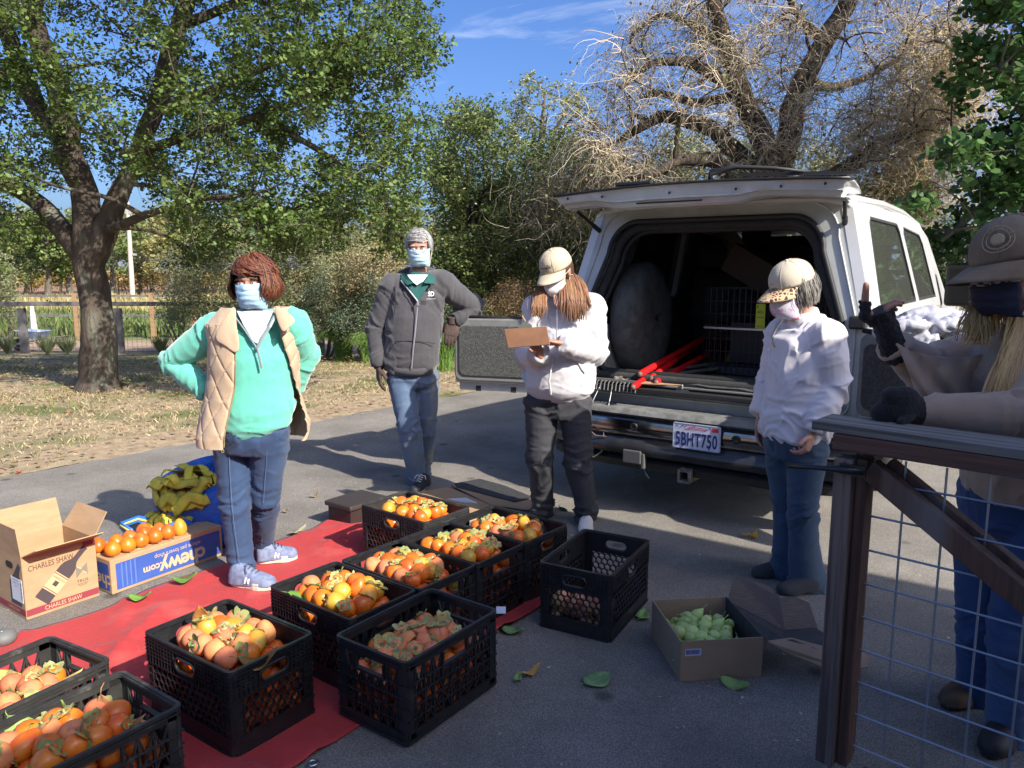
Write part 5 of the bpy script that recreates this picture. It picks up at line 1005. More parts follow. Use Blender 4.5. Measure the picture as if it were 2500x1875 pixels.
# ================================================================ THE WHITE VAN-LIKE ESTATE WITH ITS REAR DOORS OPEN
CY = R(35)
CARM = Matrix.Translation((1.14, 4.64, 0)) @ Matrix.Rotation(-CY, 4, 'Z')   # local x = to the car's right, y = toward its nose, z up
def carw(p): return CARM @ Vector((p[0] * .95, p[1], p[2]))
def car():
    root = empty('suv', (1.14, 4.64, 0), 'white sport utility vehicle with its tailgate raised and both rear doors open', 'car', rz=-CY); root.scale = (.95, 1, 1)
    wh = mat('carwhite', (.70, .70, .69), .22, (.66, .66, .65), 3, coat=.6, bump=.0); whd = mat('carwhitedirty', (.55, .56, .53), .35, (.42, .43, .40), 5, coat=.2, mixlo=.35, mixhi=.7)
    blk = mat('carblack', (.012, .012, .013), .45, (.02, .02, .02), 30, bump=.1); rub = mat('rubber', (.018, .018, .019), .7); chr_ = mat('chrome', (.34, .35, .37), .16, (.25, .25, .26), 9, metal=1, bump=.05, bscale=12)
    trim = mat('trimgrey', (.20, .205, .19), .7, (.17, .175, .165), 20, bump=.1, bscale=80); carpet = mat('carpetgrey', (.105, .108, .10), .95, (.065, .067, .063), 60, bump=1.0, bscale=110, bdist=.012); dark = mat('carpetdark', (.03, .031, .03), .95, (.04, .04, .04), 20, bump=.4, bscale=60)
    step = mat('steppad', (.17, .175, .165), .7, (.11, .11, .105), 14, bump=.3, bscale=40); gl = glassmat('tintglass', (.16, .19, .165), .10)
    def O(b, name, m, par=root, **k): return b.obj(name, m, par, **k)
    # ---- side walls: lower body and greenhouse, with windows cut out
    YB, YF = 0.0, 5.35
    def px(z): return 1.0 if z < 1.22 else 1.0 - (z - 1.22) * .27
    def sidemap(sg, t):
        def f(p, h): y, z = p; x = px(z) - h * t - (.02 * (1 - min(1, z / .55)) if z < .55 else 0) - .05 * max(0, (y - 3.9)) ** 2 * .25; return (sg * x, y + (.0 if z < 1.22 else (z - 1.22) * .18 * max(0, 1 - y / 1.2)), z)
        return f
    def side(sg):
        def ext(name, outer, holes, m, t=.05, par=root, off=0):
            b = MB(); b.holed(outer, holes, 0, 1); f = sidemap(sg, t); b.v = [f((x, y), h + off) for x, y, h in b.v]; o = O(b, name, m, par); fix_normals(o.data); return o
        arch = [(1.32 + .47 * math.cos(a), .40 + .47 * math.sin(a)) for a in [math.pi * k / 12 for k in range(13)] if .40 + .47 * math.sin(a) >= .38]
        arch2 = [(x + 3.35, z) for x, z in arch]
        low = [(0.0, .52), (.05, .42)] + [(p[0], p[1]) for p in reversed(arch)] + [(p[0], p[1]) for p in reversed(arch2)] + [(5.3, .42), (5.42, .9), (5.3, 1.08), (3.6, 1.2), (0, 1.2)]
        ext('side_body', low, [], wh)
        win = [[(.34, 1.275), (1.64, 1.275), (1.66, 1.30), (1.56, 1.76), (1.50, 1.81), (.50, 1.81), (.43, 1.77), (.31, 1.31)],
               [(1.80, 1.275), (2.74, 1.275), (2.60, 1.70), (2.50, 1.77), (1.76, 1.80), (1.70, 1.75)]]
        win = [w for w in win]
        gh = [(0, 1.203), (3.55, 1.203), (2.98, 1.76), (2.6, 1.86), (2.1, 1.885), (.2, 1.885), (0, 1.86)]
        g_ = ext('greenhouse', gh, win, wh, .06)
        for w in win:
            cx = sum(p[0] for p in w) / len(w); cz = sum(p[1] for p in w) / len(w)
            ws = [(cx + (p[0] - cx) * 1.02, cz + (p[1] - cz) * 1.02) for p in w]
            fr = ext('window', ws, [], gl, .004, off=3.0)
            inn = [(cx + (p[0] - cx) * .965, cz + (p[1] - cz) * .94) for p in w]; ext('window_seal', w, [inn], rub, .012, off=-.05)
        b = MB(); b.box((sg * 1.006, 2.0, .80), (.022, 3.9, .09)); O(b, 'side_moulding', wh, bevel=.006)
        b = MB(); b.tube([(sg * .985, y, .38 + .0 * y) for y in (1.9, 4.1)], .045, 8); O(b, 'running_board', blk)
        for y in (1.72, 2.80):
            b = MB(); b.box((sg * 1.0015, y, .86), (.004, .008, .66)); O(b, 'door_gap', rub)
        for y in (2.6,):
            b = MB(); b.box((sg * 1.012, y, 1.08), (.03, .16, .03)); O(b, 'door_handle', blk, bevel=.006)
        # wheel
        for y in (1.32, 4.67):
            w_ = empty('wheel'); w_.parent = root; w_.location = (sg * .87, y, .385)
            b = MB(); Mx = Matrix.Rotation(R(90), 4, 'Y'); prof = [(.24, -.115), (.34, -.12), (.378, -.10), (.386, -.06), (.387, 0), (.386, .06), (.378, .10), (.34, .12), (.24, .115)]
            vs = []; n = 48
            for r_, z in prof: vs += [(r_ * math.cos(2 * math.pi * k / n), r_ * math.sin(2 * math.pi * k / n), z) for k in range(n)]
            m_ = len(prof); fs = [(i * n + k, i * n + (k + 1) % n, ((i + 1) % m_) * n + (k + 1) % n, ((i + 1) % m_) * n + k) for i in range(m_) for k in range(n)]; b.add(vs, fs, Mx); O(b, 'tyre', rub, w_, smooth=True)
            b = MB()
            for k in range(56):
                for j in (-1, 1): b.box((j * .052, 0, .387), (.07, .018, .014), Matrix.Rotation(2 * math.pi * (k + .25 * j) / 56, 4, 'X'))
            tr = O(b, 'tread', rub, w_); tr['kind'] = 'stuff'
            b = MB(); b.lathe([(.245, -.09), (.245, .09), (.225, .095), (.20, .05), (.06, .06), (.05, .09)], 28, Mx if sg > 0 else Mx @ Matrix.Rotation(math.pi, 4, 'X')); O(b, 'rim', chr_, w_, smooth=True)
        b = MB(); b.box((sg * .70, 1.32, .55), (.3, 1.1, .5)); O(b, 'wheel_well', blk)
        b = MB(); b.box((sg * 1.13, 3.02, 1.36), (.22, .12, .34)); O(b, 'door_mirror', mat('mirrorblack', (.006, .006, .006), .6, spec=.15), bevel=.03)
    side(1); side(-1)
    # ---- roof, bonnet, floor, front
    b = MB(); P = []
    for (y, zt) in ((-.02, 1.895), (.25, 1.935), (1.2, 1.965), (2.0, 1.955), (2.6, 1.915), (2.98, 1.83)):
        P.append([(s_ * .822, y + (.13 if y < .1 else 0), zt - .062 if abs(s_) == 1 else zt - .02 * s_ * s_ - (.015 if abs(s_) > .9 else 0)) for s_ in (-1, -.96, -.8, -.5, 0, .5, .8, .96, 1)])
    b.grid(P); O(b, 'roof', wh, smooth=True, solid=.03)
    b = MB(); b.grid([[(s_ * .95, y, z - .03 * s_ * s_) for s_ in (-1, -.5, 0, .5, 1)] for y, z in ((3.5, 1.22), (4.6, 1.17), (5.25, 1.08), (5.38, .85))]); O(b, 'bonnet', wh, smooth=True, solid=.03)
    b = MB(); b.box((0, 5.36, .7), (1.85, .08, .5)); O(b, 'front_end', blk)
    b = MB(); b.box((0, 2.6, .735), (1.86, 5.1, .05)); O(b, 'floor', dark)
    b = MB(); b.box((0, .62, .768), (1.60, 1.25, .012)); O(b, 'cargo_mat', mat('cargomat', (.09, .092, .088), .95, (.06, .062, .06), 9, bump=.4, bscale=50))
    b = MB(); b.box((0, 2.75, .46), (1.5, 5.1, .40)); b.box((0, 2.9, .42), (1.9, 2.1, .3)); b.box((0, .45, .50), (1.9, .5, .3)); O(b, 'underbody', blk)  # wider outer boxes added to deepen the shade below the car
    b = MB(); b.add([(-.92, 3.6, 1.2), (.92, 3.6, 1.2), (.76, 2.98, 1.80), (-.76, 2.98, 1.80)], [(0, 1, 2, 3)]); O(b, 'windscreen', gl, solid=.005)
    b = MB(); b.box((0, 3.55, 1.0), (1.8, .35, .42)); O(b, 'dashboard', dark, bevel=.05)
    b = MB(); b.box((0, 1.85, 1.872), (1.56, 3.2, .02)); O(b, 'headliner', mat('liner', (.07, .068, .062), .95))
    # inner side trim
    for sg in (-1, 1):
        b = MB(); b.holed([(.05, .77), (4.1, .77), (4.1, 1.27), (.05, 1.27)], [], 0, 1); b.v = [(sg * (.90 - .03 * h), x, y) for x, y, h in b.v]; o = O(b, 'inner_trim', dark); fix_normals(o.data)
        b = MB(); b.beam((sg * .865, .28, 1.28), (sg * .72, .42, 1.84), .10, .26, up=(0, 1, 0)); O(b, 'pillar_trim', trim, bevel=.01)
        b = MB(); b.beam((sg * .88, 1.72, 1.28), (sg * .74, 1.66, 1.84), .05, .14, up=(0, 1, 0)); O(b, 'pillar_trim', dark)
    # seats
    def seat(x, y, w, h=.62):
        s = empty('seat'); s.parent = root; s.location = (x, y, .76)
        b = MB(); b.box((0, .28, .22), (w, .5, .16)); O(b, 'cushion', dark, s, bevel=.05); b = MB(); b.box((0, 0, .30 + h / 2), (w, .14, h), Matrix.Rotation(-.12, 4, 'X')); O(b, 'backrest', dark, s, bevel=.05)
        for k in ((0,) if w < .7 else (-.35, .35)): b = MB(); b.box((k, -.1, .32 + h + .10), (.26, .09, .17)); O(b, 'headrest', dark, s, bevel=.035)
    seat(-.48, 2.5, .56); seat(.48, 2.5, .56); seat(-.25, 1.75, 1.15, .42)
    # ---- rear face: painted frame round the opening
    def rear(y, z): return y + (0 if z < 1.2 else (z - 1.2) * .18)
    outer = [(-.99, .62), (-1.0, 1.22), (-.825, 1.86), (-.76, 1.895), (-.4, 1.925), (0, 1.935), (.4, 1.925), (.76, 1.895), (.825, 1.86), (1.0, 1.22), (.99, .62)]
    def arcpts(w0, z0, w1, z1, r, ins=0):
        o = []
        bl = (w0 - ins, z0 + ins)
        pts = []
        for k in range(7): a = math.pi + math.pi / 2 * k / 6; pts.append((-(w0 - ins) + .07 + .07 * math.cos(a), z0 + ins + .07 + .07 * math.sin(a)))
        left = pts; right = [(-x, z) for x, z in reversed(pts)]
        tr_ = [((w1 - ins) - r + r * math.cos(a), (z1 - ins) - r + r * math.sin(a)) for a in [math.pi / 2 * k / 9 for k in range(10)]]
        tl = [(-x, z) for x, z in reversed(tr_)]
        mid = (w0 + .01 - ins, 1.22)
        return left + right + [mid] + tr_ + tl + [(-mid[0], mid[1])]
    inner = arcpts(.83, .775, .70, 1.80, .20); b = MB(); b.holed(outer, [inner], 0, 1)
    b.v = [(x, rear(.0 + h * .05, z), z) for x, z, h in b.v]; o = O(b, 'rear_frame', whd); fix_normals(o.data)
    def ringtube(ins, yy, r, m, name, closed=True):
        pts = [(x, rear(yy, z), z) for x, z in arcpts(.83, .775, .70, 1.80, .20, ins)]; pts.append(pts[0]); pts.append(pts[1]); b = MB(); b.tube(pts, r, 8, cap=False); O(b, name, m, smooth=True)
    ringtube(.0, -.012, .016, rub, 'door_seal'); ringtube(.03, .04, .030, dark, 'jamb'); ringtube(.055, .09, .022, rub, 'inner_seal'); ringtube(-.075, -.004, .006, whd, 'drip_channel')
    # lower shell below the sill, sill plate
    b = MB(); b.box((0, .03, .695), (1.94, .06, .15)); O(b, 'sill', whd, bevel=.01)
    b = MB(); b.box((0, .08, .778), (1.62, .22, .014)); O(b, 'scuff_plate', trim, bevel=.004)
    b = MB(); b.box((0, -.03, .745), (1.66, .10, .03)); O(b, 'rubber_lip', rub, bevel=.006)
    for x in (-.10, .42): b = MB(); b.box((x, -.005, .765), (.09, .04, .018)); b.tube([(x, -.03, .77), (x, -.03, .80)], .008, 6); O(b, 'latch', mat('latchm', (.35, .34, .3), .5, metal=.7), bevel=.004)
    # tail lamp
    for sg in (-1, 1): 
        b = MB(); b.box((sg * .80, .10, 1.33), (.035, .05, .17)); O(b, 'striker_plate', rub, bevel=.01)
        b = MB(); b.box((sg * .93, -.02, 1.22), (.09, .08, .07)); O(b, 'hinge', blk, bevel=.012)
    # ---- bumper: step pad over a chrome bar with a rounded lower valance, hitch
    def xs(n=25): return [-1.03 + 2.06 * k / (n - 1) for k in range(n)]
    def by(x): return -.20 + .15 * max(0, (abs(x) - .55) / .48) ** 2
    def sweep(prof, name, m, n=25, par=root):
        P = [[(x, by(x) + py, pz - .055) for (py, pz) in prof] for x in xs(n)]; b = MB(); b.grid(P, closed=True); k = len(prof); b.f += [tuple(range(k - 1, -1, -1)), tuple((n - 1) * k + i for i in range(k))]; b.mi += [0, 0]; o = O(b, name, m, par, smooth=False, angle=35) if False else O(b, name, m, par, angle=40); fix_normals(o.data); return o
    sweep([(.0, .688), (.015, .70), (.17, .70), (.17, .66), (.0, .655), (-.012, .668)], 'step_pad', step)
    sweep([(.0, .655), (-.028, .635), (-.036, .60), (-.030, .555), (-.012, .53), (.03, .53), (.10, .55), (.10, .655)], 'chrome_bar', chr_)
    sweep([(-.012, .527), (-.04, .50), (-.055, .465), (-.045, .43), (.0, .405), (.08, .40), (.08, .527)], 'valance', mat('valblack', (.02, .021, .024), .28, (.035, .035, .038), 7, coat=.3))
    sweep([(.0, .40), (-.02, .38), (-.01, .335), (.04, .325), (.07, .40)], 'lower_bar', blk)
    F = Matrix(((1, 0, 0, .10), (0, 0, -1, -.252), (0, 1, 0, .535), (0, 0, 0, 1)))
    for x in (-.33, .34):
        b = MB(); b.lathe([(.024, 0), (.026, .006), (.016, .008), (.012, .004)], 16, Matrix.Translation((x, -.235, .545)) @ Matrix.Rotation(R(90), 4, 'X')); O(b, 'bumper_bolt', blk, smooth=True)
    # number plate
    pl = MB(); pl.prism(rrect(.305, .152, .012), 0, .004, F); p = O(pl, 'number_plate', mat('platewhite', (.58, .62, .74), .4))
    navy = mat('platenavy', (.02, .025, .12), .45); pred = mat('platered', (.5, .03, .06), .5)
    W = CARM @ F
    b = MB(); b.holed(rrect(.303, .150, .012), [rrect(.293, .140, .01)], .004, .0055, F); b.obj('plate_border', navy if False else mat('platerim', (.35, .38, .5), .4), p)
    text('5BHT750', .112, navy, p, W @ Matrix.Translation((0, -.022, .0055)), xs=.58, bold=.0022, spacing=1.08, ext=.0008)
    text('California', .042, pred, p, W @ Matrix.Translation((-.012, .052, .0055)), shear=.45, xs=.86, bold=.0003); text('FEB', .018, navy, p, W @ Matrix.Translation((-.128, .055, .0055)), xs=.8)
    b = MB(); b.box((.118, .052, .0052), (.042, .022, .001), F); b.obj('year_sticker', mat('stickerred', (.55, .03, .03), .5), p)
    for x, y in ((-.085, .062), (.085, .062), (-.085, -.062), (.085, -.062)): b = MB(); b.ball((x, y, .006), (.005, .005, .003), F, 8, 6); b.obj('screw', mat('screwm', (.08, .08, .12), .4, metal=.5), p)
    # hitch receiver, plug
    b = MB(); b.holed(rrect(.084, .084, .012), [rrect(.052, .052, .006)], 0, .05, Matrix.Translation((.03, -.21, .29)) @ Matrix.Rotation(R(90), 4, 'X')); b.box((.03, -.05, .29), (.08, .28, .08)); O(b, 'hitch_receiver', mat('hitchm', (.24, .22, .19), .6, (.10, .08, .07), 20))
    b = MB(); b.box((.03, -.212, .29), (.052, .006, .052)); O(b, 'receiver_hole', mat('holeblack', (.004, .004, .004), .9))
    b = MB(); b.box((-.33, -.20, .36), (.13, .12, .085)); b.box((-.255, -.235, .34), (.025, .04, .10)); O(b, 'trailer_plug', mat('plugm', (.16, .16, .155), .45, metal=.4), bevel=.008)
    b = MB(); b.tube([(-.255, -.24, .30), (-.23, -.25, .27), (-.205, -.25, .24)], .008, 6); O(b, 'plug_lever', chr_)
    for x in (-.62, .62): b = MB(); b.tube([(x, .1, .31), (x, -.12, .29)], .03, 10); O(b, 'tow_point', blk)
    # ---- raised tailgate glass
    tg = empty('tailgate'); tg.parent = root; tg.location = (0, .17, 1.915)
    b = MB(); P = []      # outer skin slightly bowed, hinge line to free edge
    for y, z in ((0, .0), (-.15, .025), (-.30, .035), (-.43, .028)):
        P.append([(s_ * (.86 + .035 * (-y / .43)), y, z + .028 * (1 - s_ * s_) + .035 * s_ * (-y / .43) * 0) for s_ in [k / 8 for k in range(-8, 9)]])
    b.grid(P); O(b, 'skin', wh, tg, smooth=True, solid=.012)
    b = MB(); b.grid([[(x * .955, y + .004, z + .012) for x, y, z in r_] for r_ in P[1:]]); O(b, 'glass', mat('gateglass', (.02, .024, .024), .08, coat=.5), tg, smooth=True)
    b = MB(); P2 = []
    for dz, dy in ((.0, -.47), (-.012, -.474), (-.062, -.462), (-.070, -.455), (-.074, -.43), (-.10, -.42), (-.112, -.40), (-.108, -.34), (-.075, -.32), (-.07, -.05)):
        row = []
        for s_ in [k / 40 for k in range(-40, 41)]:
            st = 1 / (1 + math.exp(-(abs(s_ + .1) - .52) * 26)); st2 = 1 / (1 + math.exp(-(s_ - .60) * 40)); rec = -.018 * (1 - st) - .012 * st2 * (dz < -.01)
            row.append((s_ * (.895 - .05 * (-dz / .11)), dy - .015 * (1 - s_ * s_) - (rec if -.07 < dz < -.005 else 0), .030 + .028 * (1 - s_ * s_) + dz * (.72 + .34 * (1 - st))))
        P2.append(row)
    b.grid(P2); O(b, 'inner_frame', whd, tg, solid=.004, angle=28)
    b = MB(); b.grid([[(s_ * .90, y, .034 + .03 * (1 - s_ * s_) + (y + .45) * .06) for s_ in [k / 10 for k in range(-10, 11)]] for y in (-.492, -.43, -.36)]); O(b, 'edge_trim', blk, tg, smooth=True, solid=.014)
    b = MB(); b.box((-.34, -.46, .078), (.24, .04, .022)); O(b, 'gate_handle', rub, tg, bevel=.006)
    for x in (-.8, -.55, -.1, .3, .55, .78): b = MB(); b.ball((x, -.478, .012), (.008, .006, .008), n=8, m=6); O(b, 'plug_hole', rub, tg)
    b = MB(); b.box((-.12, -.445, -.035), (.42, .006, .008)); O(b, 'hole_slot', rub, tg)
    wp = empty('rear_wiper'); wp.parent = tg; wp.location = (.12, -.30, .07)
    b = MB(); b.tube([(.0, -.1, .0), (.0, -.1, .045), (.14, -.08, .068), (.34, -.02, .055), (.52, .05, .03)], [.018, .02, .014, .01, .008], 8); O(b, 'wiper_arm', rub, wp, smooth=True)
    b = MB(); b.beam((.12, .02, .038), (.78, .06, .012), .02, .018); O(b, 'wiper_blade', rub, wp)
    for sg in (-1, 1):
        b = MB(); b.tube([(sg * .78, .20, 1.70), (sg * .84, -.12, 1.86)], .011, 8); b.tube([(sg * .78, .20, 1.70), (sg * .81, .04, 1.78)], .016, 8); O(b, 'gas_strut', rub); b = MB(); b.ball((sg * .775, .20, 1.695), (.028, .02, .028), n=10, m=8); O(b, 'strut_mount', rub, smooth=True)
    # ---- lower rear doors, hinged at the body sides
    def rdoor(sg, ang, w=.86, z0=.71, z1=1.17):
        d = empty('rear_door'); d.parent = root; d.location = (sg * .96, -.02, 0); d.rotation_euler = (0, 0, ang)
        # local: door extends along -sg*x when closed; inner side faces +y
        s = -sg
        def pl(poly, y0, y1, name, m, bev=0):
            b = MB(); b.prism(poly, 0, 1); b.v = [(s * x, y0 + (y1 - y0) * h, z) for x, z, h in b.v]; o = O(b, name, m, d, bevel=bev); fix_normals(o.data); return o
        top = [(0, z1 + .03)] if False else []
        cx, cz, hh = w / 2, (z0 + z1) / 2, (z1 - z0)
        pl([(0, z0), (w, z0), (w, z1), (w * .75, z1 - .02), (w * .5, z1 - .035), (w * .25, z1 - .02), (0, z1 + .02)], -.05, .0, 'door_shell', wh, .008)
        pl(rrect(w - .02, hh - .02, .05, 6, cx, cz + .005), 0, .035, 'door_trim', trim, .012)
        pl(rrect(w - .10, hh - .11, .05, 6, cx, cz - .0), .035, .045, 'door_carpet', carpet, .004)
        pl([(0.02, z0 - .055), (w - .03, z0 - .055), (w - .03, z0), (.02, z0)], -.045, -.01, 'lower_flange', whd, .004)
        for k in range(3): pl([(.12 + k * .27, z0 - .058), (.16 + k * .27, z0 - .058), (.16 + k * .27, z0 - .02), (.12 + k * .27, z0 - .02)], -.012, -.006, 'flange_slot', rub)
        b = MB(); b.tube([(s * .02, .02, z1 + .01), (s * w * .5, .01, z1 - .005), (s * (w - .02), .02, z1 + .004)], .014, 8); O(b, 'belt_seal', rub, d, smooth=True)
        return d
    rdoor(-1, R(-163)); rdoor(1, R(148))
    # ---- spare wheel under a grey carpet cover, standing on the left
    sp = empty('spare_wheel_cover'); sp.parent = root; sp.location = (-.66, .50, 1.16)
    b = MB(); P = []; n = 40
    for i, (r_, x) in enumerate(((.02, .115), (.16, .12), (.27, .115), (.345, .09), (.38, .04), (.385, -.02), (.38, -.09), (.2, -.12))):
        P.append([(x + .012 * float(pn(np.array([r_ * 9, math.cos(2 * math.pi * k / n) * 3, math.sin(2 * math.pi * k / n) * 3]), 3)), r_ * math.cos(2 * math.pi * k / n) * (.97), r_ * math.sin(2 * math.pi * k / n) * 1.02 + .008 * float(pn(np.array([k * .6, r_ * 8, 1.]), 5))) for k in range(n)])
    b.grid(P, closed=True); O(b, 'cover_cloth', mat('covergrey', (.125, .13, .115), .95, (.08, .085, .075), 12, bump=.6, bscale=120, bdist=.006), sp, smooth=True, subsurf=1)
    b = MB(); b.box((-.80, .55, .95), (.12, .9, .36)); O(b, 'cover_bracket', trim, bevel=.03)
    return root
car()
# ---- load in the cargo bay
def cargo():
    RC = Matrix.Rotation(-CY, 4, 'Z')
    def put(b, name, m, label, cat, **k): b.v = [tuple(carw(v)) for v in b.v]; return tag(b.obj(name, m, **k), label, cat)
    red = mat('redpole', (.72, .012, .015), .38, coat=.2); rend = mat('poleend', (.16, .11, .09), .7)
    poles = [(at(1383, 808, 4.83), at(1517, 733, 5.9), 'uppermost red padded pole'), (at(1368, 836, 4.72), at(1502, 748, 5.9), 'longest red padded pole with an open end'), (at(1408, 817, 4.85), at(1458, 778, 5.3), 'short red padded pole in the middle'), (at(1418, 826, 4.78), at(1532, 763, 5.8), 'rightmost red padded pole')]
    for a, c, lb in poles:
        p = empty('padded_pole', a, lb + ' sticking out of the cargo bay', 'pole', 'red padded poles in the car'); Mi = Matrix.Translation(-p.location)
        A, C = a, c; b = MB(); b.tube([Mi @ A, Mi @ (A * .985 + C * .015), Mi @ C], [.019, .022, .022], 12); b.obj('pole_sleeve', red, p, smooth=True, angle=40)
        b = MB(); b.ball(Mi @ (A + (A - C).normalized() * .006), .017, n=10, m=8); b.obj('pole_end', rend, p, smooth=True)
    for a, c, nm in (((-.58, -.03, .80), (-.2, .8, .84), 'left'), ((-.52, -.04, .79), (-.1, .8, .82), 'right')):
        b = MB(); b.tube([a, c], .013, 8); b.ball(a, .018, n=10, m=8); put(b, 'wooden_handle', mat('graywood', (.16, .14, .12), .8), 'thin grey brown tool handle beside the red poles, the ' + nm + ' one', 'handle', smooth=True)
    rk = empty('garden_rake', carw((-.56, -.08, .78)), 'grey steel rake head with a row of tines on the cargo sill', 'rake', rz=-CY)
    b = MB(); b.box((0, 0, .018), (.34, .02, .012)); b.obj('rake_bar', mat('rakesteel', (.4, .4, .38), .4, metal=.7), rk)
    for k in range(13): b = MB(); b.tube([(-.165 + k * .0275, 0, .015), (-.165 + k * .0275, -.03, .0), (-.16 + k * .0275, -.05, -.045)], .0035, 5); b.obj('tine', MATS['rakesteel'], rk)
    wr = MB(); base = [(-.66, -.06, .79), (-.68, -.16, .66), (-.70, -.22, .48), (-.685, -.235, .36), (-.62, -.24, .315), (-.56, -.235, .36), (-.555, -.22, .5), (-.56, -.15, .66), (-.58, -.06, .79)]
    q = []
    for i in range(len(base) - 1):
        for k in range(4): t = k / 4; q.append(Vector(base[i]).lerp(Vector(base[i + 1]), t))
    wr.tube(q, .0045, 6); put(wr, 'wire_loop', mat('wiregrey', (.3, .3, .27), .4, metal=.5), 'loop of grey wire cable hanging down over the bumper', 'cable', smooth=True)
    wr = MB(); wr.tube([(-.72, -.18, .64), (-.69, -.25, .54), (-.66, -.255, .50), (-.60, -.25, .46), (-.53, -.24, .46)], .004, 5); put(wr, 'bungee_cord', rend, 'thin dark cord looped across the chrome bumper', 'cord')
    b = MB(); b.box((0, 0, 0), (.46, .26, .005), Matrix.Translation((-.22, .10, .790)) @ Matrix.Rotation(.25, 4, 'Z')); put(b, 'cardboard_sheet', mat('cardboard', (.4, .28, .17)), 'tan cardboard sheet lying under the red poles in the cargo bay', 'cardboard')
    b = MB(); P = [[(-.1 + .09 * k, -.02 + .13 * j + .01 * math.sin(k * 2.), .79 + .012 * abs(math.sin(k * 1.3 + j))) for j in range(3)] for k in range(9)]; b.grid(P); put(b, 'floor_mat', mat('cargomat', (.1, .1, .1)), 'grey rubber mat curled over the cargo sill', 'mat', solid=.01, smooth=True)
    # wire pet crate with yellow tag
    pc = empty('wire_kennel', carw((.12, .95, .77)), 'black wire kennel in the cargo bay with a yellow paper tag', 'kennel', rz=-CY); bw = mat('blackwire', (.006, .006, .007), .4); W_, D_, H_ = .72, .5, .60
    def wires(name, f, nx, nz, w, h):
        b = MB()
        for k in range(nx + 1): x = -w / 2 + w * k / nx; b.beam(f(x, 0), f(x, h), .004, .004)
        for k in range(nz + 1): z = h * k / nz; b.beam(f(-w / 2, z), f(w / 2, z), .004, .004)
        b.obj(name, bw, pc)
    wires('front_grid', lambda x, z: (x, -D_ / 2, z), 18, 7, W_, H_); wires('side_grid', lambda x, z: (-W_ / 2, x, z), 10, 7, D_, H_); wires('side_grid', lambda x, z: (W_ / 2, x, z), 10, 7, D_, H_); wires('back_grid', lambda x, z: (x, D_ / 2, z), 18, 7, W_, H_)
    wires('top_grid', lambda x, z: (x, -D_ / 2 + z, H_), 14, 6, W_, D_)
    b = MB(); b.beam((-W_ / 2, -D_ / 2 - .008, .33), (W_ / 2, -D_ / 2 - .008, .33), .012, .012); b.obj('front_bar', mat('barsteel', (.42, .42, .42), .35, metal=.8), pc)
    b = MB(); b.box((0, 0, .04), (W_ - .02, D_ - .02, .05)); b.obj('tray', mat('traydark', (.03, .032, .04), .5), pc); b = MB(); b.box((.02, .06, .22), (.5, .3, .28)); b.obj('inner_box', mat('innerblue', (.008, .01, .016), .5), pc)
    t = MB(); t.box((.03, -D_ / 2 - .018, .42), (.062, .002, .165)); tg_ = t.obj('yellow_tag', mat('tagyellow', (.62, .68, .04), .6), pc)
    Wt = Matrix.Translation(pc.location) @ Matrix.Rotation(-CY, 4, 'Z') @ Matrix(((1, 0, 0, .03), (0, 0, -1, -D_ / 2 - .0196), (0, 1, 0, .42), (0, 0, 0, 1))); ink = mat('tagink', (.03, .03, .02), .6)
    text('F.', .03, ink, pc, Wt @ Matrix.Translation((-.015, .06, .0))); text('401', .03, ink, pc, Wt @ Matrix.Translation((0, .028, .0))); text('50-61', .018, ink, pc, Wt @ Matrix.Translation((0, -.068, .0)))
    b = MB(); b.box((0, -D_ / 2 - .0195, .413), (.05, .0006, .003), Matrix.Translation((.03, 0, 0))); b.obj('tag_line', ink, pc)
    b = MB(); b.box((0, 0, .1), (.42, .34, .2), Matrix.Translation((-.02, 1.0, 1.40)) @ Matrix.Rotation(.5, 4, 'Y')); put(b, 'carton', mat('darkcard', (.05, .033, .022), .9), 'dim brown carton tilted on top of the wire kennel', 'box')
    for k, (x, y, r_) in enumerate(((-.14, 1.05, .085), (-.02, 1.2, .07))):
        b = MB(); n = 40; prof = [(.01, -r_ * .8)] + [(r_ * math.sin(math.pi * i / 9) ** .8, -r_ * .8 * math.cos(math.pi * i / 9)) for i in range(1, 9)] + [(.01, r_ * .8)]
        b.lathe(prof, n, Matrix.Translation((x, y, .77 + r_ * .8)))
        b.v = [tuple(v) for v in b.v]; put(b, 'gourd', mat('gourdm', (.10, .09, .03), .5, (.3, .24, .06), 14, stretch=(6, 1, .2)), ('larger', 'smaller')[k] + ' striped green gourd deep in the cargo bay', 'gourd', smooth=True)
cargo()
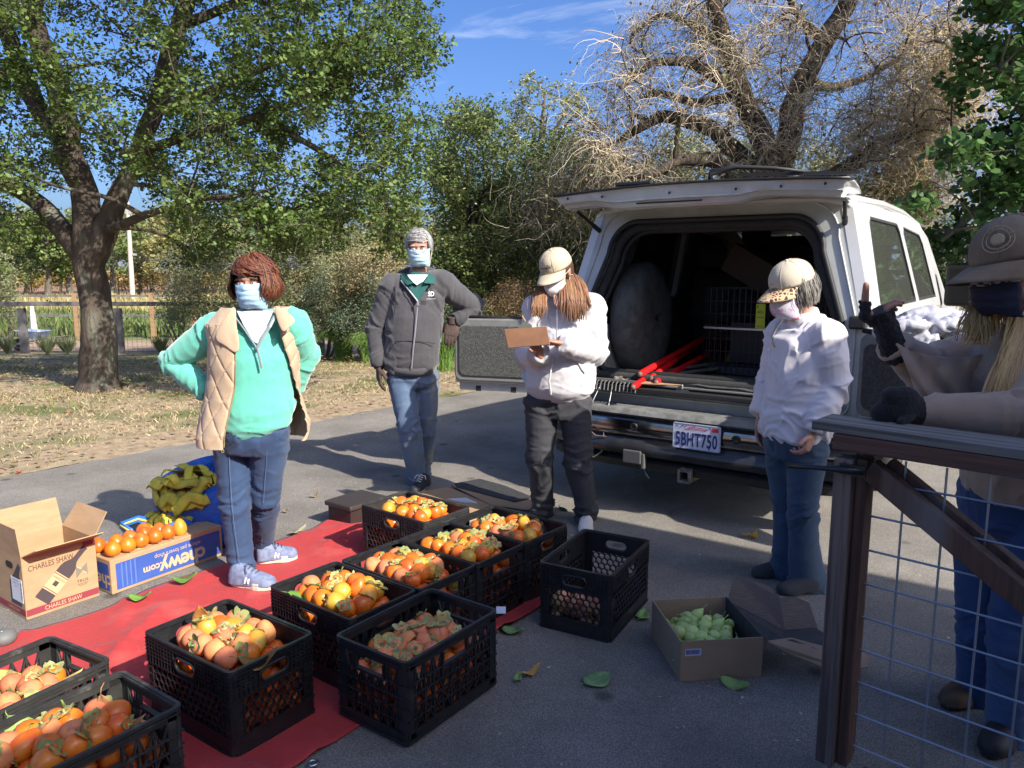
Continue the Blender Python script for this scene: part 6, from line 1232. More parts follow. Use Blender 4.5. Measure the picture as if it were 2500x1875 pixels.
# ================================================================ WOODEN GATE WITH WELDED WIRE
def gate():
    P0 = Vector((.905, 2.125, 0)); dr = Vector((.330, -.315, 0)).normalized(); yaw = math.atan2(dr.y, dr.x)
    root = empty('gate', P0, 'dark stained wooden gate with a diagonal brace and welded wire, in the right foreground', 'gate', rz=yaw); root.rotation_euler = (0, 0, yaw)
    wd_ = mat('gatewood', (.14, .070, .045), .7, (.06, .027, .02), 40, bump=.8, bscale=50, stretch=(1, 1, .04), bdist=.006, mixlo=.35, mixhi=.65, col3=(.17, .14, .125), c3scale=6, c3lo=.52, c3hi=.68)
    wg = mat('gatecap', (.25, .235, .215), .9, (.075, .07, .063), 60, bump=1., bscale=60, stretch=(.03, 1, 1), bdist=.006, mixlo=.35, mixhi=.65, col3=(.12, .07, .055), c3scale=5, c3lo=.58, c3hi=.7)
    wv = mat('gatepost', (.19, .145, .12), .85, (.075, .05, .043), 45, bump=.9, bscale=50, stretch=(1, 1, .035), bdist=.006, col3=(.16, .15, .15), c3scale=6, c3lo=.5, c3hi=.66)
    def B(name, c, d, m, bev=.003, M=None): b = MB(); b.box(c, d, M); return b.obj(name, m, root, bevel=bev)
    L_ = 1.75; wd2 = mat('railwood', (.14, .062, .042), .62, (.06, .027, .02), 40, bump=.8, bscale=50, stretch=(.04, 1, 1), bdist=.006, mixlo=.35, mixhi=.65, col3=(.17, .14, .125), c3scale=9, c3lo=.52, c3hi=.68)
    B('cap_rail', (L_ / 2 - .03, .07, 1.064), (L_ + .06, .15, .026), wg)
    B('top_rail', (L_ / 2, .02, 1.026), (L_ - .002, .045, .046), wd2); B('top_rail', (L_ / 2, .105, 1.020), (L_ - .002, .04, .058), wd2)
    B('gate_post', (.036, .03, .515), (.050, .075, .93), wv); B('inner_stile', (.0775, .048, .515), (.030, .055, .93), wd_); B('inner_stile', (.060, .095, .515), (.05, .03, .93), wd_)
    B('gate_post', (L_ - .045, .03, .515), (.088, .06, .93), wv); B('bottom_rail', (L_ / 2, .02, .038), (L_ - .27, .045, .06), wd_)
    b = MB(); b.beam((.095, .035, .958), (1.36, .035, .10), .045, .060, up=(0, 0, 1)); b.obj('brace', wd_, root, bevel=.003)
    b = MB(); b.beam((.12, .088, .958), (1.40, .088, .10), .04, .058, up=(0, 0, 1)); b.obj('brace', wd_, root, bevel=.003)
    wire = mat('galvwire', (.33, .36, .42), .42, metal=.65)
    for k in range(1, 14):
        z = .985 - k * .1016 + .03
        if z > .1: b = MB(); b.tube([(.09, .066, z), (L_ - .08, .066, z)], .0032, 6); b.obj('wire', wire, root)
    for k in range(1, 17): x = .075 + k * .1016; b = MB(); b.tube([(x, .069, .11), (x, .069, .985)], .0032, 6); b.obj('wire', wire, root) if x < L_ - .09 else None
    h = empty('gate_latch'); h.parent = root; h.location = (.045, -.01, .955)
    b = MB(); b.tube([(.05, 0, .0), (-.0, -.014, .0), (-.075, -.03, -.004), (-.15, -.03, -.012)], [.011, .010, .007, .0085], 8); b.obj('latch_bar', mat('latchblack', (.015, .016, .02), .4), h, smooth=True)
    b = MB(); b.box((.02, -.002, 0), (.07, .008, .03)); b.obj('latch_plate', MATS['latchblack'], h)
gate()
# ================================================================ PEOPLE
def fuse(b, voxel, smooth=2, name='fused'):
    me0 = b.mesh('src'); fix_normals(me0); o = bpy.data.objects.new('tmp', me0); sc.collection.objects.link(o)
    q = o.modifiers.new('r', 'REMESH'); q.mode = 'VOXEL'; q.voxel_size = voxel; q.use_smooth_shade = True
    if smooth: s = o.modifiers.new('s', 'SMOOTH'); s.factor = .5; s.iterations = smooth
    dg = bpy.context.evaluated_depsgraph_get(); dg.update(); me = bpy.data.meshes.new_from_object(o.evaluated_get(dg), depsgraph=dg)
    bpy.data.objects.remove(o); me.name = name; me.polygons.foreach_set('use_smooth', np.ones(len(me.polygons), bool)); return me
def vco(me):
    a = np.empty(len(me.vertices) * 3, np.float32); me.vertices.foreach_get('co', a); return a.reshape(-1, 3)
def vno(me):
    a = np.empty(len(me.vertices) * 3, np.float32); me.vertices.foreach_get('normal', a); return a.reshape(-1, 3)
def setco(me, c): me.vertices.foreach_set('co', np.asarray(c, np.float32).ravel()); me.update()
def folds(me, bones, amp=.008, freq=16, seed=0, joint=1.2, base=.35, fine=.25):
    "cloth folds that run across each limb, deepest near its joints"
    c = vco(me); n = vno(me); bestd = np.full(len(c), 9.); along = np.zeros(len(c)); jn = np.zeros(len(c)); ax = np.zeros((len(c), 3)); am = np.zeros(len(c))
    for i, (a, b_, w) in enumerate(bones):
        a = np.array(a); b_ = np.array(b_); d = b_ - a; l = np.linalg.norm(d) + 1e-6; d = d / l; t = np.clip((c - a) @ d, 0, l); dist = np.linalg.norm(c - a - t[:, None] * d, axis=1); k = dist < bestd
        bestd[k] = dist[k]; along[k] = (t + i * .7)[k]; e = np.minimum(t, l - t) / l; jn[k] = (1 - np.clip(e / .35, 0, 1))[k]; ax[k] = d; am[k] = w
    perp = c - ax * np.sum(c * ax, 1)[:, None]
    warp = pn(c * 5, seed + 1) * .09 + pn(c * 11, seed + 9) * .03
    q = perp * 5.5; q[:, 2] += (along + warp) * freq * 1.45; q = q + ax * 0
    r = 1 - np.abs(pn(q, seed)); r2 = 1 - np.abs(pn(q * 1.9 + 7, seed + 2)); big = pn(c * 6.5, seed + 5)
    h = (r ** 3 - .3) * .95 + (r2 ** 4 - .2) * .55
    d = amp * am * (h * (base + joint * jn) + big * .3) + amp * fine * .2 * pn(c * 60, seed + 7)
    setco(me, c + n * d[:, None])
def hand(b, W, F, Nn, side, curl=.5, size=1., spread=.0, thumb=.6, rf=1., per=None, skip_thumb=False):
    W = Vector(W); F = Vector(F).normalized(); Nn = Vector(Nn); Nn = (Nn - F * Nn.dot(F)).normalized(); S = F.cross(Nn) * side
    b.tube([W - F * .03, W, W + F * .03 * size, W + F * .07 * size, W + F * .092 * size], [.022 * rf, .025 * rf, .034 * size * rf, .040 * size * rf, .036 * size * rf], 12, ax=S, ry=[.018 * rf, .017 * rf, .016 * rf, .014 * rf, .010 * rf])
    for i, (o, l) in enumerate(((.030, .070), (.0105, .079), (-.0095, .073), (-.028, .057))):
        cu = per[i] if per else curl * (1 + .12 * i); p = W + F * (.082 - .003 * abs(i - 1)) * size + S * o * size; d = (F + S * spread * (1.5 - i)).normalized(); ax_ = d.cross(Nn); pts = [p]; rr = [.0095]
        for j, sg in enumerate((.46, .30, .24)):
            d = (Matrix.Rotation(cu * (.75, 1.0, .7)[j], 3, ax_) @ d).normalized(); p = p + d * l * sg * size; pts.append(p); rr.append((.0088, .008, .0068)[j])
        b.tube(pts, [r_ * size * rf for r_ in rr], 8); b.ball(pts[-1], rr[-1] * size * rf, n=8, m=6)
    if not skip_thumb:
        p = W + F * .028 * size + S * .026 * size; d = (F * .62 + S * .62 + Nn * thumb).normalized(); p2 = p + d * .038 * size; d2 = (d + F * .5).normalized(); p3 = p2 + d2 * .028 * size
        b.tube([p, p2, p3], [.014 * size * rf, .011 * size * rf, .009 * size * rf], 8); b.ball(p3, .009 * size * rf, n=8, m=6)
def HM(c, yaw, pitch=0, roll=0, s=1.): return Matrix.Translation(c) @ Matrix.Rotation(R(yaw), 4, 'Z') @ Matrix.Rotation(R(pitch), 4, 'X') @ Matrix.Rotation(R(roll), 4, 'Y') @ Matrix.Scale(s, 4)
def head(b, M, neck):
    b.ball((0, -.018, .028), (.073, .092, .083), M, 20, 14); b.ball((0, .018, -.028), (.060, .074, .082), M, 20, 14); b.ball((0, .038, -.078), (.040, .045, .034), M, 14, 10)
    b.ball((0, .070, .028), (.052, .022, .014), M, 12, 8)
    for s in (-1, 1):
        b.ball((s * .036, .058, -.028), (.024, .026, .022), M, 10, 8); b.ball((s * .076, -.006, -.004), (.007, .016, .026), M, 10, 8); b.ball((s * .079, -.013, .006), (.006, .012, .016), M, 10, 8); b.ball((s * .052, .01, -.062), (.018, .034, .026), M, 10, 8)
    b.tube([M @ Vector(p) for p in ((0, .078, .020), (0, .096, .000), (0, .108, -.020))], [.0065, .0085, .0115], 8); b.ball((0, .102, -.024), (.015, .012, .009), M, 10, 8)
    b.ball((0, .086, -.058), (.020, .010, .007), M, 10, 8); b.ball((0, .086, -.068), (.017, .010, .006), M, 10, 8)
    b.tube([M @ Vector((0, -.022, -.03)), M @ Vector((0, -.018, -.085)), neck], [.056, .054, .06], 16)
EYEM = {}
def face(root, M, skin, iris=(.03, .02, .015), brow=(.08, .05, .03), glasses=False):
    we = mat('eyewhite', (.55, .53, .5), .3); ir = mat('iris', iris, .2); bm_ = mat('brow%d' % int(brow[0] * 1000), brow, .8)
    for s in (-1, 1):
        b = MB(); b.ball((s * .031, .079, .006), (.0145, .011, .0105), M, 12, 8); e = b.obj('eye', we, root, smooth=True, world=True)
        b = MB(); b.ball((s * .031, .0885, .005), (.0058, .003, .0058), M, 10, 6); b.obj('iris', ir, e, smooth=True, world=True)
        b = MB(); b.tube([M @ Vector((s * (.031 + .017 * k), .0825 - .006 * abs(k) + .004, .0135 - .004 * k * k)) for k in (-1, -.5, 0, .5, 1)], .003, 6); b.obj('eyelid', skin, root, smooth=True, world=True)
        b = MB(); b.tube([M @ Vector((s * (.034 + .019 * k), .0905 - .006 * abs(k), .0295 - .005 * k * k)) for k in (-1, -.5, 0, .5, 1)], .0032, 6); b.obj('eyebrow', bm_, root, smooth=True, world=True)
    if glasses:
        g = MB()
        for s in (-1, 1):
            g.tube([M @ Vector((s * .032 + .021 * math.cos(a), .106, .004 + .0135 * math.sin(a))) for a in [2 * math.pi * k / 16 for k in range(17)]], .0012, 5, cap=False); g.tube([M @ Vector((s * .053, .106, .008)), M @ Vector((s * .074, .06, .010)), M @ Vector((s * .080, -.005, .006))], .0012, 5)
        g.tube([M @ Vector((-.011, .107, .007)), M @ Vector((0, .109, .010)), M @ Vector((.011, .107, .007))], .0012, 5); g.obj('glasses', mat('glassframe', (.25, .2, .15), .25, metal=.8), root, world=True)
def mask(root, M, m, kind='pleat', top=-.004, bot=-.108, wide=74, m2=None, loops=True, loopm=None, sz=1.):
    P = []; nv = 17; nu = 21
    for i in range(nv):
        v = i / (nv - 1); z = top + (bot - top) * v; row = []
        for j in range(nu):
            u = -1 + 2 * j / (nu - 1); a = R(wide) * u
            if kind == 'pleat': r_ = 1 + .03 * math.sin(v * math.pi) ; bul = .024 * math.sin(math.pi * min(1, v * 1.0)) ** .8 * math.cos(a) ** 1.5; pl = .0028 * math.sin(v * 26 + .5 * math.sin(u * 3)) * (1 if .12 < v < .9 else 0)
            else: r_ = 1.; bul = .040 * math.sin(math.pi * (v * .92 + .04)) ** .9 * max(0, 1 - abs(u)) ** .8; pl = 0
            x = (.074 - .010 * v) * math.sin(a) * r_; y = .018 + (.082 - .018 * v * v) * max(0, math.cos(a)) ** .85 + bul + pl
            if v < .15: y += .012 * max(0, 1 - abs(u) * 3)
            zz = z + (.012 * (1 - abs(u)) if i == 0 else 0) + .022 * abs(u) ** 2 * (v - .45) * -1.3 + (.007 * math.sin(9 * u + 4 * v) * .3)
            row.append(M @ Vector((x * sz, y * sz, zz * sz)))
        P.append(row)
    b = MB(); b.grid(P); o = b.obj('face_mask', m, root, smooth=True, solid=.0015, world=True)
    if m2: b = MB(); b.grid([[M @ (M.inverted() @ p + Vector((0, .0025, 0))) for p in r_] for r_ in P[:5]]); b.obj('mask_lace', m2, o, smooth=True, solid=.001, world=True)
    if loops:
        for s in (-1, 1):
            j = 0 if s < 0 else nu - 1
            for k, t in ((1, .018), (nv - 2, -.022)): b = MB(); b.tube([P[k][j], M @ Vector((s * .083, -.0, t * .6)), M @ Vector((s * .088, -.014, t))], .0013, 5); b.obj('ear_loop', loopm or mat('loopwhite', (.75, .75, .75), .6), o, world=True)
    return o
def hair(root, M, m, n=600, rx=.088, ry=.104, rz=.100, length=.1, faceaz=55, bang=.35, bang_sweep=.8, width=.010, flare=.15, wave=.006, seed=1, name='hair', az0=-180, az1=180, top=86, back_len=None, start_el=None, cen=(0, -.014, .022), tip=.5, side_front=None, basem=None, inw=0.):
    r = random.Random(seed); b = MB(); cen = Vector(cen)
    for k in range(n):
        az = R(r.uniform(az0, az1)); adeg = abs(math.degrees(az)); front = adeg < faceaz       # az 0 = forward
        el0 = r.uniform(20, top) if start_el is None else r.uniform(start_el[0], start_el[1]); L_ = length * r.uniform(.62, 1.1); rr = r.uniform(.94, 1.08) + (r.uniform(.03, .14) if r.random() < .07 else 0)
        if back_len is not None: L_ *= 1 + (back_len - 1) * max(0, (adeg - 70) / 110)
        pts = []; ph = r.uniform(0, 6.28); m_ = 11; el_end = min(32 * (1 - bang) * (r.uniform(.35, 1.25) if bang > 0 else r.uniform(.8, 1.1)), el0 - 4) if front else 0
        for i in range(m_):
            t = i / (m_ - 1)
            if front:
                el = R(el0 + (el_end - el0) * t * 1.0); a2 = az + bang_sweep * t * t * (1 - .3 * abs(az)); q = Vector((rx * math.cos(el) * math.sin(a2), ry * math.cos(el) * math.cos(a2), rz * math.sin(el))) * (rr + .04 * t)
            else:
                hs_ = .38 + .14 * rr * abs(math.sin(ph))
                if t < hs_: el = R(el0 * (1 - t / hs_)); q = Vector((rx * math.cos(el) * math.sin(az), ry * math.cos(el) * math.cos(az), rz * math.sin(el))) * rr
                else:
                    s = (t - hs_) / (1 - hs_); f = 1 + flare * math.sin(s * math.pi * .75) - inw * s ** 2; q = Vector((rx * math.sin(az) * f, ry * math.cos(az) * f, -L_ * s)) * 1.0; q.x *= rr; q.y *= rr
            wv = wave * t * math.sin(ph + t * 7); q += Vector((math.cos(az) * wv, -math.sin(az) * wv, wave * .3 * math.cos(ph + 5 * t)))
            pts.append(M @ (q + cen))
        w0 = width * r.uniform(.6, 1.2); P = []
        c0 = M @ cen
        for i, p in enumerate(pts):
            d = pts[min(i + 1, m_ - 1)] - pts[max(0, i - 1)]; o_ = (p - c0); s = d.cross(o_); s = s.normalized() if s.length > 1e-7 else Vector((1, 0, 0)); w = w0 * (1 - (1 - tip) * (i / (m_ - 1)) ** 2) * .5
            lift = o_.normalized() * .0012; P.append([p - s * w, p + lift, p + s * w])
        b.grid(P)
    return b.obj(name, m, root, smooth=True, world=True)
def scalp(root, M, m, rx=.083, ry=.098, rz=.094, cen=(0, -.022, .024), zcut=-.05, face=50, drop=0, name='hair_base', fel=38):
    b = MB(); P = []; n = 28
    for i in range(14):
        el = R(90 - i * 11.5); row = []
        for k in range(n):
            az = 2 * math.pi * k / n; a_ = abs((math.degrees(az) + 180) % 360 - 180); e = el
            if a_ < face and el < R(fel): e = R(fel)
            f = 1.0; z = rz * math.sin(e) if e > 0 else drop * math.sin(e)
            cc = math.cos(e) if e > 0 else max(.75, math.cos(e * .6)); row.append(M @ (Vector((rx * cc * math.sin(az), ry * cc * math.cos(az), z)) + Vector(cen)))
        P.append(row)
    b.grid(P, closed=True); return b.obj(name, m, root, smooth=True, world=True)
def cap(root, M, m, brimm, txt=None, sz=1., tilt=-6, underm=None, name='cap'):
    C = M @ Matrix.Translation((0, -.008, .040)) @ Matrix.Rotation(R(tilt), 4, 'X') @ Matrix.Scale(sz, 4); b = MB(); n = 48; P = []
    for i in range(15):
        el = R(i * 6.4); row = []
        for k in range(n):
            az = 2 * math.pi * k / n; s6 = abs(math.sin(3 * az + math.pi / 2)); rx, ry, rz = .089, .104, .103; bump_ = 1 - .006 * max(0, 1 - s6 * 9) + .012 * float(pn(np.array([math.cos(az) * 2, math.sin(az) * 2, i * .3]), 3))
            sq = 1 + .05 * math.sin(el * 2) ; row.append(C @ Vector((rx * math.cos(el) ** .85 * math.sin(az) * bump_ * sq, ry * math.cos(el) ** .85 * math.cos(az) * bump_ * sq, rz * math.sin(el) * bump_)))
        P.append(row)
    b.grid(P, closed=True); b.add([P[-1][k] for k in range(n)], [tuple(range(n - 1, -1, -1))]); c = b.obj(name, m, root, smooth=True, solid=.002, world=True)
    b = MB(); b.ball((0, 0, .105), (.008, .008, .005), C, 10, 6); b.obj('button', m, c, smooth=True, world=True)
    seam = MB()
    for k in range(6):
        az = math.pi / 6 + k * math.pi / 3; seam.tube([C @ Vector((.0905 * math.cos(R(e)) ** .85 * math.sin(az) * (1 + .05 * math.sin(2 * R(e))), .1055 * math.cos(R(e)) ** .85 * math.cos(az) * (1 + .05 * math.sin(2 * R(e))), .1045 * math.sin(R(e)))) for e in range(2, 90, 8)], .0009, 4, cap=False)
    seam.obj('seam', m, c, world=True)['kind'] = 'stuff'
    P = []
    for i in range(8):
        t = i / 7; row = []
        for j in range(15):
            u = -1 + 2 * j / 14; a = R(68) * u; bx = .0895 * math.sin(a); byy = .103 * math.cos(a); ext = (.088) * math.sqrt(max(0, 1 - (u * .98) ** 2)) ** .9
            row.append(C @ Vector((bx * (1 - .04 * t), byy + ext * t, .002 - .012 * t - .020 * abs(u) ** 2 * (.35 + t) - .02 * t * t * .6)))
        P.append(row)
    b = MB(); b.grid(P); b.obj('brim', brimm, c, smooth=True, solid=.004, world=True)
    return c, C
def shoe(root, heel, toe, up, low, w=.045, h=.085, sole_h=.024, name='shoe', lace=None, stripe=None, mid=None):
    heel = Vector(heel); toe = Vector(toe); d = (toe - heel); l = d.length; d /= l; s = Vector((-d.y, d.x, 0)).normalized(); z = Vector((0, 0, 1)); X = Matrix((d, s, z)).transposed().to_4x4(); X.translation = heel
    sh = empty(name); sh.parent = root; Mi = local(root)
    out = []; n = 28
    for k in range(n):
        t = 2 * math.pi * k / n; x = l / 2 + l / 2 * math.cos(t); ww = w * (.78 + .32 * math.exp(-((x / l - .72) / .22) ** 2) - .1 * math.exp(-((x / l - .42) / .12) ** 2)); out.append((x, ww * math.copysign(abs(math.sin(t)) ** .75, math.sin(t))))
    b = MB(); b.prism(out, 0, sole_h * .62, Mi @ X); b.obj('sole', low, sh, bevel=.003)
    if mid: b = MB(); b.prism([(x * .99 + .001, y * .985) for x, y in out], sole_h * .62, sole_h, Mi @ X); b.obj('midsole', mid, sh, bevel=.002)
    P = []
    prof = [(.0, .02, .05), (.006, .5, .055), (.01, .6, .06), (.04, .8, .075), (.12, .9, .088), (.22, .92, .092), (.34, .9, .086), (.46, .9, .072), (.58, .96, .058), (.70, 1.0, .050), (.82, .96, .043), (.92, .78, .036), (.975, .48, .026), (.995, .16, .014), (.998, .02, .006)]
    for t, ww, hh in prof:
        row = []
        for k in range(13):
            a = math.pi * k / 12; row.append(Mi @ X @ Vector((l * t, w * ww * math.cos(a), sole_h * .6 + (hh * h / .09) * math.sin(a) ** .72)))
        P.append(row)
    b = MB(); b.grid(P); b.f += [tuple(range(13)), tuple(range(len(b.v) - 1, len(b.v) - 14, -1))]; b.mi += [0, 0]; b.obj('upper', up, sh, smooth=True)
    if lace:
        for k in range(4):
            t = .38 + k * .075; zz = sole_h * .6 + (.084 - k * .010) * h / .09 + .002; b = MB(); b.tube([Mi @ X @ Vector((l * t, -w * .42, zz - .004)), Mi @ X @ Vector((l * (t + .02), 0, zz + .004)), Mi @ X @ Vector((l * t, w * .42, zz - .004))], .0028, 5); b.obj('lace', lace, sh)
        b = MB()
        for sg in (-1, 1): b.tube([Mi @ X @ Vector((l * .36, 0, .098 * h / .09)), Mi @ X @ Vector((l * .42, sg * .03, .10 * h / .09)), Mi @ X @ Vector((l * .48, sg * .042, .078 * h / .09))], .0025, 5)
        b.obj('lace', lace, sh)
    if stripe:
        for sg in (-1, 1): b = MB(); b.beam((l * .42, sg * w * .93, .03), (l * .45, sg * w * .86, .06), .003, .007); b.beam((l * .45, sg * w * .86, .06), (l * .50, sg * w * .96, .03), .003, .007); b.beam((l * .50, sg * w * .96, .03), (l * .53, sg * w * .90, .055), .003, .007); b.v = [tuple(Mi @ X @ Vector(v)) for v in b.v]; b.obj('emblem', stripe, sh)
def panel(root, pts, m, th=.004, name='panel', parent=None, rnd=0):
    "thin cloth piece from world points (ordered outline)"
    pts = [Vector(p) for p in pts]; c = sum(pts, Vector()) / len(pts); n = Vector()
    for i in range(len(pts)): n += (pts[i] - c).cross(pts[(i + 1) % len(pts)] - c)
    n.normalize(); k = len(pts); b = MB(); b.add([p - n * th / 2 for p in pts] + [p + n * th / 2 for p in pts] + [c - n * th * .8, c + n * th * .8], [(2 * k, (i + 1) % k, i) for i in range(k)] + [(2 * k + 1, k + i, k + (i + 1) % k) for i in range(k)] + [(i, (i + 1) % k, k + (i + 1) % k, k + i) for i in range(k)])
    return b.obj(name, m, parent or root, world=True, smooth=False)
def strip(root, pts, w, m, name, th=.002, parent=None, nrm=(0, -1, 0)):
    b = MB(); b.tube(pts, w / 2, 4 if th < w / 3 else 6, ax=[Vector(nrm).cross((pts[min(i + 1, len(pts) - 1)] - pts[max(i - 1, 0)])) for i in range(len(pts))], ry=th); return b.obj(name, m, parent or root, world=True)
def put_mesh(name, me, m, root):
    me.transform(local(root)); return link(name, me, m, root)
def surf(C, ax, rx, ry, fr, a):
    "point on an elliptical body ring; a = angle from the front, positive to picture right"
    return C + ax * (rx * math.sin(a)) + fr * (ry * math.cos(a))
SK1 = mat('skin_a', (.42, .22, .15), .5, (.37, .175, .12), 18, sss=.12); SK2 = mat('skin_b', (.45, .245, .18), .5, (.40, .195, .14), 18, sss=.12); SK3 = mat('skin_c', (.38, .195, .13), .5, (.32, .145, .10), 20, sss=.12)
def denim(name, c1, c2, c3, s=2.2, lo=.45, hi=.66): return mat(name, c1, .85, c2, 6, bump=.5, bscale=420, bdist=.0015, mixlo=.3, mixhi=.7, col3=c3, c3scale=s, c3lo=lo, c3hi=hi, stretch=(1, 1, .45), sheen=.1)
# -------------------------------------------------- woman in teal fleece and quilted vest
def woman_teal():
    Y0 = 3.60; P = lambda x, y, d=0.: at(x, y, Y0 + d)
    root = empty('person', (-1.23, 3.6, .004), 'person with short auburn hair, blue mask, teal fleece and beige quilted vest, hands on hips', 'person')
    hc = P(549, 613, -.02); M = HM(hc, 176, -4, 3, .98); nk = P(553, 682, .02)
    ax = Vector((1, .15, 0)).normalized(); fr = Vector((.15, -1, 0)).normalized(); A = [ax] * 9
    sp = [P(553, 682, .02), P(553, 700, .02), P(552, 730, .01), P(552, 775, 0), P(550, 830, 0), P(546, 880, 0), P(543, 925, .01), P(541, 955, .02)]
    SL, SR = P(470, 708, .03), P(634, 704, -.0); EL, ER = P(372, 782, .10), P(658, 768, .10); WL, WR = P(452, 848, .02), P(634, 836, .13)
    HL, HR = P(500, 930, .02), P(585, 932, .0); KL, KR = P(506, 1085, -.04), P(572, 1075, .04); AL, AR = P(522, 1222, -.06), P(566, 1180, .22)
    b = MB(); head(b, M, nk); b.tube(sp, [.05, .07, .13, .13, .12, .13, .14, .13], 20, ax=A[:8], ry=[.05, .06, .07, .075, .07, .07, .07, .07])
    b.tube([SL, (SL + SR) / 2, SR], [.05, .06, .05], 12)
    for s, e, w in ((SL, EL, WL), (SR, ER, WR)): b.tube([s, (s + e) / 2, e, (e + w) / 2, w], [.048, .042, .036, .034, .024], 12)
    for h, k, a in ((HL, KL, AL), (HR, KR, AR)): b.tube([h, (h + k) / 2, k, (k + a) / 2, a, a + Vector((0, -.03, -.05))], [.07, .065, .048, .045, .034, .035], 14)
    hand(b, WL, (.75, .25, -.55), (.3, 1, -.1), -1, .5); hand(b, WR, (-.6, .5, -.5), (-.2, -1, 0), 1, .5)
    put_mesh('body', fuse(b, .0055), SK1, root)
    je = denim('jeans_mid', (.026, .055, .125), (.020, .043, .10), (.06, .105, .195), 2.4, .5, .72)
    b = MB(); b.tube([P(545, 905, 0), P(544, 935, 0), P(543, 968, .01)], [.168, .180, .165], 24, ax=A[:3], ry=[.125, .135, .12])
    for h, k, a, s in ((HL, KL, AL, -1), (HR, KR, AR, 1)): b.tube([h + Vector((-s * .004, 0, .03)), h.lerp(k, .25), h.lerp(k, .65), k, k.lerp(a, .35), k.lerp(a, .75), a + Vector((0, 0, -.01)), a + Vector((0, -.004, -.045))], [.095, .090, .075, .068, .065, .058, .056, .060], 20, ax=ax, ry=[.102, .095, .082, .074, .070, .062, .060, .064])
    me = fuse(b, .008, 3); folds(me, [(HL, KL, 1), (KL, AL, 1.3), (HR, KR, 1), (KR, AR, 1.3)], .0095, 15, 3); j = put_mesh('jeans', me, je, root)
    for h, k, a, s in ((HL, KL, AL, 1), (HR, KR, AR, 1)):
        q = [h.lerp(k, t) + Vector((s * .02, -.104 + .02 * t, 0)) for t in (.05, .3, .6, 1)] + [k.lerp(a, t) + Vector((s * .02, -.086 + .012 * t, 0)) for t in (.3, .6, .9)]
        b = MB(); b.tube(q, .0013, 5); b.obj('seam', mat('seamlight', (.10, .145, .23), .8), j, world=True)
    teal = mat('teal_fleece', (.115, .48, .36), .9, (.10, .44, .33), 9, bump=.5, bscale=260, sheen=.5, bdist=.002)
    b = MB(); b.tube([P(553, 692, .02), P(553, 706, .02), P(552, 730, .005), P(552, 775, -.01), P(552, 830, -.01), P(551, 880, -.01), P(551, 915, -.008), P(556, 930, -.0)], [.060, .115, .172, .178, .168, .176, .172, .135], 28, ax=A[:8], ry=[.06, .085, .115, .135, .135, .145, .145, .12])
    b.tube([SL, (SL + SR) / 2 + Vector((0, 0, .02)), SR], [.072, .07, .072], 14)
    for s, e, w, q in ((SL, EL, WL, 1), (SR, ER, WR, 1)): b.tube([s, s.lerp(e, .5), e, e.lerp(w, .4), e.lerp(w, .8), w], [.078, .075, .068, .062, .052, .045], 18); b.ball(s, .078, n=14, m=10); b.ball(e, .066, n=14, m=10)
    me = fuse(b, .0075, 3); folds(me, [(SL, EL, 1.25), (EL, WL, 1.3), (SR, ER, 1.2), (ER, WR, 1.2), (P(553, 700), P(550, 930), .5)], .0105, 13, 11); fl = put_mesh('fleece', me, teal, root)
    # open zip placket, grey tape, white turtleneck
    wh = mat('white_knit', (.58, .58, .60), .9, bump=.5, bscale=120); b = MB(); b.tube([P(552, 655, .0), P(552, 672, -.0), P(553, 690, -.01)], [.058, .060, .066], 20, ax=ax, ry=[.062, .066, .072]); b.obj('turtleneck', wh, root, smooth=True, world=True)
    f_ = lambda x, y, d: P(x, y, d)
    panel(root, [f_(512, 672, -.085), f_(590, 672, -.085), f_(578, 700, -.122), f_(562, 745, -.145), f_(548, 738, -.142), f_(528, 705, -.12)], wh, .006, 'shirt_front')
    gr = mat('grey_zip', (.20, .25, .26), .5); zl = [f_(506, 682, -.098), f_(528, 712, -.126), f_(552, 748, -.148), f_(556, 762, -.149)]; zr = [f_(594, 682, -.100), f_(582, 706, -.128), f_(566, 730, -.142), f_(556, 752, -.150)]
    strip(root, zl, .008, gr, 'zip', .003); strip(root, zr, .016, gr, 'zip', .003); strip(root, [f_(556, 752, -.153), f_(560, 770, -.157), f_(566, 796, -.156)], .012, gr, 'zip_pull', .004)
    # quilted vest: an open shell round the torso
    bg_ = mat('vest_beige', (.46, .33, .215), .75, (.43, .305, .195), 8, bump=.2, bscale=70, sheen=.2)
    rows = [(664, 552, 66, .078, 512, 590), (682, 553, 84, .095, 512, 598), (702, 553, 100, .125, 516, 607), (735, 552, 94, .150, 521, 615), (775, 550, 92, .160, 524, 626), (815, 549, 93, .160, 523, 636), (850, 547, 97, .160, 517, 643), (885, 545, 107, .165, 511, 651), (915, 544, 115, .170, 506, 657), (935, 540, 116, .172, 504, 655), (952, 538, 112, .172, 503, 646)]
    G = []; nA = 260; sub = 26; rr = []
    for i in range(len(rows) - 1):
        for k in range(sub if i < len(rows) - 2 else sub + 1):
            t = k / sub; rr.append([rows[i][q] * (1 - t) + rows[i + 1][q] * t for q in range(6)])
    mpx = 1.1302 / CF * Y0
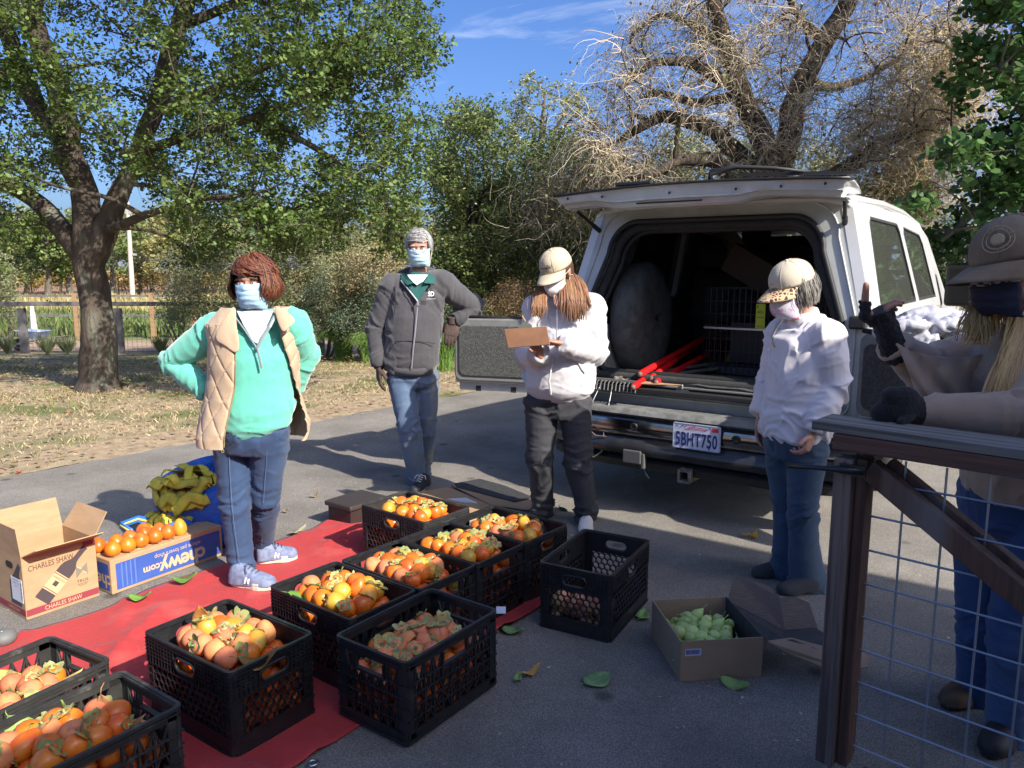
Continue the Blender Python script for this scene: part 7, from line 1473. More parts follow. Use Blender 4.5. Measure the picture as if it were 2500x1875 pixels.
    for i, (y, xc, rx, ry, xl, xr) in enumerate(rr):
        C = P(xc, y, .0); al = math.asin(max(-1, (xl - xc) / rx)); ar = math.asin(min(1, (xr - xc) / rx)); row = []
        for k in range(nA + 1):
            t = k / nA; a = al - (2 * math.pi - (ar - al)) * t; arc = a * rx * mpx; zz = y * mpx
            u_ = (arc * 1.35 + zz) * 22; v_ = (arc * 1.35 - zz) * 22; qd = min(abs(math.sin(u_)), abs(math.sin(v_))) if y > 700 else 1; q = .0075 * (1 - math.exp(-qd / .22)) + .003 * float(pn(np.array([arc * 20, zz * 20, 1.]), 3))
            edge_ = .006 if (k < 2 or k > nA - 2) else 0; fl_ = .02 * math.sin(a * 3 + y * .01) * max(0, (y - 850) / 100)
            row.append(surf(C, ax, rx * mpx + q + fl_, ry + q - edge_ + fl_, fr, a))
        G.append(row)
    b = MB(); b.grid(G); v = b.obj('quilted_vest', bg_, root, smooth=True, solid=.005, world=True)
    for pts in ([(512, 655, -.07), (500, 662, -.085), (474, 700, -.125), (458, 737, -.135), (486, 745, -.165), (512, 772, -.172), (521, 745, -.165), (509, 700, -.13)], [(588, 655, -.08), (606, 662, -.09), (636, 684, -.115), (640, 697, -.13), (624, 706, -.15), (612, 724, -.165), (600, 700, -.14)]):
        b = MB(); pp = [P(*p) for p in pts]; c = sum(pp, Vector()) / len(pp) + Vector((0, -.012, 0)); b.add(pp + [c], [(len(pp), (i + 1) % len(pp), i) for i in range(len(pp))]); o = b.obj('collar_flap', bg_, v, world=True, solid=.008, subsurf=2, smooth=True)
    zc = mat('brasszip', (.55, .45, .25), .35, metal=.7); strip(root, [G[k][0] + Vector((.004, -.004, 0)) for k in range(60, len(G), 16)], .006, zc, 'vest_zip', .003, v)
    b = MB(); c = G[-1][0]; b.tube([c + Vector((.006 * math.cos(t), -.006, .006 * math.sin(t) - .006)) for t in [k * .7 for k in range(10)]], .0022, 5, cap=False); b.obj('zip_ring', zc, v, world=True)
    mask(root, M, mat('mask_blue', (.28, .45, .60), .7, (.32, .49, .63), 12, bump=.2, bscale=120)); face(root, M, SK1, brow=(.07, .035, .02))
    hm = mat('hair_auburn', (.17, .062, .032), .55, (.10, .034, .018), 40, island=.5, spec=.3, stretch=(1, 1, .2)); scalp(root, M, mat('hair_auburn_dark', (.05, .018, .01), .6), rx=.090, ry=.10, rz=.098, face=58, drop=.085)
    hair(root, M, hm, 1250, .102, .110, .108, .088, 58, .15, -1.0, .0058, .20, .016, 2, az0=-180, az1=180, inw=.14, tip=.4)
    hair(root, M, hm, 380, .104, .113, .112, .090, 26, .0, -1.2, .0055, .26, .018, 5, az0=-86, az1=-40, inw=.2, tip=.4, start_el=(45, 85), name='fringe')
    up = mat('shoe_blue', (.13, .16, .26), .75, (.20, .24, .35), 40, bump=.4, bscale=200, bdist=.003); lo = mat('sole_cream', (.6, .57, .46), .7); mi_ = mat('sole_lime', (.50, .58, .12), .6, (.62, .60, .48), 8, mixlo=.45, mixhi=.5, coord='Object'); lc = mat('lace_navy', (.05, .055, .09), .7); st = mat('emblem_silver', (.6, .62, .68), .4)
    shoe(root, gp(500, 1262, .014), gp(598, 1268, .014) + Vector((0, -.02, 0)), up, lo, .046, .092, .034, 'sneaker', lc, st, mi_); shoe(root, gp(552, 1220, .014) + Vector((0, .02, 0)), gp(643, 1205, .014), up, lo, .046, .092, .034, 'sneaker', lc, st, mi_)
# -------------------------------------------------- grey-haired man leaning on the open car door
def man_grey():
    Y0 = 5.22; P = lambda x, y, d=0.: at(x, y, Y0 + d)
    root = empty('person', (-.64, 5.2, .004), 'person with grey hair, glasses, charcoal zip hoodie and brown gloves, leaning on the car door', 'person')
    hc = P(906, 535, -.02); M = HM(hc, 181, -12, 2, 1.02); nk = P(900, 600, .02); ax = Vector((1, .12, 0)).normalized(); fr = Vector((.12, -1, 0)).normalized(); A = [ax] * 9
    SL, SR = P(846, 622, .0), P(955, 617, .03); EL, ER = P(815, 708, .02), P(1026, 664, .20); WL, WR = P(819, 790, -.04), P(978, 694, .12)
    HL, HR = P(866, 815, .0), P(920, 815, .05); KL, KR = P(884, 925, -.08), P(918, 925, .10); AL, AR = P(904, 1035, .0), P(912, 1016, .30)
    sp = [nk, P(900, 612, .02), P(899, 640, .01), P(896, 690, 0), P(892, 745, 0), P(891, 790, 0), P(893, 830, .02)]
    b = MB(); head(b, M, nk); b.tube(sp, [.06, .08, .15, .15, .14, .14, .14], 20, ax=A[:7], ry=[.05, .06, .07, .075, .07, .07, .07]); b.tube([SL, (SL + SR) / 2, SR], [.055, .07, .055], 12)
    for s, e, w in ((SL, EL, WL), (SR, ER, WR)): b.tube([s, (s + e) / 2, e, (e + w) / 2, w], [.052, .046, .040, .038, .028], 12)
    for h, k, a in ((HL, KL, AL), (HR, KR, AR)): b.tube([h, (h + k) / 2, k, (k + a) / 2, a], [.07, .068, .05, .048, .036], 14)
    hand(b, WL, (-.02, -.08, -1), (.9, .3, 0), 1, .3, 1.05); hand(b, WR, (-.12, -.25, -1), (-.1, 1, -.2), -1, .22, 1.05)
    put_mesh('body', fuse(b, .006), SK2, root)
    je = denim('jeans_old', (.10, .145, .22), (.06, .10, .18), (.28, .27, .22), 3.2, .52, .68)
    b = MB(); b.tube([P(890, 780, .01), P(892, 808, .02), P(893, 835, .02)], [.165, .172, .155], 22, ax=A[:3], ry=[.115, .12, .11])
    for h, k, a, s in ((HL, KL, AL, -1), (HR, KR, AR, 1)): b.tube([h + Vector((0, 0, .03)), h.lerp(k, .3), h.lerp(k, .7), k, k.lerp(a, .4), k.lerp(a, .8), a + Vector((0, 0, -.05))], [.095, .092, .084, .080, .074, .066, .064], 18, ax=ax)
    me = fuse(b, .0095, 3); folds(me, [(HL, KL, 1), (KL, AL, 1.4), (HR, KR, 1), (KR, AR, 1.2)], .010, 13, 23); put_mesh('jeans', me, je, root)
    ho = mat('hoodie_charcoal', (.060, .058, .064), .92, (.050, .048, .054), 10, bump=.4, bscale=240, sheen=.3, bdist=.002)
    b = MB(); b.tube([P(900, 603, .02), P(900, 616, .02), P(899, 640, .01), P(896, 690, -.01), P(892, 745, -.015), P(889, 780, -.01), P(888, 797, 0)], [.085, .13, .188, .188, .185, .185, .165], 26, ax=A[:7], ry=[.08, .10, .125, .14, .145, .14, .12]); b.tube([SL, (SL + SR) / 2 + Vector((0, 0, .02)), SR], [.082, .08, .082], 14)
    for s, e, w in ((SL, EL, WL), (SR, ER, WR)): b.tube([s, s.lerp(e, .5), e, e.lerp(w, .4), e.lerp(w, .85), w], [.088, .082, .074, .070, .060, .046], 18); b.ball(s, .088, n=14, m=10); b.ball(e, .070, n=12, m=8)
    me = fuse(b, .009, 3); folds(me, [(SL, EL, 1.1), (EL, WL, 1.4), (SR, ER, 1.2), (ER, WR, 1.4), (P(900, 620), P(890, 795), .55)], .0125, 12, 31); h_ = put_mesh('hoodie', me, ho, root)
    for c, rx in ((WL + Vector((0, 0, .005)), .05), (WR + Vector((0, 0, .01)), .05)): pass
    b = MB(); b.tube([P(888, 783, -.01), P(888, 799, -.0)], [.178, .168], 26, ax=ax, ry=[.142, .135]); b.obj('hem_band', ho, h_, smooth=True, world=True)
    # hood lying back, collar of polo, t-shirt, zip, pocket
    hd = MB(); hd.tube([P(856, 612, -.03), P(868, 597, .07), P(900, 588, .11), P(935, 594, .07), P(945, 610, -.03)], [.03, .042, .05, .042, .028], 12, ry=[.03, .045, .055, .045, .028]); me = fuse(hd, .01, 2); folds(me, [(P(860, 608), P(900, 590), 1), (P(900, 590), P(942, 605), 1)], .010, 14, 5); put_mesh('hood', me, ho, h_)
    grn = mat('polo_green', (.012, .085, .075), .85, bump=.3, bscale=120); wt = mat('tee_white', (.72, .72, .76), .9)
    b = MB(); b.tube([P(903, 588, 0), P(902, 600, 0)], [.070, .082], 18, ax=ax, ry=[.072, .085]); b.obj('shirt_collar', grn, root, smooth=True, world=True)
    panel(root, [P(874, 598, -.09), P(934, 598, -.09), P(925, 618, -.125), P(903, 652, -.16), P(884, 622, -.13)], grn, .006, 'shirt_front'); panel(root, [P(880, 594, -.10), P(924, 594, -.10), P(914, 608, -.135), P(900, 616, -.145), P(888, 606, -.13)], wt, .006, 'tee_front')
    panel(root, [P(868, 590, -.06), P(882, 598, -.12), P(895, 612, -.150), P(880, 616, -.14), P(866, 604, -.09)], grn, .008, 'collar_flap'); panel(root, [P(926, 590, -.07), P(940, 598, -.09), P(938, 614, -.125), P(915, 612, -.150), P(922, 600, -.125)], grn, .008, 'collar_flap')
    zp = mat('zip_silver', (.42, .42, .44), .35, metal=.6); zc = [P(903, 650, -.168), P(900, 680, -.165), P(897, 715, -.168), P(893, 750, -.170), P(889, 796, -.158)]
    strip(root, zc, .010, zp, 'zip', .003, h_); strip(root, [P(866, 606, -.10), P(884, 628, -.145), P(903, 652, -.172)], .010, zp, 'zip', .003, h_)
    b = MB(); b.box((0, 0, 0), (.014, .006, .03), Matrix.Translation(P(903, 655, -.176))); b.obj('zip_pull', zp, h_, world=True)
    dk = mat('seam_dark', (.02, .02, .022), .9)
    for pts in ([(856, 737, -.15), (846, 750, -.135), (834, 772, -.10)], [(856, 737, -.152), (896, 736, -.168), (940, 742, -.128)]): strip(root, [P(*p) for p in pts], .004, dk, 'pocket_seam', .002, h_)
    W = frame(P(931, 637, -.166), (1, .18, 0)); wl = mat('logo_white', (.75, .75, .75), .7); text('SD', .042, wl, root, W @ Matrix.Translation((0, .005, .003)), xs=.8, bold=.001, name='logo', shear=.1); text('RANCH SUPPLY', .0085, wl, root, W @ Matrix.Translation((0, -.026, .003)), name='logo')
    strip(root, [P(853, 618, -.10), P(855, 650, -.125), P(852, 680, -.13)], .006, dk, 'drawstring', .003, h_)
    gl = mat('glove_brown', (.085, .055, .048), .95, (.07, .045, .04), 20, bump=.5, bscale=200)
    for W_, F, Nn, s, cu in ((WL, (-.02, -.08, -1), (.9, .3, 0), 1, .3), (WR, (-.12, -.25, -1), (-.1, 1, -.2), -1, .22)):
        b = MB(); hand(b, W_, F, Nn, s, cu, 1.1, rf=1.28); b.tube([W_ + Vector((0, 0, .03)), W_, W_ - Vector((0, 0, .02))], [.044, .040, .038], 14); put_mesh('glove', fuse(b, .005, 1), gl, root)
    mask(root, M, mat('mask_pale', (.36, .52, .60), .7, (.40, .55, .62), 12, bump=.2, bscale=120)); face(root, M, SK2, brow=(.35, .33, .3), glasses=True)
    hg = mat('hair_grey', (.31, .305, .295), .85, (.28, .28, .27), 40, island=.35); scalp(root, M, mat('hair_grey_dark', (.20, .195, .19), .8), rx=.081, ry=.098, rz=.092, face=50, drop=.05, fel=50)
    hair(root, M, hg, 900, .083, .100, .094, .036, 54, -.95, .5, .0055, .0, .003, 8, inw=.1, tip=.4, top=88)
    up = mat('shoe_black', (.02, .022, .028), .6); lo = mat('toe_white', (.6, .58, .54), .6); shoe(root, gp(918, 1050, .006) + Vector((.01, .03, 0)), gp(893, 1066, .006) + Vector((0, -.02, 0)), up, lo, .045, .085, .022, 'sneaker', mat('lace_white', (.7, .7, .7), .6))
    shoe(root, Vector((AR.x + .02, AR.y + .06, .006)), Vector((AR.x - .05, AR.y - .2, .006)), up, lo, .045, .085, .022, 'sneaker')
# -------------------------------------------------- woman with clipboard
def woman_clip():
    Y0 = 4.42; P = lambda x, y, d=0.: at(x, y, Y0 + d)
    root = empty('person', (.31, 4.42, .004), 'person in tan lettered cap and white hoodie with long brown hair, writing on a clipboard', 'person')
    hc = P(1204, 590, -.04); M = HM(hc, 144, -24, 4, .98); nk = P(1222, 645, .03); ax = Vector((1, -.25, 0)).normalized(); fr = Vector((-.25, -1, 0)).normalized(); A = [ax] * 9
    SL, SR = P(1160, 668, .03), P(1277, 664, -.02); EL, ER = P(1142, 768, -.02), P(1286, 762, -.04); WL, WR = P(1166, 764, -.27), P(1214, 742, -.32)
    HL, HR = P(1170, 872, .0), P(1243, 872, -.02); KL, KR = P(1167, 985, -.03), P(1250, 990, -.04); AL, AR = P(1174, 1092, .10), P(1266, 1104, -.02)
    sp = [nk, P(1222, 658, .03), P(1220, 690, .02), P(1216, 740, 0), P(1212, 795, 0), P(1208, 840, 0), P(1207, 880, 0)]
    b = MB(); head(b, M, nk); b.tube(sp, [.052, .07, .13, .13, .13, .14, .14], 20, ax=A[:7], ry=[.05, .06, .07, .075, .07, .07, .07]); b.tube([SL, (SL + SR) / 2, SR], [.05, .06, .05], 12)
    for s, e, w in ((SL, EL, WL), (SR, ER, WR)): b.tube([s, (s + e) / 2, e, (e + w) / 2, w], [.046, .042, .036, .034, .026], 12)
    for h, k, a in ((HL, KL, AL), (HR, KR, AR)): b.tube([h, (h + k) / 2, k, (k + a) / 2, a], [.07, .065, .048, .045, .034], 14)
    hand(b, WR, (-.92, -.1, .12), (-.05, -.2, -1), -1, .25, .95, thumb=.1, per=[.15, .2, .3, .4]); hand(b, WL, (-.35, -.25, .75), (.5, -1, 0), -1, .75, .92)
    put_mesh('body', fuse(b, .0055), SK3, root)
    pt = mat('trousers_charcoal', (.040, .040, .046), .85, (.032, .032, .038), 6, bump=.3, bscale=300, bdist=.0015)
    b = MB(); b.tube([P(1209, 838, 0), P(1208, 865, 0), P(1207, 900, 0)], [.175, .188, .16], 24, ax=A[:3], ry=[.125, .13, .11])
    for h, k, a in ((HL, KL, AL), (HR, KR, AR)): b.tube([h + Vector((0, 0, .03)), h.lerp(k, .3), h.lerp(k, .7), k, k.lerp(a, .4), k.lerp(a, .8), a + Vector((0, 0, -.055))], [.098, .094, .084, .078, .072, .064, .066], 20, ax=ax)
    me = fuse(b, .0085, 3); folds(me, [(HL, KL, 1), (KL, AL, 1.5), (HR, KR, 1), (KR, AR, 1.5)], .012, 11, 43); tr = put_mesh('trousers', me, pt, root)
    strip(root, [P(1237, 905, -.11), P(1262, 903, -.105), P(1276, 900, -.08)], .004, mat('seam_dark', (.02, .02, .022)), 'pocket_seam', .002, tr)
    wh = mat('hoodie_white', (.56, .54, .555), .92, (.53, .51, .525), 10, bump=.4, bscale=260, sheen=.3, bdist=.002)
    b = MB(); b.tube([P(1222, 652, .02), P(1222, 664, .02), P(1220, 692, .01), P(1216, 740, -.02), P(1210, 795, -.03), P(1206, 828, -.02), P(1203, 848, 0)], [.075, .12, .168, .178, .200, .208, .175], 28, ax=A[:7], ry=[.075, .10, .125, .145, .165, .165, .13]); b.tube([SL, (SL + SR) / 2 + Vector((0, 0, .02)), SR], [.08, .075, .08], 14)
    for s, e, w in ((SL, EL, WL), (SR, ER, WR)): b.tube([s, s.lerp(e, .5), e, e.lerp(w, .4), e.lerp(w, .85), w], [.078, .079, .080, .074, .058, .044], 18); b.ball(s, .078, n=14, m=10); b.ball(e, .078, n=12, m=8)
    me = fuse(b, .0085, 3); folds(me, [(SL, EL, 1.1), (EL, WL, 1.5), (SR, ER, 1.2), (ER, WR, 1.5), (P(1222, 670), P(1205, 845), .6)], .0105, 11, 51); h_ = put_mesh('hoodie', me, wh, root)
    b = MB(); b.tube([P(1205, 836, -.01), P(1203, 853, 0)], [.188, .175], 26, ax=ax, ry=[.145, .135]); b.obj('hem_band', wh, h_, smooth=True, world=True)
    hd = MB(); hd.tube([P(1170, 668, -.05), P(1175, 650, .05), P(1222, 640, .12), P(1275, 650, .05), P(1262, 672, -.04)], [.03, .045, .055, .045, .03], 12); me = fuse(hd, .01, 2); folds(me, [(P(1172, 655), P(1222, 640), 1), (P(1222, 640), P(1270, 655), 1)], .01, 14, 6); put_mesh('hood', me, wh, h_)
    panel(root, [P(1196, 634, -.10), P(1222, 630, -.09), P(1218, 655, -.13), P(1207, 668, -.145), P(1196, 655, -.13)], SK3, .01, 'neckline')
    zp = mat('zip_silver', (.42, .42, .44)); strip(root, [P(1203, 668, -.165), P(1203, 700, -.17), P(1202, 735, -.18)], .007, zp, 'zip', .003, h_); strip(root, [P(1197, 770, -.205), P(1190, 800, -.215), P(1186, 825, -.21), P(1190, 852, -.17)], .012, wh, 'zip_fold', .006, h_)
    strip(root, [P(1246, 778, -.185), P(1256, 795, -.18), P(1264, 806, -.17)], .012, wh, 'pocket_edge', .004, h_)
    # clipboard
    TL, TR_, BR_, BL_ = P(1089, 711, -.42), P(1181, 705, -.46), P(1188, 744, -.50), P(1098, 752, -.46)
    cb = empty('clipboard', (TL + BR_) / 2, 'brown hardboard clipboard with a silver clip, held up by the person in the white hoodie', 'clipboard'); nr = (TR_ - TL).cross(BL_ - TL).normalized()
    b = MB(); b.add([p + nr * k for k in (-.002, .002) for p in (TL, TR_, BR_, BL_)], [(3, 2, 1, 0), (4, 5, 6, 7), (0, 1, 5, 4), (1, 2, 6, 5), (2, 3, 7, 6), (3, 0, 4, 7)]); b.obj('board', mat('hardboard', (.22, .105, .05), .5, (.18, .085, .04), 9), cb, world=True, bevel=.0015)
    b = MB(); b.add([p - nr * k for k in (.0, .0) for p in (TL.lerp(BR_, .03) , TR_.lerp(BL_, .03), BR_, BL_)], [(0, 1, 2, 3)]); b.v = [tuple(Vector(v) - nr * (-.004 if nr.y < 0 else .004) * -1) for v in b.v]; b.obj('paper', mat('paper', (.8, .8, .8), .8), cb, world=True)
    u = (TR_ - TL).normalized(); c = TL.lerp(TR_, .5); steel = mat('clipsteel', (.6, .58, .45), .25, metal=1)
    b = MB(); b.add([c + u * a + Vector((0, 0, 1)) * z + nr * (.003 if k else -.003) for k in (0, 1) for a, z in ((-.034, -.008), (.034, -.008), (.034, .012), (.014, .024), (.006, .034), (-.006, .034), (-.014, .024), (-.034, .012))], [tuple(range(7, -1, -1)), tuple(range(8, 16))] + [(i, (i + 1) % 8, 8 + (i + 1) % 8, 8 + i) for i in range(8)]); b.obj('clip', steel, cb, world=True)
    pen = MB(); pen.tube([P(1128, 682, -.40), P(1138, 700, -.38), P(1145, 712, -.36)], .0035, 6); tag(pen.obj('pencil', mat('pencilm', (.5, .35, .18), .6)), 'light wooden pencil held above the clipboard', 'pencil')
    mask(root, M, mat('mask_white', (.60, .60, .62), .7, bump=.15, bscale=100), kind='beak'); face(root, M, SK3)
    cp = mat('cap_tan', (.50, .425, .30), .85, (.47, .395, .275), 9, bump=.4, bscale=200, bdist=.002); c, C = cap(root, M, cp, cp, tilt=-4)
    ink = mat('cap_ink', (.035, .045, .06), .7); Fm = C @ Matrix(((1, 0, 0, 0), (0, 0, 1, .112), (0, 1, 0, .042), (0, 0, 0, 1))) @ Matrix.Rotation(R(-14), 4, 'X')
    wr_ = lambda M_: M_
    def captext(s, size, az, el, bold=0, shear=0, xs=1., m_=ink):
        a = R(az); o = Vector((.094 * math.sin(a) * math.cos(R(el)), .110 * math.cos(a) * math.cos(R(el)), .107 * math.sin(R(el)))); nn = Vector((math.sin(a) * math.cos(R(el)), math.cos(a) * math.cos(R(el)), math.sin(R(el)) * .8)).normalized(); xr = Vector((0, 0, 1)).cross(nn) ; xr.normalize(); yy = nn.cross(xr); X = Matrix((xr, yy, nn)).transposed().to_4x4(); X.translation = o + nn * .004; text(s, size, m_, c, C @ X, shear=shear, bold=bold, xs=xs)
    captext('Bal', .030, -14, 24, .0004, .35, 1.0); captext('lucini', .022, 6, 22, .0003, .35, 1.1); captext('VINEYARDS', .0085, 3, 12, .0001)
    hb = mat('hair_brown', (.17, .08, .04), .6, (.30, .15, .07), 7, island=.35, stretch=(1, 1, .3), mixlo=.35, mixhi=.7); scalp(root, M, mat('hair_brown_dark', (.07, .03, .016), .6), rx=.083, ry=.098, rz=.08, face=60, drop=.09)
    b = MB(); r = random.Random(4)      # two long falls of hair over the chest
    for (x0, y0, x1, y1, d0, d1, sp0, sp1, n) in ((1222, 578, 1243, 690, .0, -.165, 10, 24, 380), (1226, 585, 1262, 668, .05, -.10, 8, 20, 190), (1176, 612, 1160, 684, -.03, -.155, 8, 14, 200)):
        for k in range(n):
            g1 = r.gauss(0, .5); g2 = g1 * .8 + r.gauss(0, .3); l_ = r.uniform(.75, 1.05); ph = r.uniform(0, 6); pts = []
            for i in range(10):
                t = i / 9 * l_; s = t * t * (3 - 2 * min(1, t)); tt = min(1, t) ** .45; pts.append(P(x0 + (x1 - x0) * tt + g1 * sp0 * (1 - t) + g2 * sp1 * tt + 2.5 * math.sin(ph + 5 * t), y0 + abs(g1) * 9 * (1 - t) + (y1 - y0) * t, d0 + (d1 - d0) * min(1, t * 1.6) + .012 * math.sin(ph * 3) - .01))
            PP = []
            for i, p in enumerate(pts): w = .0028 * (1 - .6 * (i / 9) ** 2); PP.append([p + Vector((-w, .002 * math.sin(ph), 0)), p + Vector((0, -.002, 0)), p + Vector((w, -.002 * math.sin(ph), 0))])
            b.grid(PP)
    b.obj('hair', hb, root, smooth=True, world=True)
    up = mat('shoe_white', (.66, .63, .58), .75, bump=.2, bscale=120); shoe(root, gp(1272, 1128, .006) + Vector((.0, .10, 0)), gp(1262, 1152, .006) + Vector((0, -.05, 0)), up, up, .044, .082, .02, 'shoe', mat('lace_white', (.7, .7, .7), .6)); shoe(root, gp(1184, 1104, .006) + Vector((.0, .16, 0)), gp(1172, 1121, .006), up, up, .044, .08, .02, 'shoe')
# -------------------------------------------------- woman with spotted cap brim
def woman_spot():
    Y0 = 3.5; P = lambda x, y, d=0.: at(x, y, Y0 + d)
    root = empty('person', (1.28, 3.5, .004), 'person in cream cap with spotted brim, pink printed mask and pale fleece, looking down', 'person')
    hc = P(1712, 628, -.0); M = HM(hc, 108, -20, -2, .97); nk = P(1738, 692, .03); fr = Vector((-.80, -.60, 0)).normalized(); ax = Vector((.60, -.80, 0)).normalized(); A = [ax] * 9
    SN, SF = P(1786, 728, -.11), P(1700, 722, .13); EN, EF = P(1797, 838, -.12), P(1668, 830, .16); WN, WF = P(1757, 932, -.19), P(1642, 902, .14)
    HN, HF = P(1745, 958, -.06), P(1692, 958, .07); KN, KF = P(1733, 1105, -.06), P(1698, 1095, .10); AN, AF = P(1742, 1265, -.02), P(1704, 1226, .12)
    sp = [nk, P(1742, 704, .02), P(1743, 738, .01), P(1737, 800, .0), P(1728, 870, 0), P(1722, 925, 0), P(1718, 968, 0)]
    b = MB(); head(b, M, nk); b.tube(sp, [.05, .07, .13, .13, .125, .13, .13], 20, ax=A[:7], ry=[.05, .06, .07, .075, .07, .07, .07]); b.tube([SN, (SN + SF) / 2, SF], [.05, .06, .05], 12)
    for s, e, w in ((SN, EN, WN), (SF, EF, WF)): b.tube([s, (s + e) / 2, e, (e + w) / 2, w], [.046, .042, .036, .034, .025], 12)
    for h, k, a in ((HN, KN, AN), (HF, KF, AF)): b.tube([h, (h + k) / 2, k, (k + a) / 2, a], [.07, .065, .048, .045, .034], 14)
    hand(b, WN, (-.35, -.15, -.95), (-.75, .6, .1), -1, .7, 1.0, thumb=.3); hand(b, WF, (-.05, -.1, -1), (.6, -.6, 0), 1, .35, .95)
    put_mesh('body', fuse(b, .0055), SK2, root)
    je = denim('jeans_flared', (.040, .075, .13), (.030, .055, .10), (.085, .125, .17), 2.6, .5, .7)
    b = MB(); b.tube([P(1722, 920, 0), P(1720, 950, 0), P(1718, 985, 0)], [.135, .150, .14], 24, ax=A[:3], ry=[.14, .145, .13])
    for h, k, a in ((HN, KN, AN), (HF, KF, AF)): b.tube([h + Vector((0, 0, .03)), h.lerp(k, .3), h.lerp(k, .7), k, k.lerp(a, .4), k.lerp(a, .8), a + Vector((0, 0, -.035))], [.090, .088, .074, .066, .068, .080, .088], 20, ax=ax)
    me = fuse(b, .008, 3); folds(me, [(HN, KN, .9), (KN, AN, 1.2), (HF, KF, .9), (KF, AF, 1.2)], .009, 13, 63); put_mesh('jeans', me, je, root)
    fl = mat('fleece_pale', (.66, .62, .64), .92, (.62, .585, .61), 7, bump=.5, bscale=240, sheen=.3, bdist=.002)
    b = MB(); b.tube([P(1738, 698, .02), P(1741, 708, .02), P(1743, 738, .0), P(1736, 800, -.0), P(1727, 870, 0), P(1721, 925, 0), P(1719, 944, 0)], [.075, .115, .165, .165, .16, .165, .15], 26, ax=A[:7], ry=[.07, .095, .13, .15, .15, .155, .14]); b.tube([SN, (SN + SF) / 2 + Vector((0, 0, .02)), SF], [.08, .075, .08], 14)
    for s, e, w in ((SN, EN, WN), (SF, EF, WF)): b.tube([s, s.lerp(e, .5), e, e.lerp(w, .4), e.lerp(w, .85), w + Vector((0, 0, .01))], [.088, .082, .074, .066, .054, .045], 18); b.ball(s, .088, n=14, m=10); b.ball(e, .072, n=12, m=8)
    me = fuse(b, .0075, 3); folds(me, [(SN, EN, 1.2), (EN, WN, 1.3), (SF, EF, 1.0), (EF, WF, 1.2), (P(1742, 710), P(1720, 940), 1.0)], .0125, 10, 71, base=.6); h_ = put_mesh('fleece', me, fl, root)
    b = MB(); b.tube([P(1734, 672, .01), P(1737, 690, .015), P(1740, 706, .02)], [.066, .072, .088], 20, ax=ax, ry=[.066, .076, .09]); b.obj('collar', fl, h_, smooth=True, world=True)
    b = MB(); b.tube([WN + Vector((.012, 0, .03)), WN + Vector((0, 0, .0))], [.046, .043], 14); b.obj('cuff', fl, h_, smooth=True, world=True)
    dk = mat('zip_dark', (.03, .03, .035), .5); strip(root, [P(1690, 692, -.05), P(1676, 712, -.10), P(1668, 728, -.115)], .008, dk, 'zip', .004, h_); strip(root, [P(1668, 728, -.117), P(1671, 742, -.122), P(1674, 750, -.122)], .006, dk, 'zip_pull', .004, h_)
    def spots():
        m = mat('leopard', (.60, .42, .24), .7); t = m.node_tree; n = t.nodes.new; l = t.links.new; co = n('ShaderNodeTexCoord'); v = n('ShaderNodeTexVoronoi'); v.feature = 'DISTANCE_TO_EDGE'; v.inputs['Scale'].default_value = 62; l(co.outputs['Object'], v.inputs['Vector']); r_ = n('ShaderNodeMapRange'); r_.inputs[1].default_value = .14; r_.inputs[2].default_value = .20; l(v.outputs['Distance'], r_.inputs[0])
        x = n('ShaderNodeMix'); x.data_type = 'RGBA'; x.inputs[6].default_value = (.62, .43, .25, 1); x.inputs[7].default_value = (.05, .03, .02, 1); l(r_.outputs[0], x.inputs[0]); l(x.outputs[2], t.nodes['Principled BSDF'].inputs['Base Color']); return m
    hg = mat('hair_greybrown', (.13, .115, .10), .5, (.24, .22, .2), 30, island=.4, stretch=(1, 1, .3)); scalp(root, M, mat('hair_gb_dark', (.06, .052, .046), .7), rx=.083, ry=.098, rz=.085, face=62, drop=.085)
    hair(root, M, hg, 900, .087, .102, .09, .095, 60, .0, .4, .005, .06, .006, 9, start_el=(5, 35), inw=.12, tip=.35)
    mk = mat('mask_floral', (.66, .62, .70), .8, (.60, .22, .32), 26, mixlo=.56, mixhi=.60, detail=6); mask(root, M, mk, kind='beak', top=-.006, wide=76, loopm=mat('loopgreen', (.45, .55, .5), .6)); face(root, M, SK2)
    cap(root, M, mat('cap_cream', (.54, .47, .36), .85, (.50, .44, .33), 9, bump=.4, bscale=200, bdist=.002), spots(), tilt=-2, sz=1.02)
    up = mat('shoe_darkgrey', (.045, .048, .05), .85, bump=.3, bscale=150); shoe(root, gp(1706, 1242, .006) + Vector((.03, .03, 0)), gp(1622, 1243, .006) + Vector((0, -.02, 0)), up, up, .044, .08, .022, 'slip_on_shoe'); shoe(root, gp(1758, 1283, .006) + Vector((.03, .03, 0)), gp(1674, 1276, .006) + Vector((0, -.03, 0)), up, up, .044, .08, .022, 'slip_on_shoe')
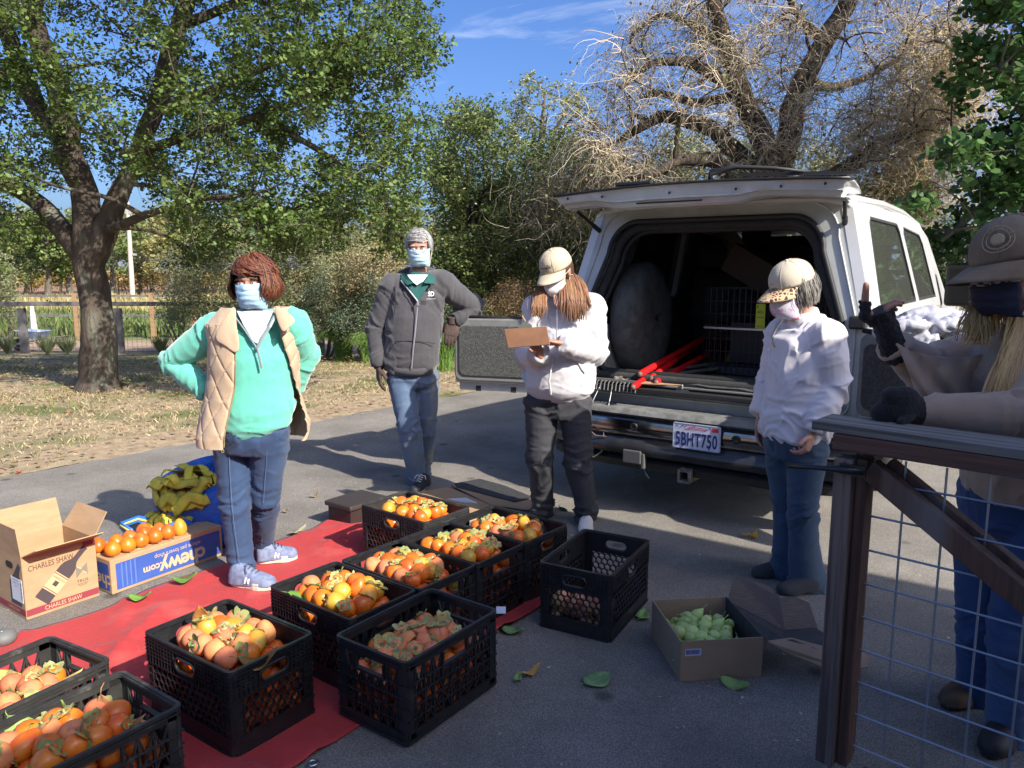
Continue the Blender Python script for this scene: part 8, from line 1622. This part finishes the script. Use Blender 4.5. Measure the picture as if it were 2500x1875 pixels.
# -------------------------------------------------- woman leaning on the gate
def woman_gate():
    Y0 = 2.25; P = lambda x, y, d=0.: at(x, y, Y0 + d)
    root = empty('person', (1.50, 2.42, .004), 'person with long blond hair, brown cap and black fingerless gloves, leaning on the gate', 'person')
    hc = P(2190, 588, -.04); M = HM(hc, 102, -4, 6, 1.06); nk = P(2222, 700, .05); fr = Vector((-.85, -.5, 0)).normalized(); ax = Vector((.5, -.85, 0)).normalized(); A = [ax] * 9
    SF, SN = P(2150, 775, .22), P(2290, 790, -.10); EF, EN = P(2000, 800, .18), P(2190, 895, -.15); WF, WN = P(1925, 742, .10), P(1985, 888, -.08)
    HF, HN = P(2130, 1130, .25), P(2235, 1130, .10); KF, KN = P(2120, 1370, .22), P(2190, 1400, .02); AF, AN = P(2105, 1560, .28), P(2175, 1610, .05)
    sp = [nk, P(2222, 740, .05), P(2222, 800, .05), P(2222, 900, .10), P(2210, 1010, .15), P(2190, 1110, .17)]
    b = MB(); head(b, M, nk); b.tube(sp, [.055, .08, .14, .14, .14, .14], 20, ax=A[:6], ry=[.055, .07, .10, .11, .11, .11]); b.tube([SN, (SN + SF) / 2, SF], [.055, .06, .055], 12)
    for s, e, w in ((SN, EN, WN), (SF, EF, WF)): b.tube([s, (s + e) / 2, e, (e + w) / 2, w], [.05, .045, .038, .036, .026], 12)
    for h, k, a in ((HN, KN, AN), (HF, KF, AF)): b.tube([h, (h + k) / 2, k, (k + a) / 2, a], [.085, .075, .052, .05, .036], 14)
    F1 = Vector((-.42, -.1, 1)).normalized(); N1 = Vector((.9, -.35, .25)); hand(b, WF + F1 * .015, F1, N1, -1, .5, 1.0, .06, thumb=.0, per=[.75, .85, .95, 1.1], skip_thumb=True)
    q = WF + F1 * .05; b.tube([q + Vector((-.02, -.01, 0)), P(1868, 668, .08), P(1869, 642, .075), P(1871, 618, .07)], [.015, .013, .0115, .010], 10); b.ball(P(1871, 616, .07), .010, n=10, m=8)
    hand(b, WN, (-1, .1, .05), (-.1, -.1, -1), 1, 1.1, 1.0)
    put_mesh('body', fuse(b, .0042), SK3, root)
    je = denim('jeans_blue', (.028, .062, .17), (.022, .05, .14), (.07, .12, .24), 3, .5, .7)
    b = MB(); b.tube([P(2200, 1020, .15), P(2190, 1070, .17), P(2183, 1140, .17)], [.15, .165, .15], 24, ax=A[:3], ry=[.14, .145, .13])
    for h, k, a in ((HN, KN, AN), (HF, KF, AF)): b.tube([h + Vector((0, 0, .03)), h.lerp(k, .3), h.lerp(k, .7), k, k.lerp(a, .4), k.lerp(a, .8), a + Vector((0, 0, -.055))], [.095, .092, .082, .074, .068, .064, .066], 20, ax=ax)
    me = fuse(b, .007, 3); folds(me, [(HN, KN, 1), (KN, AN, 1.2), (HF, KF, 1), (KF, AF, 1.2)], .008, 13, 83); put_mesh('jeans', me, je, root)
    kn = mat('knit_taupe', (.42, .30, .22), .95, (.37, .26, .19), 6, bump=.7, bscale=320, sheen=.4, bdist=.002)
    b = MB(); b.tube([P(2222, 705, .05), P(2222, 735, .05), P(2222, 790, .05), P(2215, 880, .08), P(2205, 980, .13), P(2200, 1050, .15)], [.085, .13, .18, .19, .18, .17], 26, ax=A[:6], ry=[.08, .11, .15, .16, .155, .15]); b.tube([SN, (SN + SF) / 2 + Vector((0, 0, .02)), SF], [.085, .08, .085], 14)
    b.tube([SN, SN.lerp(EN, .5), EN, EN.lerp(WN, .4), EN.lerp(WN, .85), WN + Vector((.0, 0, 0))], [.088, .080, .066, .056, .046, .040], 18)
    b.tube([SF, SF.lerp(EF, .5), EF, EF.lerp(WF, .5), WF], [.088, .085, .066, .052, .042], 18, ry=[.09, .10, .085, .06, .042])
    me = fuse(b, .0065, 3); folds(me, [(SN, EN, 1.1), (EN, WN, 1.2), (SF, EF, 1.3), (EF, WF, 1.2), (P(2222, 730), P(2205, 1040), .8)], .010, 13, 91); h_ = put_mesh('sweater', me, kn, root)
    # the shawl front hanging from the raised arm down to the rail
    G = []
    for i in range(26):
        t = i / 25; x0 = 1936 + 286 * t; top = 742 + 42 * math.sin(t * 3.1) ** .8 - 25 * t; row = []
        for j in range(26):
            s = j / 25; bot = 905 + 12 * t; y = top + (bot - top) * s; x = x0 + (60 * (1 - t)) * s ** .8 * (1 - .2 * math.sin(t * 3)); fold_ = .026 * math.sin(t * 17 - s * 7 * (1 - t)) * (.3 + s) * (1 - .5 * t) + .016 * math.sin(s * 8 + t * 7) * t + .006 * math.sin(t * 41 + s * 13); row.append(P(x, y, .02 + .08 * t + fold_ - .02 * s))
        G.append(row)
    b = MB(); b.grid(G); b.obj('shawl', kn, h_, smooth=True, solid=.006, world=True)
    gl = mat('glove_black', (.006, .006, .007), .98, bump=.8, bscale=160, sheen=.15)
    b = MB(); b.tube([WF - F1 * .05 + Vector((.01, .0, 0)), WF, WF + F1 * .06, WF + F1 * .115], [.046, .042, .052, .050], 16, ax=F1.cross(N1), ry=[.042, .038, .036, .030]); b.tube([q, P(1868, 680, .08), P(1869, 650, .078)], [.022, .019, .016], 10); S = F1.cross(N1.normalized()) * -1
    for o_ in (.03, .01, -.01, -.028): b.tube([WF + F1 * .09 + S * o_, WF + F1 * .115 + S * o_ + N1 * .012], [.014, .013], 8)
    me = fuse(b, .0045, 1); setco(me, vco(me) + vno(me) * (.0035 * pn(vco(me) * 120, 3) + .003 * pn(vco(me) * 45, 4))[:, None]); put_mesh('glove', me, gl, root)
    b = MB(); b.tube([WN + Vector((.03, 0, .0)), WN, WN + Vector((-.06, 0, .01)), WN + Vector((-.10, .0, .0))], [.044, .044, .050, .042], 16, ry=[.04, .042, .042, .034]); b.ball(WN + Vector((-.105, .0, -.004)), (.034, .034, .032), n=12, m=8); b.ball(WN + Vector((-.055, -.01, .030)), (.052, .038, .045), n=12, m=8); b.ball(WN + Vector((-.085, -.01, .045)), (.032, .03, .028), n=12, m=8); hand(b, WN, (-1, .1, .05), (-.1, -.1, -1), 1, 1.1, 1.0, rf=1.35); put_mesh('glove', fuse(b, .0045, 1), gl, root)
    dmask = mat('mask_dark', (.012, .014, .035), .8, bump=.3, bscale=100); mask(root, M, dmask, kind='pleat', m2=mat('lace_pale', (.42, .43, .55), .8, (.02, .02, .05), 60, mixlo=.5, mixhi=.54)); face(root, M, SK3)
    cm = mat('cap_brown', (.22, .165, .115), .9, (.17, .125, .085), 12, bump=.5, bscale=160, bdist=.002); c, C = cap(root, M, cm, cm, tilt=-9, sz=1.10)
    em = mat('emblem_brown', (.34, .26, .15), .7); a = R(-32); el = R(30)
    o = Vector((.090 * math.sin(a) * math.cos(el), .106 * math.cos(a) * math.cos(el) * 1.0, .104 * math.sin(el))) * 1.05; nn = Vector((math.sin(a) * math.cos(el), math.cos(a) * math.cos(el), math.sin(el))).normalized(); xr = Vector((0, 0, 1)).cross(nn).normalized(); yy = nn.cross(xr); X = Matrix((xr, yy, nn)).transposed().to_4x4(); X.translation = o + nn * .005; X = C @ X
    for r_ in (.034, .025): b = MB(); b.tube([X @ Vector((r_ * math.cos(t), r_ * math.sin(t), -.22 * r_ * math.cos(t) ** 2)) for t in [2 * math.pi * k / 28 for k in range(29)]], .0016, 5, cap=False); b.obj('emblem_ring', em, c, world=True)
    b = MB(); b.lathe([(.001, .002), (.012, .001), (.016, -.002)], 9, X); b.obj('emblem_centre', em, c, world=True)
    for k, ch in enumerate('RANGERASSOC'): t = R(200 - k * 22 - 70); text(ch, .0085, em, c, X @ Matrix.Translation((.0295 * math.cos(t), .0295 * math.sin(t), .0005)) @ Matrix.Rotation(t - math.pi / 2, 4, 'Z'))
    hb = mat('hair_blond', (.56, .38, .17), .6, (.38, .24, .10), 8, island=.35, stretch=(1, 1, .3), mixlo=.35, mixhi=.7); scalp(root, M, mat('hair_blond_dark', (.2, .12, .05), .6), rx=.085, ry=.10, rz=.085, face=62, drop=.09)
    b = MB(); r = random.Random(14)
    for (x0, y0, x1, y1, d0, d1, sp0, sp1, n) in ((2142, 590, 2108, 735, .03, -.02, 12, 38, 380), (2235, 640, 2165, 900, -.04, -.12, 30, 42, 620), (2205, 700, 2190, 880, -.02, -.12, 30, 42, 360)):
        for k in range(n):
            g1 = r.gauss(0, .5); g2 = g1 * .7 + r.gauss(0, .45); l_ = r.uniform(.7, 1.08); ph = r.uniform(0, 6); pts = []
            for i in range(12):
                t = i / 11 * l_; pts.append(P(x0 + (x1 - x0) * t + g1 * sp0 * (1 - t) + g2 * sp1 * t + 7 * math.sin(.6 * ph + 7 * t + g1 * 2) * min(1, t * 2), y0 + (y1 - y0) * t, d0 + (d1 - d0) * min(1, t * 1.4) + .02 * math.sin(ph * 3)))
            PP = []
            for i, p in enumerate(pts): w = .0021 * (1 - .6 * (i / 11) ** 2); PP.append([p + Vector((-w, .002 * math.sin(ph), 0)), p + Vector((0, -.0015, 0)), p + Vector((w, -.002 * math.sin(ph), 0))])
            b.grid(PP)
    b.obj('hair', hb, root, smooth=True, world=True)
    bt = mat('boot_brown', (.13, .075, .04), .8, (.09, .05, .03), 12); bk = mat('boot_black', (.015, .015, .018), .6)
    shoe(root, Vector((AF.x + .07, AF.y + .06, .006)), Vector((AF.x - .16, AF.y - .08, .006)), bt, bk, .048, .10, .026, 'boot'); shoe(root, Vector((AN.x + .08, AN.y + .08, .006)), Vector((AN.x - .14, AN.y - .12, .006)), bk, bk, .048, .10, .026, 'boot')
woman_teal(); man_grey(); woman_clip(); woman_spot(); woman_gate()
# silver puffer jacket thrown over the open right-hand door
def puffer():
    root = empty('puffer_jacket', carw((1.35, -.65, 1.2)), 'silver grey puffer jacket thrown over the open right rear door', 'jacket')
    b = MB(); r = random.Random(3)
    for k in range(34):
        t = r.random(); x = 1925 + 165 * t; y = r.uniform(682, 708) + (30 * r.random() if t > .2 else 12); b.ball(at(x, y, 3.55 + .3 * r.random()) + Vector((0, 0, 0)), (r.uniform(.05, .11), r.uniform(.05, .09), r.uniform(.025, .045)), None, 12, 8)
    b.tube([at(1950, 700, 3.7), at(2020, 692, 3.7), at(2085, 705, 3.7)], [.06, .08, .06], 12)
    me = fuse(b, .012, 2); c = vco(me); n = vno(me); q = c * 9; rr = 1 - np.abs(pn(q, 5)); r2 = 1 - np.abs(pn(c * 24, 6)); setco(me, c + n * (-.03 * rr[:, None] ** 7 - .012 * r2[:, None] ** 5 + .012)); put_mesh('jacket_cloth', me, mat('puffer_silver', (.42, .42, .47), .35, bump=.25, bscale=60), root)
puffer()
